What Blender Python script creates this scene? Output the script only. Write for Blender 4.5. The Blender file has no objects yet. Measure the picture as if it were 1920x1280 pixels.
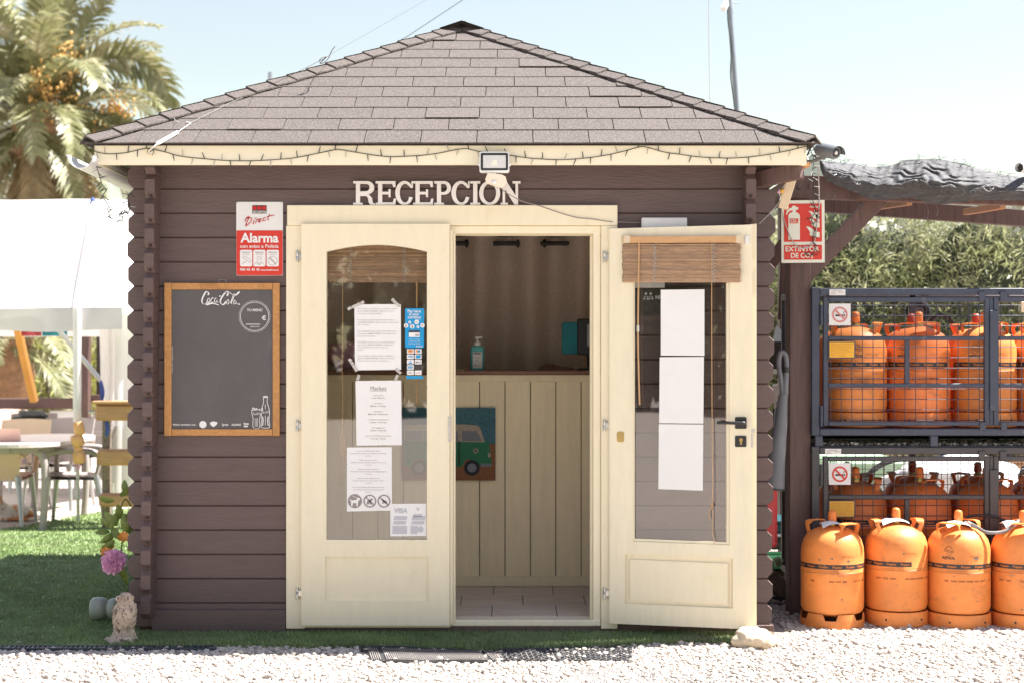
import bpy, bmesh, math, random
import numpy as np
from mathutils import Vector, Matrix, Euler, noise
from mathutils.geometry import tessellate_polygon

random.seed(7)
rng = np.random.default_rng(7)
PI = math.pi
R = math.radians
scene = bpy.context.scene
COL = scene.collection

# ------------------------------------------------------------------ camera
CAM_D, CAM_H, FPX, HORIZ = 7.0, 1.3125, 2800.0, 665.0     # metres, metres, focal length in 1920-wide pixels
cam_data = bpy.data.cameras.new("camera")
cam = bpy.data.objects.new("camera", cam_data)
COL.objects.link(cam)
cam.location = (0, -CAM_D, CAM_H)
cam.rotation_euler = (R(90), 0, 0)
cam_data.sensor_width = 36
cam_data.lens = FPX / 1920 * 36
cam_data.shift_y = (HORIZ - 640) / 1920
cam_data.clip_start = 0.1
cam_data.clip_end = 2000
cam_data.dof.use_dof = True
cam_data.dof.focus_distance = 6.95
cam_data.dof.aperture_fstop = 3.2
scene.camera = cam

# ------------------------------------------------------------------ sky, sun, exposure
SUN_DIR = Vector((1.30, 0.24, 2.2)).normalized()
SUN_EL = math.asin(SUN_DIR.z)
world = bpy.data.worlds.new("World")
scene.world = world
world.use_nodes = True
wn = world.node_tree
wn.nodes.clear()
w_out = wn.nodes.new("ShaderNodeOutputWorld")
w_bg = wn.nodes.new("ShaderNodeBackground")
w_sky = wn.nodes.new("ShaderNodeTexSky")
w_sky.sky_type = 'NISHITA'
w_sky.sun_disc = False
w_sky.sun_elevation = SUN_EL
w_sky.sun_rotation = math.atan2(SUN_DIR.x, SUN_DIR.y)
w_sky.altitude = 0
w_sky.air_density = 2.0
w_sky.dust_density = 0.1
w_sky.ozone_density = 2.5
w_bg.inputs["Strength"].default_value = 0.050
w_hs = wn.nodes.new("ShaderNodeHueSaturation")
w_hs.inputs["Hue"].default_value = 0.53
w_hs.inputs["Saturation"].default_value = 0.72
wn.links.new(w_sky.outputs[0], w_hs.inputs["Color"])
wn.links.new(w_hs.outputs[0], w_bg.inputs[0])
wn.links.new(w_bg.outputs[0], w_out.inputs[0])
sun_data = bpy.data.lights.new("sun", 'SUN')
sun_data.energy = 4.8
sun_data.angle = R(0.5)
sun_data.color = (1.0, 0.97, 0.925)
sun = bpy.data.objects.new("sun", sun_data)
COL.objects.link(sun)
sun.location = SUN_DIR * 30
sun.rotation_euler = (-SUN_DIR).to_track_quat('-Z', 'Y').to_euler()

scene.view_settings.view_transform = 'Standard'
scene.view_settings.look = 'None'
scene.view_settings.gamma = 1
scene.view_settings.use_curve_mapping = False
scene.view_settings.exposure = 1.82
scene.render.engine = 'CYCLES'
scene.cycles.max_bounces = 10
scene.cycles.diffuse_bounces = 5
scene.cycles.transparent_max_bounces = 16
scene.cycles.use_denoising = True

# ------------------------------------------------------------------ measuring: photograph pixels at a known depth -> metres
def X(px, Y=0.0): return (px - 960) * (CAM_D + Y) / FPX
def Z(py, Y=0.0): return CAM_H - (py - HORIZ) * (CAM_D + Y) / FPX
def P(px, py, Y=0.0): return Vector((X(px, Y), Y, Z(py, Y)))
def smooth(a, b, x):
    t = min(1, max(0, (x - a) / (b - a)))
    return t * t * (3 - 2 * t)
def ground_z(x, y): return -0.15 * smooth(2.2, 5.5, y)

# ------------------------------------------------------------------ materials
def mat(name, col, rough=0.6, var=0.06, scale=12, stretch=(1, 1, 1), bump=0.0, bscale=40, metal=0.0,
        col2=None, c2lo=0.55, c2hi=0.7, c2scale=6, rnd=0.0, spec=0.5, c2stretch=(1, 1, 1), transl=0.0):
    m = bpy.data.materials.new(name)
    m.use_nodes = True
    t = m.node_tree
    b = t.nodes["Principled BSDF"]
    N = t.nodes.new
    L = t.links.new
    co = N("ShaderNodeTexCoord")
    geo = N("ShaderNodeNewGeometry")
    oi = N("ShaderNodeObjectInfo")
    add = N("ShaderNodeVectorMath"); add.operation = 'ADD'
    sc = N("ShaderNodeVectorMath"); sc.operation = 'SCALE'; sc.inputs[3].default_value = 7.0 if rnd else 0.0
    comb = N("ShaderNodeCombineXYZ")
    for k in range(3): L(oi.outputs["Random"], comb.inputs[k])
    L(comb.outputs[0], sc.inputs[0])
    L(co.outputs["Object"], add.inputs[0]); L(sc.outputs[0], add.inputs[1])
    mp = N("ShaderNodeMapping"); mp.inputs["Scale"].default_value = stretch
    L(add.outputs[0], mp.inputs[0])
    n = N("ShaderNodeTexNoise"); n.inputs["Scale"].default_value = scale; n.inputs["Detail"].default_value = 6
    n.inputs["Roughness"].default_value = 0.65
    L(mp.outputs[0], n.inputs["Vector"])
    mr = N("ShaderNodeMapRange"); mr.inputs[1].default_value = 0.25; mr.inputs[2].default_value = 0.75
    mr.inputs[3].default_value = 1 - var * 2; mr.inputs[4].default_value = 1 + var * 2
    L(n.outputs[0], mr.inputs[0])
    val = mr.outputs[0]
    if rnd:
        mr2 = N("ShaderNodeMapRange"); mr2.inputs[3].default_value = 1 - rnd; mr2.inputs[4].default_value = 1 + rnd
        L(oi.outputs["Random"], mr2.inputs[0])
        mu = N("ShaderNodeMath"); mu.operation = 'MULTIPLY'
        L(val, mu.inputs[0]); L(mr2.outputs[0], mu.inputs[1]); val = mu.outputs[0]
    vm = N("ShaderNodeVectorMath"); vm.operation = 'SCALE'
    vm.inputs[0].default_value = col
    L(val, vm.inputs[3])
    out = vm.outputs[0]
    if col2 is not None:
        mp2 = N("ShaderNodeMapping"); mp2.inputs["Scale"].default_value = c2stretch
        L(add.outputs[0], mp2.inputs[0])
        n2 = N("ShaderNodeTexNoise"); n2.inputs["Scale"].default_value = c2scale; n2.inputs["Detail"].default_value = 8
        n2.inputs["Roughness"].default_value = 0.7
        L(mp2.outputs[0], n2.inputs["Vector"])
        r2 = N("ShaderNodeMapRange"); r2.inputs[1].default_value = c2lo; r2.inputs[2].default_value = c2hi
        L(n2.outputs[0], r2.inputs[0])
        mx = N("ShaderNodeMix"); mx.data_type = 'RGBA'
        L(r2.outputs[0], mx.inputs[0]); L(out, mx.inputs[6]); mx.inputs[7].default_value = (*col2, 1)
        out = mx.outputs[2]
    L(out, b.inputs["Base Color"])
    b.inputs["Roughness"].default_value = rough
    b.inputs["Metallic"].default_value = metal
    b.inputs["Specular IOR Level"].default_value = spec
    if bump:
        nb = N("ShaderNodeTexNoise"); nb.inputs["Scale"].default_value = bscale; nb.inputs["Detail"].default_value = 5
        L(mp.outputs[0], nb.inputs["Vector"])
        bp = N("ShaderNodeBump"); bp.inputs["Strength"].default_value = bump; bp.inputs["Distance"].default_value = 0.01
        L(nb.outputs[0], bp.inputs["Height"]); L(bp.outputs[0], b.inputs["Normal"])
    if transl:
        tr = N("ShaderNodeBsdfTranslucent"); ms = N("ShaderNodeMixShader"); ms.inputs[0].default_value = transl
        L(out, tr.inputs[0])
        L(b.outputs[0], ms.inputs[1]); L(tr.outputs[0], ms.inputs[2])
        L(ms.outputs[0], t.nodes["Material Output"].inputs[0])
    return m

def glass_mat(name, tint=(0.96, 0.97, 0.96), ior=1.5):
    m = bpy.data.materials.new(name); m.use_nodes = True
    t = m.node_tree; t.nodes.clear()
    o = t.nodes.new("ShaderNodeOutputMaterial"); mx = t.nodes.new("ShaderNodeMixShader")
    fr = t.nodes.new("ShaderNodeFresnel"); fr.inputs[0].default_value = ior
    tr = t.nodes.new("ShaderNodeBsdfTransparent"); tr.inputs[0].default_value = (*tint, 1)
    gl = t.nodes.new("ShaderNodeBsdfGlossy"); gl.inputs["Roughness"].default_value = 0.01
    ge = t.nodes.new('ShaderNodeNewGeometry'); iv = t.nodes.new('ShaderNodeMath'); iv.operation = 'SUBTRACT'; iv.inputs[0].default_value = 1; ml = t.nodes.new('ShaderNodeMath'); ml.operation = 'MULTIPLY'
    t.links.new(ge.outputs['Backfacing'], iv.inputs[1]); t.links.new(fr.outputs[0], ml.inputs[0]); t.links.new(iv.outputs[0], ml.inputs[1]); t.links.new(ml.outputs[0], mx.inputs[0]); t.links.new(tr.outputs[0], mx.inputs[1]); t.links.new(gl.outputs[0], mx.inputs[2])
    t.links.new(mx.outputs[0], o.inputs[0])
    return m

def net_mat(name):
    """open shade cloth: a third of it is holes"""
    m = bpy.data.materials.new(name); m.use_nodes = True
    t = m.node_tree; b = t.nodes["Principled BSDF"]; b.inputs["Base Color"].default_value = (.02, .019, .019, 1); b.inputs["Roughness"].default_value = .7
    mx = t.nodes.new("ShaderNodeMixShader"); mx.inputs[0].default_value = .36; tr = t.nodes.new("ShaderNodeBsdfTransparent")
    t.links.new(b.outputs[0], mx.inputs[1]); t.links.new(tr.outputs[0], mx.inputs[2]); t.links.new(mx.outputs[0], t.nodes["Material Output"].inputs[0])
    return m

M = {}
# painted / stained timber
M['brown'] = mat('brown_painted_timber', (0.112, 0.074, 0.068), 0.5, 0.06, 5, (1, 8, 8), 0.28, 22, rnd=0.05, col2=(0.055, 0.036, 0.034), c2lo=0.655, c2hi=0.70, c2scale=3.2, c2stretch=(0.9, 8, 30))
M['brown_side'] = mat('brown_painted_timber_end', (0.112, 0.072, 0.066), 0.55, 0.07, 8, (4, 1, 6), 0.25, 30, rnd=0.06)
M['brown_post'] = mat('brown_stained_post', (0.125, 0.072, 0.062), 0.55, 0.10, 6, (6, 6, 0.8), 0.2, 20, col2=(0.05, 0.03, 0.027), c2lo=0.5, c2hi=0.75, c2scale=4, c2stretch=(8, 8, 0.6))
M['cream'] = mat('cream_painted_timber', (0.81, 0.725, 0.53), 0.45, 0.02, 6, (5, 5, 1), 0.05, 30, col2=(0.72, 0.63, 0.40), c2lo=0.6, c2hi=0.8, c2scale=9)
M['cream_worn'] = mat('cream_painted_timber_worn', (0.81, 0.73, 0.54), 0.5, 0.03, 6, (5, 5, 1), 0.08, 30, col2=(0.50, 0.36, 0.22), c2lo=0.70, c2hi=0.78, c2scale=7, c2stretch=(1, 1, 0.5))
M['cream_in'] = mat('cream_counter_board', (0.90, 0.755, 0.49), 0.5, 0.04, 5, (6, 6, 0.7), 0.06, 25, rnd=0.04)
M['fascia'] = mat('cream_fascia', (0.85, 0.77, 0.58), 0.5, 0.03, 3, (0.6, 4, 4), 0.05, 20)
M['pine'] = mat('pine_timber', (0.44, 0.235, 0.115), 0.55, 0.12, 6, (1, 8, 8), 0.12, 25, col2=(0.36, 0.19, 0.08), c2lo=0.6, c2hi=0.75, c2scale=4)
M['frame_wood'] = mat('honey_wood_frame', (0.50, 0.24, 0.075), 0.5, 0.12, 9, (7, 7, 7), 0.1, 25, rnd=0.06, col2=(0.33, 0.14, 0.04), c2lo=0.55, c2hi=0.75, c2scale=8)
M['worktop'] = mat('dark_wood_worktop', (0.20, 0.085, 0.05), 0.4, 0.10, 6, (1, 8, 8), 0.05, 25)
M['bamboo'] = mat('bamboo_slat', (0.40, 0.25, 0.145), 0.6, 0.16, 10, (0.7, 6, 6), 0.1, 40, rnd=0.2, col2=(0.25, 0.15, 0.11), c2lo=0.5, c2hi=0.7, c2scale=8, c2stretch=(0.6, 4, 4))
M['bamboo_rail'] = mat('light_bamboo_rail', (0.58, 0.33, 0.15), 0.5, 0.08, 8, (0.7, 6, 6))
M['cord'] = mat('tan_cord', (0.55, 0.33, 0.16), 0.7, 0.05)
# roof
M['shingle'] = mat('felt_shingle', (0.086, 0.070, 0.062), 0.9, 0.22, 130, (1, 1, 1), 0.6, 160, rnd=0.07, col2=(0.150, 0.122, 0.108), c2lo=0.48, c2hi=0.60, c2scale=95)
M['roof_deck'] = mat('roof_underlay', (0.075, 0.065, 0.06), 0.9, 0.1, 10)
M['dark_timber'] = mat('dark_soffit', (0.06, 0.042, 0.036), 0.7, 0.1, 6)
M['gutter'] = mat('white_gutter', (0.75, 0.74, 0.73), 0.35, 0.03, 6)
# metal, plastic
M['steel'] = mat('steel', (0.55, 0.54, 0.52), 0.32, 0.06, 20, metal=0.9)
M['black'] = mat('black_plastic', (0.02, 0.02, 0.021), 0.45, 0.1, 15)
M['dark_metal'] = mat('black_metal', (0.03, 0.03, 0.032), 0.4, 0.1, 15, metal=0.3)
M['white'] = mat('white_plastic', (0.78, 0.77, 0.75), 0.4, 0.02, 10)
M['letter'] = mat('white_painted_letter', (0.78, 0.745, 0.715), 0.5, 0.04, 14)
M['cream_plastic'] = mat('yellowed_plastic', (0.74, 0.66, 0.54), 0.45, 0.03, 10)
M['lamp_glass'] = mat('lamp_glass', (0.62, 0.61, 0.59), 0.12, 0.05, 30)
M['grey_metal'] = mat('galvanised_pole', (0.30, 0.32, 0.35), 0.4, 0.08, 12, metal=0.5)
M['wire'] = mat('dark_green_wire', (0.03, 0.036, 0.03), 0.5, 0.05)
M['wire_pale'] = mat('pale_cable', (0.45, 0.43, 0.40), 0.5, 0.05)
M['bulb'] = mat('clear_bulb', (0.42, 0.40, 0.34), 0.2, 0.05)
# paper, print
M['paper'] = mat('white_paper', (0.80, 0.79, 0.78), 0.6, 0.015, 6)
M['paper_warm'] = mat('warm_card', (0.66, 0.53, 0.36), 0.6, 0.06, 10)
M['ink'] = mat('dark_ink', (0.05, 0.042, 0.04), 0.6, 0.0)
M['ink_grey'] = mat('grey_ink', (0.30, 0.25, 0.24), 0.6, 0.0)
M['ink_pale'] = mat('pale_ink', (0.50, 0.50, 0.54), 0.6, 0.0)
M['red'] = mat('red_print', (0.62, 0.035, 0.02), 0.4, 0.03, 8)
M['red_dark'] = mat('red_ink', (0.50, 0.012, 0.012), 0.4, 0.0)
M['red_faded'] = mat('faded_red_ink', (0.62, 0.22, 0.20), 0.4, 0.0)
M['sign_white'] = mat('enamel_white', (0.74, 0.73, 0.71), 0.35, 0.02, 8)
M['sign_cream'] = mat('glow_cream', (0.74, 0.74, 0.62), 0.35, 0.03, 12)
M['blue'] = mat('bright_blue_card', (0.0, 0.30, 0.62), 0.4, 0.02, 8)
M['yellow'] = mat('amber_plate', (0.80, 0.42, 0.03), 0.4, 0.05, 14)
M['chalk'] = mat('chalkboard', (0.095, 0.087, 0.088), 0.5, 0.08, 5, col2=(0.13, 0.125, 0.127), c2lo=0.6, c2hi=0.85, c2scale=7, c2stretch=(1, 1, 0.5))
M['chalk_white'] = mat('white_print', (0.78, 0.76, 0.74), 0.5, 0.0)
M['orange_ink'] = mat('orange_ink', (0.80, 0.25, 0.03), 0.4, 0.0)
M['tape'] = mat('clear_tape', (0.55, 0.52, 0.48), 0.15, 0.1, 40)
# cloth, net
M['curtain'] = mat('brown_curtain', (0.62, 0.53, 0.475), 0.85, 0.08, 60, (1, 1, 1), 0.15, 300)
M['net'] = mat('black_shade_net', (0.05, 0.048, 0.049), 0.6, 0.32, 14, (1.2, 4, 22), 0.5, 26, col2=(0.15, 0.15, 0.165), c2lo=0.54, c2hi=0.68, c2scale=16, c2stretch=(0.8, 3, 26))  # pale streaks in the colour stand in for sheen on fine folds
M['net_roof'] = net_mat('black_net_roof')  # darker copy of the net: shade of the underside put into the colour
_ = mat('black_net_roof', (0.018, 0.017, 0.017), 0.7, 0.2, 8)
M['net_pale'] = mat('pale_net_thread', (0.14, 0.14, 0.145), 0.4, 0.2)
M['net_thread'] = mat('net_thread', (0.05, 0.05, 0.055), 0.4, 0.2)
M['tent'] = mat('white_tent_fabric', (0.82, 0.80, 0.785), 0.6, 0.015, 3, transl=0.35)
M['tent_shaded'] = mat('tent_fabric_shaded', (0.66, 0.62, 0.61), 0.6, 0.03, 3, transl=0.2)  # the same tent fabric toned down: the valance's shade is in the colour
M['wire_steel'] = mat('dull_steel_wire', (0.075, 0.075, 0.078), 0.5, 0.05)
M['tent_side'] = mat('tent_side_fabric', (0.80, 0.77, 0.76), 0.6, 0.02, 3, (8, 8, 0.5), transl=0.5)
# gas
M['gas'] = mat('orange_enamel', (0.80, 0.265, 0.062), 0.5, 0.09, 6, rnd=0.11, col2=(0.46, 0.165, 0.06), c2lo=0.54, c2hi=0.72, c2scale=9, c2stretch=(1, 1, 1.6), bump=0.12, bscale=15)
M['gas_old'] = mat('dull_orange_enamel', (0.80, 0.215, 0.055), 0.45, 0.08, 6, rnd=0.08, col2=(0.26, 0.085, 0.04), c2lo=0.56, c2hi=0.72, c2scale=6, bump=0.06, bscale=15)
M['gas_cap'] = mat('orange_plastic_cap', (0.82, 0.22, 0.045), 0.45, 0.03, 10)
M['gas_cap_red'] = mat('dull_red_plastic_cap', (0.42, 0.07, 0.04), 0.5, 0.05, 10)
M['band'] = mat('black_band', (0.035, 0.03, 0.034), 0.5, 0.1, 10, col2=(0.62, 0.20, 0.04), c2lo=0.68, c2hi=0.72, c2scale=18)
M['brass'] = mat('brass', (0.45, 0.32, 0.12), 0.4, 0.1, metal=0.8)
M['navy'] = mat('navy_painted_steel', (0.045, 0.055, 0.085), 0.42, 0.12, 8, col2=(0.19, 0.17, 0.16), c2lo=0.62, c2hi=0.74, c2scale=18, bump=0.05)
M['charcoal'] = mat('charcoal_painted_steel', (0.055, 0.053, 0.058), 0.42, 0.12, 8, col2=(0.16, 0.14, 0.13), c2lo=0.64, c2hi=0.76, c2scale=16, bump=0.05)
# ground
M['tile'] = mat('floor_tile', (0.64, 0.55, 0.47), 0.45, 0.10, 5, (1, 4, 1), 0.03, 20, rnd=0.05, col2=(0.40, 0.32, 0.26), c2lo=0.58, c2hi=0.66, c2scale=6, c2stretch=(1, 6, 1))
M['rubber'] = mat('black_rubber', (0.032, 0.031, 0.032), 0.7, 0.15, 15, bump=0.2)
M['rubber_grey'] = mat('dusty_grey_rubber', (0.17, 0.155, 0.148), 0.8, 0.2, 9, bump=0.2, col2=(0.30, 0.265, 0.24), c2lo=0.50, c2hi=0.7, c2scale=8)
M['rubber_pale'] = mat('sun_bleached_mat', (0.15, 0.137, 0.13), 0.9, 0.2, 12, col2=(0.24, 0.215, 0.195), c2lo=0.5, c2hi=0.65, c2scale=10)
M['drain'] = mat('dark_drain_plastic', (0.045, 0.05, 0.055), 0.5, 0.1, 10)
M['rock'] = mat('pale_limestone', (0.56, 0.46, 0.34), 0.85, 0.12, 7, bump=0.6, bscale=22, col2=(0.42, 0.26, 0.13), c2lo=0.56, c2hi=0.75, c2scale=6)
M['statue'] = mat('carved_stone', (0.55, 0.43, 0.33), 0.85, 0.22, 14, bump=0.8, bscale=45, col2=(0.10, 0.07, 0.06), c2lo=0.52, c2hi=0.60, c2scale=40, c2stretch=(1.2, 1.2, 0.9))  # the dark second colour paints shade into the carved crevices
M['pot_green'] = mat('grey_green_pot', (0.36, 0.385, 0.30), 0.4, 0.03, 8)
# plants
M['leaf'] = mat('olive_leaf', (0.25, 0.265, 0.125), 0.28, 0.4, 1.6, col2=(0.48, 0.46, 0.28), c2lo=0.48, c2hi=0.6, c2scale=3.5, transl=0.5)
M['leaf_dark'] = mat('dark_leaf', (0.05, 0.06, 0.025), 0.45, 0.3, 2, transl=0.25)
M['leaf_yellow'] = mat('yellow_green_leaf', (0.27, 0.27, 0.07), 0.5, 0.3, 2, transl=0.3)
M['vine'] = mat('flower_leaf', (0.15, 0.20, 0.045), 0.45, 0.25, 30, transl=0.25)
M['frond'] = mat('palm_frond', (0.21, 0.215, 0.095), 0.42, 0.25, 1.5, col2=(0.46, 0.42, 0.26), c2lo=0.48, c2hi=0.64, c2scale=2, transl=0.25)
M['frond_dry'] = mat('dry_palm_frond', (0.36, 0.27, 0.15), 0.6, 0.25, 2, transl=0.2)
M['trunk'] = mat('palm_trunk', (0.22, 0.165, 0.125), 0.9, 0.2, 5, bump=0.5, bscale=10, col2=(0.10, 0.07, 0.05), c2lo=0.5, c2hi=0.65, c2scale=9)
M['dates'] = mat('date_cluster', (0.72, 0.44, 0.15), 0.5, 0.2, 6)
M['fibre'] = mat('palm_fibre', (0.30, 0.17, 0.095), 0.9, 0.25, 6, bump=0.5)
M['bark'] = mat('bark', (0.13, 0.10, 0.075), 0.9, 0.2, 8, bump=0.4)
M['petal'] = mat('pink_petal', (0.82, 0.45, 0.66), 0.55, 0.12, 30, col2=(0.88, 0.70, 0.80), c2lo=0.5, c2hi=0.65, c2scale=30, transl=0.25)
M['petal_orange'] = mat('orange_petal', (0.80, 0.38, 0.09), 0.5, 0.12, 30, transl=0.25)
# furniture
M['chair_cream'] = mat('cream_plastic_chair', (0.80, 0.53, 0.43), 0.5, 0.04, 4)
M['chair_grey'] = mat('grey_plastic_chair', (0.33, 0.28, 0.27), 0.45, 0.04, 4)
M['chair_tan'] = mat('tan_plastic_chair', (0.58, 0.43, 0.31), 0.5, 0.04, 4)
M['alu'] = mat('aluminium_leg', (0.45, 0.45, 0.45), 0.35, 0.05, 10, metal=0.7)
M['tabletop'] = mat('pale_table_top', (0.62, 0.53, 0.49), 0.4, 0.03, 4)
M['orange_wood'] = mat('orange_varnished_wood', (0.70, 0.33, 0.07), 0.45, 0.08, 5)
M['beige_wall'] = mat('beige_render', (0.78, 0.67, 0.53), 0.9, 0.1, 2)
M['blue_cloth'] = mat('blue_cloth', (0.05, 0.09, 0.30), 0.8, 0.1)
M['teal_cloth'] = mat('teal_cloth', (0.02, 0.20, 0.24), 0.8, 0.1)
M['red_cloth'] = mat('red_cloth', (0.42, 0.06, 0.07), 0.8, 0.1)
M['cat'] = mat('cat_fur', (0.66, 0.60, 0.54), 0.9, 0.05, 20, col2=(0.50, 0.22, 0.09), c2lo=0.50, c2hi=0.56, c2scale=9)
M['grey_plastic'] = mat('grey_plastic', (0.15, 0.155, 0.165), 0.5, 0.1, 8, col2=(0.24, 0.24, 0.25), c2lo=0.6, c2hi=0.8, c2scale=8)
M['red_plastic'] = mat('red_plastic', (0.60, 0.05, 0.05), 0.45, 0.05, 6)
M['teal_plastic'] = mat('teal_plastic', (0.05, 0.22, 0.24), 0.45, 0.05, 6)
M['green_plastic'] = mat('green_plastic', (0.02, 0.15, 0.05), 0.45, 0.05, 6)
M['pale_green'] = mat('pale_green_sheet', (0.36, 0.52, 0.34), 0.6, 0.05, 6)
M['glass'] = glass_mat('window_glass', (0.95, 0.95, 0.94), 2.35)

# ------------------------------------------------------------------ mesh builder
class MB:
    def __init__(s): s.v = []; s.f = []
    def add(s, vs, fs):
        n = len(s.v); s.v += [Vector(v) for v in vs]; s.f += [tuple(i + n for i in f) for f in fs]; return s
    def box(s, x0, x1, y0, y1, z0, z1):
        vs = [(x, y, z) for z in (z0, z1) for y in (y0, y1) for x in (x0, x1)]
        return s.add(vs, [(0, 2, 3, 1), (4, 5, 7, 6), (0, 1, 5, 4), (2, 6, 7, 3), (0, 4, 6, 2), (1, 3, 7, 5)])
    def bbox(s, x0, x1, y0, y1, z0, z1, b=0.003):
        """a box with all edges chamfered"""
        if x0 > x1: x0, x1 = x1, x0
        if y0 > y1: y0, y1 = y1, y0
        if z0 > z1: z0, z1 = z1, z0
        b = min(b, (x1 - x0) * .45, (y1 - y0) * .45, (z1 - z0) * .45)
        bm = bmesh.new(); bmesh.ops.create_cube(bm, size=1)
        for v in bm.verts: v.co = Vector(((x0 + x1) / 2 + v.co.x * (x1 - x0), (y0 + y1) / 2 + v.co.y * (y1 - y0), (z0 + z1) / 2 + v.co.z * (z1 - z0)))
        bmesh.ops.bevel(bm, geom=bm.edges[:], offset=b, segments=1, affect='EDGES')
        bm.verts.index_update()
        s.add([v.co.copy() for v in bm.verts], [[v.index for v in f.verts] for f in bm.faces]); bm.free(); return s
    def beam(s, a, b, w, h, up=(0, 0, 1), bev=0.003):
        """rectangular bar from a to b: w across, h along up"""
        a, b = Vector(a), Vector(b); d = b - a; L = d.length; d.normalize()
        r = d.cross(Vector(up)).normalized(); u = r.cross(d)
        k = len(s.v); s.bbox(0, L, -w / 2, w / 2, -h / 2, h / 2, bev)
        for i in range(k, len(s.v)):
            c = s.v[i]; s.v[i] = a + d * c.x + r * c.y + u * c.z
        return s
    def tube(s, pts, r, n=8, cap=True):
        pts = [Vector(p) for p in pts]; rs = r if isinstance(r, (list, tuple)) else [r] * len(pts)
        k = len(s.v); prev = None
        for i, p in enumerate(pts):
            d = (pts[min(i + 1, len(pts) - 1)] - pts[max(i - 1, 0)])
            if d.length < 1e-9: d = Vector((0, 0, 1))
            d.normalize()
            if prev is None:
                a = Vector((0, 0, 1)) if abs(d.z) < .9 else Vector((1, 0, 0))
                u = d.cross(a).normalized()
            else:
                u = (prev - d * prev.dot(d)); u = u.normalized() if u.length > 1e-6 else d.orthogonal().normalized()
            prev = u; w = d.cross(u)
            for j in range(n):
                t = 2 * PI * j / n; s.v.append(p + (u * math.cos(t) + w * math.sin(t)) * rs[i])
        for i in range(len(pts) - 1):
            for j in range(n):
                a = k + i * n + j; b = k + i * n + (j + 1) % n
                s.f.append((a, b, b + n, a + n))
        if cap:
            s.f.append(tuple(k + j for j in reversed(range(n)))); e = k + (len(pts) - 1) * n
            s.f.append(tuple(e + j for j in range(n)))
        return s
    def lathe(s, prof, n=24, axis='z', c=(0, 0, 0), cap=True):
        c = Vector(c); k = len(s.v)
        for r, h in prof:
            for j in range(n):
                t = 2 * PI * j / n; a, b = r * math.cos(t), r * math.sin(t)
                s.v.append(c + Vector({'z': (a, b, h), 'y': (a, h, b), 'x': (h, a, b)}[axis]))
        for i in range(len(prof) - 1):
            for j in range(n):
                a = k + i * n + j; b = k + i * n + (j + 1) % n
                s.f.append((a, b, b + n, a + n))
        if cap:
            s.f.append(tuple(k + j for j in reversed(range(n)))); e = k + (len(prof) - 1) * n
            s.f.append(tuple(e + j for j in range(n)))
        return s
    def prism(s, loops, f0, f1):
        """closed solid from 2-D loops (first the outline, then holes); f0, f1 map (a, b) to its front and back points"""
        flat = [p for l in loops for p in l]
        tris = tessellate_polygon([[Vector((p[0], p[1], 0)) for p in l] for l in loops])
        k = len(s.v); n = len(flat)
        s.v += [Vector(f0(*p)) for p in flat] + [Vector(f1(*p)) for p in flat]
        for t in tris: s.f.append((k + t[0], k + t[1], k + t[2])); s.f.append((k + n + t[2], k + n + t[1], k + n + t[0]))
        o = 0
        for l in loops:
            for i in range(len(l)):
                a, b = o + i, o + (i + 1) % len(l); s.f.append((k + a, k + b, k + n + b, k + n + a))
            o += len(l)
        return s
    def poly(s, loops, f):
        """flat print: one-sided fill"""
        flat = [p for l in loops for p in l]
        tris = tessellate_polygon([[Vector((p[0], p[1], 0)) for p in l] for l in loops])
        k = len(s.v); s.v += [Vector(f(*p)) for p in flat]
        s.f += [(k + a, k + b, k + c) for a, b, c in tris]; return s
    def grid(s, fn, nu, nv, closed_u=False):
        k = len(s.v)
        for j in range(nv + 1):
            for i in range(nu + 1): s.v.append(Vector(fn(i / nu, j / nv)))
        for j in range(nv):
            for i in range(nu):
                a = k + j * (nu + 1) + i; s.f.append((a, a + 1, a + nu + 2, a + nu + 1))
        return s
    def ico(s, c, r, sub=1, jitter=0.0, sc=(1, 1, 1), seed=0):
        bm = bmesh.new(); bmesh.ops.create_icosphere(bm, subdivisions=sub, radius=1)
        c = Vector(c)
        for v in bm.verts:
            d = 1 + jitter * noise.noise(v.co * 1.7 + Vector((seed, seed * .7, 3)))
            v.co = c + Vector((v.co.x * sc[0], v.co.y * sc[1], v.co.z * sc[2])) * r * d
        bm.verts.index_update()
        s.add([v.co.copy() for v in bm.verts], [[v.index for v in f.verts] for f in bm.faces]); bm.free(); return s
    def mesh(s, name, m=None, sm=0, off=None):
        me = bpy.data.meshes.new(name)
        vs = s.v if off is None else [v - off for v in s.v]
        me.from_pydata([tuple(v) for v in vs], [], s.f)
        if len(s.f) < 6000:
            bm = bmesh.new(); bm.from_mesh(me); bmesh.ops.recalc_face_normals(bm, faces=bm.faces); bm.to_mesh(me); bm.free()
        if m is not None: me.materials.append(M[m] if isinstance(m, str) else m)
        if sm:
            me.shade_smooth(); me.set_sharp_from_angle(angle=R(sm))
        me.update(); return me

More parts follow.
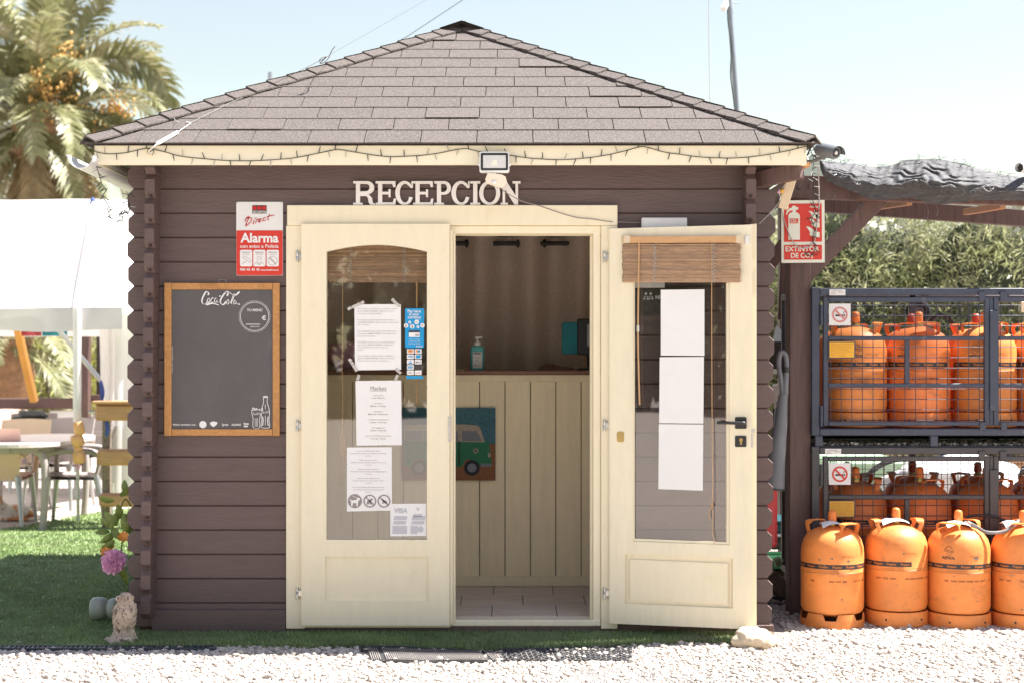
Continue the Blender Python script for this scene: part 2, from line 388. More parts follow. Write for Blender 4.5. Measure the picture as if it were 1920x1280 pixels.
WORLD = {}          # world matrix of every object made here (nothing is evaluated yet)
def _link(o, parent=None, mw=None):
    COL.objects.link(o)
    if parent is not None: o.parent = parent
    mw = mw or Matrix.Identity(4)
    WORLD[o.name] = mw
    o.matrix_basis = (WORLD[parent.name].inverted() @ mw) if parent is not None else mw
    return o
def tag(o, label=None, cat=None, group=None, kind=None):
    if label: o['label'] = label
    if cat: o['category'] = cat
    if group: o['group'] = group
    if kind: o['kind'] = kind
    return o
def thing(name, label, cat, loc=(0, 0, 0), rz=0.0, group=None):
    o = bpy.data.objects.new(name, None); o.empty_display_size = 0.1
    _link(o, None, Matrix.Translation(loc) @ Matrix.Rotation(rz, 4, 'Z'))
    return tag(o, label, cat, group)
def part(name, mb, m, parent, sm=0, label=None, kind=None):
    """a mesh built in world coordinates, hung under its parent"""
    c = sum(mb.v, Vector()) / len(mb.v) if len(mb.v) < 3000 else mb.v[0].copy()
    o = bpy.data.objects.new(name, mb.mesh(name, m, sm, c))
    _link(o, parent, Matrix.Translation(c))
    return tag(o, label, None, None, kind)
def lpart(name, mb, m, parent, sm=0, label=None, kind=None):
    """a mesh built in its parent's own coordinates"""
    o = bpy.data.objects.new(name, mb.mesh(name, m, sm)); _link(o, parent, WORLD[parent.name].copy())
    return tag(o, label, None, None, kind)
def single(name, mb, m, label, cat, group=None, sm=0):
    c = sum(mb.v, Vector()) / len(mb.v); c.z = min(v.z for v in mb.v)
    o = bpy.data.objects.new(name, mb.mesh(name, m, sm, c)); _link(o, None, Matrix.Translation(c))
    return tag(o, label, cat, group)
def share(name, me, parent, mw):
    o = bpy.data.objects.new(name, me); return _link(o, parent, mw)
def copy_tree(src, mw, label=None, group=None, parent=None):
    c = src.copy(); COL.objects.link(c)
    if parent is None:
        c.matrix_basis = mw; WORLD[c.name] = mw
        if label: c['label'] = label
        if group: c['group'] = group
    else:
        c.parent = parent; c.matrix_basis = src.matrix_basis.copy(); WORLD[c.name] = WORLD[parent.name] @ c.matrix_basis
    for ch in list(src.children): copy_tree(ch, None, parent=c)
    return c
def structure(name, mb, m, sm=0, parent=None):
    o = bpy.data.objects.new(name, mb.mesh(name, m, sm)); _link(o, parent); o['kind'] = 'structure'; return o
def from_arrays(name, verts, faces, m, nv):
    """big meshes from numpy arrays: verts (n,3), faces (k,nv)"""
    me = bpy.data.meshes.new(name)
    me.vertices.add(len(verts)); me.vertices.foreach_set("co", np.ascontiguousarray(verts, dtype=np.float32).ravel())
    k = len(faces); me.loops.add(k * nv); me.loops.foreach_set("vertex_index", np.ascontiguousarray(faces, dtype=np.int32).ravel())
    me.polygons.add(k); me.polygons.foreach_set("loop_start", np.arange(0, k * nv, nv, dtype=np.int32))
    me.update(calc_edges=True); me.validate()
    me.materials.append(M[m] if isinstance(m, str) else m)
    return me
def spline(pts, n=8):
    pts = [Vector(p) for p in pts]; out = []
    for i in range(len(pts) - 1):
        p0 = pts[max(i - 1, 0)]; p1 = pts[i]; p2 = pts[i + 1]; p3 = pts[min(i + 2, len(pts) - 1)]
        for k in range(n):
            t = k / n
            out.append(0.5 * ((2 * p1) + (p2 - p0) * t + (2 * p0 - 5 * p1 + 4 * p2 - p3) * t * t + (3 * p1 - p0 - 3 * p2 + p3) * t ** 3))
    out.append(pts[-1]); return out
def arc(cx, cy, rx, ry, a0, a1, n=16): return [(cx + rx * math.cos(R(a0 + (a1 - a0) * i / n)), cy + ry * math.sin(R(a0 + (a1 - a0) * i / n))) for i in range(n + 1)]
def circle(cx, cy, r, n=24, ry=None): return [(cx + r * math.cos(2 * PI * i / n), cy + (ry or r) * math.sin(2 * PI * i / n)) for i in range(n)]
def rectp(x0, y0, x1, y1): return [(x0, y0), (x1, y0), (x1, y1), (x0, y1)]
def rrect(x0, y0, x1, y1, r, n=4):
    o = []
    for cx, cy, a in ((x1 - r, y1 - r, 0), (x0 + r, y1 - r, 90), (x0 + r, y0 + r, 180), (x1 - r, y0 + r, 270)): o += arc(cx, cy, r, r, a, a + 90, n)
    return o

# ------------------------------------------------------------------ lettering (the built-in font as flat meshes, in photograph pixels on a given plane)
_TXT = {}
def glyphs(text, bold=0.0):
    key = (text, bold)
    if key not in _TXT:
        c = bpy.data.curves.new("text", 'FONT'); c.body = text; c.size = 1; c.offset = bold; c.resolution_u = 3
        o = bpy.data.objects.new("text", c)
        me = bpy.data.meshes.new_from_object(o)
        _TXT[key] = ([(v.co.x, v.co.y) for v in me.vertices], [tuple(p.vertices) for p in me.polygons])
        bpy.data.objects.remove(o); bpy.data.meshes.remove(me); bpy.data.curves.remove(c)
    return _TXT[key]
_cap = max(y for x, y in glyphs("H")[0])
def write(mb, f, text, x0, x1, base, cap, bold=0.0, shear=0.0, align='fit', rot=0.0):
    """text from x0 to x1 (photograph pixels), baseline at y = base, capital height cap; f(px, py) gives the point"""
    vs, fs = glyphs(text, bold)
    if not vs: return
    a, b = min(v[0] for v in vs), max(v[0] for v in vs)
    sy = cap / _cap; sx = (x1 - x0) / (b - a) if align == 'fit' else sy
    w = (b - a) * sx; xs = x0 if align in ('fit', 'l') else (x0 + x1) / 2 - w / 2
    cr, sr = math.cos(rot), math.sin(rot)
    pts = []
    for x, y in vs:
        px, py = (x - a) * sx + y * sy * shear, -y * sy
        pts.append(f(xs + px * cr - py * sr, base + px * sr + py * cr))
    mb.add(pts, fs)
def stroke(mb, f, pts, w, ang=None, smoothn=6):
    """a pen line of width w; with ang the pen is a flat nib held at that angle"""
    ps = spline([(p[0], p[1], 0) for p in pts], smoothn) if smoothn and len(pts) > 2 else [Vector((p[0], p[1], 0)) for p in pts]
    L, Rr = [], []
    for i, p in enumerate(ps):
        d = ps[min(i + 1, len(ps) - 1)] - ps[max(i - 1, 0)]; d = d.normalized() if d.length > 1e-9 else Vector((1, 0, 0))
        n = Vector((-d.y, d.x, 0))
        if ang is not None:
            nib = Vector((math.cos(R(ang)), math.sin(R(ang)), 0)); k = abs(nib.dot(n)); n = n * (0.28 + 0.72 * k)
        L.append(p + n * w / 2); Rr.append(p - n * w / 2)
    k = len(mb.v)
    mb.v += [Vector(f(q.x, q.y)) for q in L] + [Vector(f(q.x, q.y)) for q in Rr]; n = len(ps)
    mb.f += [(k + i, k + i + 1, k + n + i + 1, k + n + i) for i in range(n - 1)]
_lift = [0]
def plane(Y, up=0.0015):
    """points of the plane at depth Y, lifted a little towards the viewer; every call lifts by a hair more so prints never coincide"""
    _lift[0] = (_lift[0] + 1) % 7
    yy = Y - up - _lift[0] * 0.00012
    return lambda px, py: (X(px, Y), yy, Z(py, Y))
# ================================================================== ground, lawn
M['gravel'] = mat('pale_gravel', (0.36, 0.30, 0.25), 0.9, 0.24, 60, col2=(0.56, 0.505, 0.45), c2lo=0.42, c2hi=0.55, c2scale=34)
M['gravel_bed'] = mat('gravel_bed', (0.36, 0.305, 0.26), 0.95, 0.25, 45, bump=0.8, bscale=90, col2=(0.48, 0.425, 0.375), c2lo=0.45, c2hi=0.65, c2scale=60)
M['turf'] = mat('turf_base', (0.21, 0.275, 0.115), 0.85, 0.15, 40, bump=0.5, bscale=150)
M['blade'] = mat('turf_blade', (0.23, 0.305, 0.125), 0.42, 0.22, 3.5, col2=(0.28, 0.315, 0.16), c2lo=0.5, c2hi=0.68, c2scale=1.6, transl=0.25)

xs = [-900, -300, -100, -40, -20] + list(np.arange(-12, 12.1, 0.5)) + [20, 40, 100, 300, 900]
ys = [-300, -60, -20] + list(np.arange(-8, 14.1, 0.5)) + [20, 40, 100, 300, 1500]
g = MB()
for y in ys:
    for x in xs: g.v.append(Vector((x, y, ground_z(x, y))))
nx = len(xs)
for j in range(len(ys) - 1):
    for i in range(nx - 1): a = j * nx + i; g.f.append((a, a + 1, a + nx + 1, a + nx))
structure('gravel_ground', g, 'gravel_bed', sm=60)

def lawn_front(x):
    return -0.315 - 0.085 * math.exp(-((x + 0.07) / 0.32) ** 2) + 0.085 * smooth(0.3, 0.75, x) + 0.012 * math.sin(x * 9) + 0.008 * math.sin(x * 23 + 1)
_le = [(-12, 2.6), (-9, 3.4), (-5.6, 4.75), (-4.3, 5.35), (-4.05, 6.1), (-3.75, 7.1), (-3.0, 7.6), (-1.5, 7.8)]
def lawn_back(x):
    if x > -1.66: return 0.0
    for (a, ya), (b, yb) in zip(_le, _le[1:]):
        if a <= x <= b: return ya + (yb - ya) * (x - a) / (b - a)
    return 2.6
g = MB()
cols = sorted(set(list(np.arange(-12, -1.7, 0.2)) + [-1.66] + list(np.arange(-1.6, 1.13, 0.06)) + [1.13]))
NV = 40
for x in cols:
    a, b = lawn_front(x), lawn_back(x) if x <= -1.66 else 0.02
    for j in range(NV + 1):
        t = (j / NV) ** 1.5; y = a + (b - a) * t
        g.v.append(Vector((x, y, ground_z(x, y) + 0.006)))
for i in range(len(cols) - 1):
    for j in range(NV): a = i * (NV + 1) + j; g.f.append((a, a + NV + 1, a + NV + 2, a + 1))
structure('lawn', g, 'turf', sm=60)

def blades(name, n, xr, yr, h, w, seed, dens=None):
    r = np.random.default_rng(seed)
    x = r.uniform(*xr, n * 2); y = r.uniform(*yr, n * 2)
    lf = np.array([lawn_front(a) for a in x]); lb = np.array([lawn_back(a) if a <= -1.66 else -0.004 for a in x])
    k = (y > lf - 0.01 + r.normal(0, .008, n * 2)) & (y < lb)
    if dens is not None: k &= r.uniform(0, 1, n * 2) < dens(x, y)
    x, y = x[k][:n], y[k][:n]; n = len(x)
    z = np.array([ground_z(0, b) for b in y]) + 0.004
    a = r.uniform(0, 2 * PI, n); hh = h * r.uniform(.6, 1.25, n); lean = r.uniform(0.1, .75, n); la = r.uniform(0, 2 * PI, n)
    ww = w * r.uniform(.7, 1.3, n)
    base = np.stack([x, y, z], 1); side = np.stack([np.cos(a), np.sin(a), 0 * a], 1) * ww[:, None] / 2
    tip = base + np.stack([np.cos(la) * lean * hh, np.sin(la) * lean * hh, hh * np.sqrt(np.maximum(.2, 1 - lean ** 2))], 1)
    mid = base + (tip - base) * .55 + np.stack([0 * a, 0 * a, hh * .12], 1)
    v = np.stack([base - side, base + side, mid + side * .8, mid - side * .8, tip], 1).reshape(-1, 3)
    i = np.arange(n)[:, None] * 5
    f = np.concatenate([i + [0, 1, 2], i + [0, 2, 3], i + [3, 2, 4]])
    o = bpy.data.objects.new(name, from_arrays(name, v, f, 'blade', 3)); _link(o); o['kind'] = 'stuff'; return o
blades('turf_strip_grass', 52000, (-1.75, 1.14), (-0.43, 0.0), 0.026, 0.0035, 1)
blades('lawn_grass', 90000, (-4.2, -1.62), (-0.36, 3.2), 0.016, 0.0048, 2, lambda x, y: np.clip(1.2 - y * .3, .3, 1))
blades('far_lawn_grass', 45000, (-6.5, -1.7), (2.6, 7.8), 0.022, 0.009, 3)

def stones(name, n, region, r0, r1, seed, keep, m='gravel'):
    r = np.random.default_rng(seed)
    t = (1 + 5 ** .5) / 2
    V = np.array([(-1, t, 0), (1, t, 0), (-1, -t, 0), (1, -t, 0), (0, -1, t), (0, 1, t), (0, -1, -t), (0, 1, -t), (t, 0, -1), (t, 0, 1), (-t, 0, -1), (-t, 0, 1)]) / 1.902
    F = np.array([(0, 11, 5), (0, 5, 1), (0, 1, 7), (0, 7, 10), (0, 10, 11), (1, 5, 9), (5, 11, 4), (11, 10, 2), (10, 7, 6), (7, 1, 8), (3, 9, 4), (3, 4, 2), (3, 2, 6), (3, 6, 8), (3, 8, 9), (4, 9, 5), (2, 4, 11), (6, 2, 10), (8, 6, 7), (9, 8, 1)])
    x0, x1, y0, y1 = region
    x = r.uniform(x0, x1, n * 2); y = r.uniform(y0, y1, n * 2)
    k = keep(x, y); x, y = x[k][:n], y[k][:n]; n = len(x)
    rad = np.clip(r.lognormal(math.log(r0), .32, n), r0 * .5, r1)
    v = V[None] * (1 + r.uniform(-.28, .28, (n, 12, 1)))
    v = v * np.stack([r.uniform(.8, 1.35, n), r.uniform(.7, 1.1, n), r.uniform(.5, .85, n)], 1)[:, None, :]
    a = r.uniform(0, 2 * PI, n); c, s = np.cos(a)[:, None], np.sin(a)[:, None]
    v = np.stack([v[:, :, 0] * c - v[:, :, 1] * s, v[:, :, 0] * s + v[:, :, 1] * c, v[:, :, 2]], 2)
    b = r.normal(0, .35, n); c, s = np.cos(b)[:, None], np.sin(b)[:, None]
    v = np.stack([v[:, :, 0], v[:, :, 1] * c - v[:, :, 2] * s, v[:, :, 1] * s + v[:, :, 2] * c], 2)
    z = np.array([ground_z(0, q) for q in y])
    v = v * rad[:, None, None] + np.stack([x, y, z + rad * r.uniform(.05, .75, n)], 1)[:, None, :]
    f = (np.arange(n)[:, None, None] * 12 + F[None]).reshape(-1, 3)
    o = bpy.data.objects.new(name, from_arrays(name, v.reshape(-1, 3), f, m, 3)); _link(o); o['kind'] = 'stuff'; return o
_lf = np.vectorize(lawn_front)
stones('gravel_stones', 50000, (-3.2, 2.9, -1.35, -0.2), 0.0073, 0.017, 11, lambda x, y: (y < _lf(x) + 0.004) | (x > 1.15))
stones('gravel_stones_beside_cabin', 21000, (1.16, 3.0, -0.25, 0.9), 0.0075, 0.019, 12, lambda x, y: (x > 1.3) | (y < .0))
stones('gravel_stones_between_store_and_cabin', 5000, (1.2, 3.0, 0.9, 3.2), 0.011, 0.02, 13, lambda x, y: x > 1.3)
stones('gravel_scattered_on_grass', 210, (-3.4, 1.1, -0.42, 1.4), 0.009, 0.019, 14, lambda x, y: (y > _lf(x)) & ((y < -.01) | (x < -1.85)) & (np.random.default_rng(5).uniform(0, 1, len(x)) < np.exp(-(y + .3) * 2.6)))
# ================================================================== the reception cabin
CX = -0.28
cabin = thing('reception_cabin', 'dark brown log cabin with cream double door and hipped felt shingle roof', 'cabin', (CX, 0, 0))
PITCH = 0.114
Z0 = 1.3125 - (354.4 - 665) / 400          # the highest visible seam of the front wall
def log_x(x0, x1, z0, z1, y0=0.0, th=0.044, ch0=True, ch1=True, c=0.027, g=0.0045):
    """a log along X; the protruding ends are chamfered top and bottom"""
    def ring(y, i):
        a, b = z0 + i, z1 - i
        l = [(x0, a + c), (x0, b - c), (x0 + c, b)] if ch0 else [(x0, a), (x0, b)]
        r = [(x1 - c, b), (x1, b - c), (x1, a + c), (x1 - c, a)] if ch1 else [(x1, b), (x1, a)]
        p = l + r + ([(x0 + c, a)] if ch0 else [])
        return [(x, y, z) for x, z in p]
    mb = MB(); rings = [ring(y0, g), ring(y0 + 2 * g, -0.0009), ring(y0 + th - g, -0.0009), ring(y0 + th, g)]
    n = len(rings[0]); vs = [v for r_ in rings for v in r_]
    fs = [tuple(range(n)), tuple(reversed(range(3 * n, 4 * n)))]
    for k in range(3): fs += [(k * n + i, k * n + (i + 1) % n, (k + 1) * n + (i + 1) % n, (k + 1) * n + i) for i in range(n)]
    return mb.add(vs, fs)
XL, XR = -1.80, 1.235                       # log ends
FL, FR = X(562), X(1130)                    # the doorway
ZT = 2.005                                  # top of the door frame
for k in range(-1, 18):
    zt = Z0 - k * PITCH; zb = zt - PITCH
    jx = random.uniform(-.0035, .0035)
    if zt > 2.25: continue
    z1 = min(zt, 2.212)
    if zb > ZT - 0.10:
        part('log', log_x(XL + jx, XR + jx, zb, z1), 'brown', cabin)
    else:
        part('log', log_x(XL + jx, FL, zb, z1, ch1=False), 'brown', cabin)
        part('log', log_x(FR, XR + jx - 0.001 * k, zb, z1, ch0=False), 'brown', cabin)
# side walls, staggered by half a log, their ends stick out in front of the facade
def log_y(xc, z0, z1, y0, y1, th=0.046, c=0.026):
    mb = log_x(y0, y1, z0, z1, 0, th, c=c)
    mb.v = [Vector((xc - th / 2 + v.y, v.x, v.z)) for v in mb.v]; return mb
for xc in (-1.68, 1.098):
    for k in range(-1, 18):
        zt = Z0 + PITCH / 2 - k * PITCH; zb = zt - PITCH
        if zb > 2.15: continue
        part('log', log_y(xc - (0.0006 * (k - 8) if xc > 0 else 0.0012 * (k - 8)), zb, min(zt, 2.205), -0.118 + random.uniform(-.003, .003), 2.94), 'brown_side', cabin)
# back wall
for k in range(-1, 18):
    zt = Z0 - k * PITCH
    part('log', log_x(XL, XR, zt - PITCH, min(zt, 2.2), 2.778), 'brown', cabin)
# screw heads on the log ends of the corners
for k in range(0, 18):
    z = Z0 + PITCH / 2 - k * PITCH - PITCH + 0.012
    for xc in (-1.676, 1.098):
        part('screw', MB().lathe([(0.0052, -0.1235), (0.0052, -0.092)], 8, 'y', (xc - (0.0012 * (k - 8) if xc < 0 else 0.0006 * (k - 8)), 0, z)), 'dark_metal', cabin)
# skirting and plinth boards
part('skirting_board', MB().bbox(X(286), X(537.5), -0.021, -0.001, 0.003, 0.122, 0.004), 'brown', cabin)
part('plinth_board', MB().bbox(X(537.5), X(1157), -0.016, -0.002, 0.0, 0.046, 0.003), 'brown_post', cabin)
part('plinth_board', MB().bbox(X(1157.5), X(1450), -0.014, 0.03, 0.0, 0.05, 0.003), 'brown_post', cabin)
part('plinth_board', MB().bbox(X(255), X(285), 0.046, 0.1, 0.0, 0.14, 0.003), 'brown_post', cabin)
# door frame
frame = part('door_frame', MB().bbox(X(540), X(1157), -0.030, 0.0, Z(424), Z(386), 0.0025), 'cream', cabin)
part('jamb', MB().bbox(X(538), X(573), -0.026, 0.0, Z(1176), Z(424.4), 0.002), 'cream', frame)
part('jamb', MB().bbox(X(1126.5), X(1157), -0.026, 0.0, Z(1176), Z(424.4), 0.002), 'cream', frame)
part('inner_jamb', MB().bbox(X(1112), X(1126), -0.012, 0.075, Z(1164), Z(432), 0.002), 'cream', frame)
part('inner_jamb', MB().bbox(X(1107), X(1112), 0.018, 0.076, Z(1163), Z(441), 0.002), 'cream', frame)
part('head_rail', MB().bbox(X(573), X(1126.3), -0.014, 0.07, Z(439), Z(424.6), 0.002), 'cream', frame)
part('head_rail', MB().bbox(X(573), X(1112), 0.02, 0.072, Z(441), Z(439.3), 0.001), 'cream', frame)
part('inner_jamb', MB().bbox(X(566), X(583), 0.001, 0.075, Z(1164), Z(432), 0.002), 'cream', frame)
part('threshold', MB().bbox(X(573), X(1126), -0.02, 0.08, Z(1172), Z(1160.5), 0.004), 'cream_worn', cabin)

def hinge(px, py, Y, parent):
    h = part('hinge', MB().lathe([(0.0058, -0.026), (0.0062, -0.024), (0.0062, -0.001), (0.0055, 0), (0.0062, 0.001), (0.0062, 0.024), (0.005, 0.027)], 10, 'z', P(px, py, Y)), 'steel', parent, sm=40)
    part('hinge_leaf', MB().bbox(X(px + 1, Y), X(px + 9, Y), Y - .002, Y + .004, Z(py + 5, Y), Z(py - 6, Y), 0.001), 'steel', h)
for py in (481, 798, 1112): hinge(557.5, py, -0.036, frame)
for py in (482, 797, 1112): hinge(1133.5, py, -0.036, frame)

# ---------------------------------------------------------------- doors
def door_rails(f0, f1, x0, x1, y0, y1, gx0, gx1, gy0, gy1, arch, px0, px1, py0, py1):
    """door body with an (arched) glass opening and a panel opening; loops in photograph pixels"""
    outer = rectp(x0, y0, x1, y1)
    if arch:
        gl = [(gx0, gy1), (gx1, gy1), (gx1, gy0 + 13)] + [(gx1 - 8 - (gx1 - gx0 - 16) * i / 24, gy0 + 11 * abs(2 * i / 24 - 1) ** 1.8) for i in range(25)] + [(gx0, gy0 + 13)]
    else: gl = rectp(gx0, gy0, gx1, gy1)
    return MB().prism([outer, gl, rectp(px0, py0, px1, py1)], f0, f1)
YL0, YL1 = -0.052, -0.008
left = part('door', door_rails(lambda a, b: (X(a, YL0), YL0, Z(b, YL0)), lambda a, b: (X(a, YL0), YL1, Z(b, YL0)), 565, 843, 420, 1172, 612, 800.5, 459, 1011, True, 610, 803, 1043, 1126), 'cream', cabin, label='closed left door leaf with arched glass')
part('panel', MB().bbox(X(604, YL0), X(809, YL0), -0.043, -0.02, Z(1132, YL0), Z(1037, YL0), 0.001), 'cream', left)
part('pane', MB().box(X(607, YL0), X(806, YL0), -0.034, -0.030, Z(1016, YL0), Z(456, YL0)), 'glass', left)
part('astragal', MB().bbox(X(843.3, YL0), X(849, YL0), -0.040, -0.005, Z(1170, YL0), Z(431, YL0), 0.002), 'cream', left)
part('astragal', MB().bbox(X(849.2, YL0), X(853.5, YL0), -0.024, 0.0, Z(1166, YL0), Z(436, YL0), 0.002), 'cream_worn', left)
part('latch_plate', MB().bbox(X(841), X(846), -0.056, -0.045, Z(826), Z(780), 0.001), 'steel', left)
for s_, e_ in ((612.5, 420), (809, 420)):
    part('joint', MB().box(X(s_, YL0), X(s_ + .6, YL0), YL0 - .0006, YL0 + .002, Z(459 if s_ < 700 else 462, YL0), Z(e_, YL0)), 'cream_worn', left)
part('bottom_slot', MB().box(X(567, YL0), X(843, YL0), -0.03, -0.012, Z(1177, YL0), Z(1172.4, YL0)), 'cream_worn', left)

# right leaf, swung back against the wall
DA = R(16.0); HX, HY = 0.455, -0.052
ca, sa = math.cos(DA), math.sin(DA)
right = thing('door', None, None, (HX, HY, 0), -DA)
right.parent = cabin; right.matrix_basis = WORLD[cabin.name].inverted() @ WORLD[right.name]
def du(px):
    q = (px - 960) / FPX; return (q * (CAM_D + HY) - HX) / (ca + q * sa)
def dpt(px, py, v=0.0):
    """a point of the open leaf (v metres behind its visible face), from photograph pixels"""
    u = du(px); y = HY - u * sa
    zz = CAM_H - (py - HORIZ) * (CAM_D + y) / FPX
    return Vector((HX + u * ca - v * -sa * -1, y + v * ca, zz))
def dplane(up=0.0015):
    _lift[0] = (_lift[0] + 1) % 7
    k = up + _lift[0] * 0.00012
    return lambda px, py: dpt(px, py, -k)
bpy.data.objects.remove(right)
f_ = lambda v: (lambda a, b: dpt(a, b, v))
body = MB().prism([[(1143, 429), (1411, 421.5), (1411, 1179), (1143, 1168)],
                   [(1187, 452), (1187, 1014), (1368, 1021), (1368, 448)],
                   [(1172, 1038), (1172, 1130), (1374, 1140), (1374, 1046)]], f_(0.0), f_(0.040))
right = part('door', body, 'cream_worn', cabin, label='right door leaf swung open against the wall')
part('panel', MB().prism([[(1166, 1032), (1380, 1040), (1380, 1146), (1166, 1136)]], f_(0.016), f_(0.028)), 'cream_worn', right)
part('raised_field', MB().prism([[(1182, 1048), (1366, 1056), (1366, 1133), (1182, 1124)]], f_(0.006), f_(0.0158)), 'cream', right)
part('pane', MB().prism([[(1183, 446), (1372, 442), (1372, 1025), (1183, 1018)]], f_(0.018), f_(0.022)), 'glass', right)
part('glazing_bead', MB().prism([[(1187.3, 450), (1367.7, 447), (1367.7, 1020.5), (1187.3, 1013.7)], [(1191, 454), (1191, 1009), (1364, 1016), (1364, 451)]], f_(0.006), f_(0.0175)), 'cream', right)
part('rebate_strip', MB().prism([[(1411.3, 420), (1421.5, 419.5), (1421.5, 1181), (1411.3, 1180)]], f_(0.016), f_(0.046)), 'cream', right)
part('joint', MB().prism([[(1370.2, 421.8), (1371, 421.8), (1371, 1178), (1370.2, 1178)]], f_(-0.0004), f_(0.002)), 'cream_in', right)
hp = part('handle_plate', MB().prism([rrect(1378, 781, 1398.5, 803, 2)], f_(-0.007), f_(0.0)), 'black', right)  # solid dark core: shade between the leaves painted as its colour
part('handle', MB().tube(spline([dpt(1388, 792, -.008), dpt(1388, 792, -.04), dpt(1382, 791.5, -.05), dpt(1360, 791, -.052), dpt(1336, 790.5, -.05)], 5), [.009] * 11 + [.0075] * 10, 10), 'black', hp, sm=50)
kp = part('lock_plate', MB().prism([rrect(1378, 816, 1398.5, 837, 2)], f_(-0.005), f_(0.0)), 'black', right)
part('cylinder_lock', MB().prism([circle(1387.5, 823.5, 3.4, 12) + []], f_(-0.012), f_(-0.0055)).prism([rectp(1386, 827, 1389, 832.5)], f_(-0.012), f_(-0.0055)), 'brass', kp)
part('strike_plate', MB().prism([rrect(1156.5, 808, 1170, 828, 4)], f_(-0.002), f_(0.0)), 'brass', right)
part('strike_plate', MB().prism([rrect(1158, 833, 1166, 843, 1)], f_(-0.001), f_(0.0)), 'cream', right)
part('contact_sensor', MB().prism([rrect(1396, 442, 1402.5, 458.5, 1.5)], f_(-0.010), f_(0.0)), 'white', right)
part('latch_bolt', MB().prism([rectp(1409, 803, 1415, 810)], f_(-0.004), f_(0.012)), 'steel', right)
part('latch_bolt', MB().prism([rectp(1408, 812, 1411.5, 838)], f_(-0.001), f_(0.012)), 'steel', right)

# ---------------------------------------------------------------- floor, ceiling
floor = part('floor', MB().box(-1.66, 1.1, 0.046, 2.77, 0.03, 0.068), 'dark_timber', cabin)
for j in range(8):
    for i in range(9):
        x0 = -1.655 + i * 0.312 - (0.16 if j % 2 else 0); y0 = 0.085 + j * 0.315
        x1 = min(x0 + 0.308, 1.095); x0 = max(x0, -1.655)
        if x1 - x0 < .02: continue
        part('tile', MB().bbox(x0, x1, y0, y0 + 0.311, 0.0685, 0.0745 + random.uniform(0, .0006), 0.0012), 'tile', floor)
for i in range(21):
    part('ceiling_board', MB().bbox(-1.655, 1.098, 0.05 + i * .13, 0.178 + i * .13, 2.196, 2.21, 0.003), 'cream_in', cabin)

for k in range(17):
    for xc in (-1.653, 1.068):
        part('bounce_lining', MB().bbox(xc, xc + .008, .05, 2.76, .08 + k * .125, .203 + k * .125, .002), 'cream_in', cabin)  # unseen cream lining added to bounce light around the interior
# ---------------------------------------------------------------- roof
ROOF_H, EY, EZ, HALF = 0.885, -0.24, 2.268, 1.655
AY = EY + HALF; AZ = EZ + ROOF_H
SL = math.hypot(HALF, ROOF_H)
DH, DZ = HALF - .032, EZ + .032 * ROOF_H / HALF
deck = MB().add([(CX + sx * DH, AY + sy * DH, DZ - dz) for dz in (0, .018) for sx, sy in ((-1, -1), (1, -1), (1, 1), (-1, 1))][:4] + [(CX, AY, AZ)] + [(CX + sx * DH, AY + sy * DH, DZ - .018) for sx, sy in ((-1, -1), (1, -1), (1, 1), (-1, 1))] + [(CX, AY, AZ - .02)],
                [(0, 1, 4), (1, 2, 4), (2, 3, 4), (3, 0, 4), (0, 5, 6, 1), (1, 6, 7, 2), (2, 7, 8, 3), (3, 8, 5, 0), (5, 9, 6), (6, 9, 7), (7, 9, 8), (8, 9, 5)])
roof = part('roof', deck, 'roof_deck', cabin)
def face_map(rot):
    c, s = math.cos(rot), math.sin(rot)
    nz = HALF / SL; ny = -ROOF_H / SL
    def f(u, t, h):
        x, y, z = u, -HALF + HALF * t / SL, EZ + ROOF_H * t / SL
        y += ny * h; z += nz * h
        return Vector((CX + x * c - y * s, AY + x * s + y * c, z))
    return f
def clip(poly, a, b, c):          # keep a*u + b*t <= c
    out = []
    for i, p in enumerate(poly):
        q = poly[(i + 1) % len(poly)]; dp, dq = a * p[0] + b * p[1] - c, a * q[0] + b * q[1] - c
        if dp <= 0: out.append(p)
        if dp * dq < 0: k = dp / (dp - dq); out.append((p[0] + (q[0] - p[0]) * k, p[1] + (q[1] - p[1]) * k))
    return out
EXPO, TAB = SL / 11.75, 0.2555
def shingle_face(rot, single_mb=None):
    f = face_map(rot)
    for row in range(12):
        t0 = row * EXPO - (0.006 if row == 0 else 0); t1 = min(t0 + EXPO + 0.03, SL)
        off = (row * 0.115 + (0.02 if row % 3 else 0)) % TAB
        wv = random.uniform(0, 6)
        for i in range(-8, 9):
            u0 = i * TAB - off + 0.002 + 0.12; u1 = u0 + TAB - 0.0042
            p = [(u0, t0), (u0 + TAB / 2, t0 + random.uniform(-.003, .002)), (u1, t0 + random.uniform(-.002, .002)), (u1, t1), (u0, t1)]
            k = HALF / SL
            p = clip(clip(p, 1, k, HALF - .006), -1, k, HALF - .006)
            if len(p) < 3: continue
            area = abs(sum(a[0] * b[1] - b[0] * a[1] for a, b in zip(p, p[1:] + p[:1]))) / 2
            if area < 2e-4: continue
            lift = (random.uniform(.0035, .005) + (0.004 if random.random() < .03 else 0)) if row else .002
            th = 0.0042
            hh = lambda t: lift * (1 - min(1, (t - t0) / (EXPO + .03))) + 0.0008
            mb = single_mb or MB()
            n = len(p); k0 = len(mb.v)
            mb.v += [f(u, t, hh(t) + th) for u, t in p] + [f(u, t, hh(t) - 0.0005) for u, t in p]
            mb.f += [tuple(k0 + j for j in range(n)), tuple(k0 + n + j for j in reversed(range(n)))] + [(k0 + j, k0 + n + j, k0 + n + (j + 1) % n, k0 + (j + 1) % n) for j in range(n)]
            if single_mb is None: part('shingle', mb, 'shingle', roof)
shingle_face(0)
for k in (1, 2, 3):
    sb = MB(); shingle_face(k * PI / 2, sb); part('shingle_courses', sb, 'shingle', roof, kind='stuff')
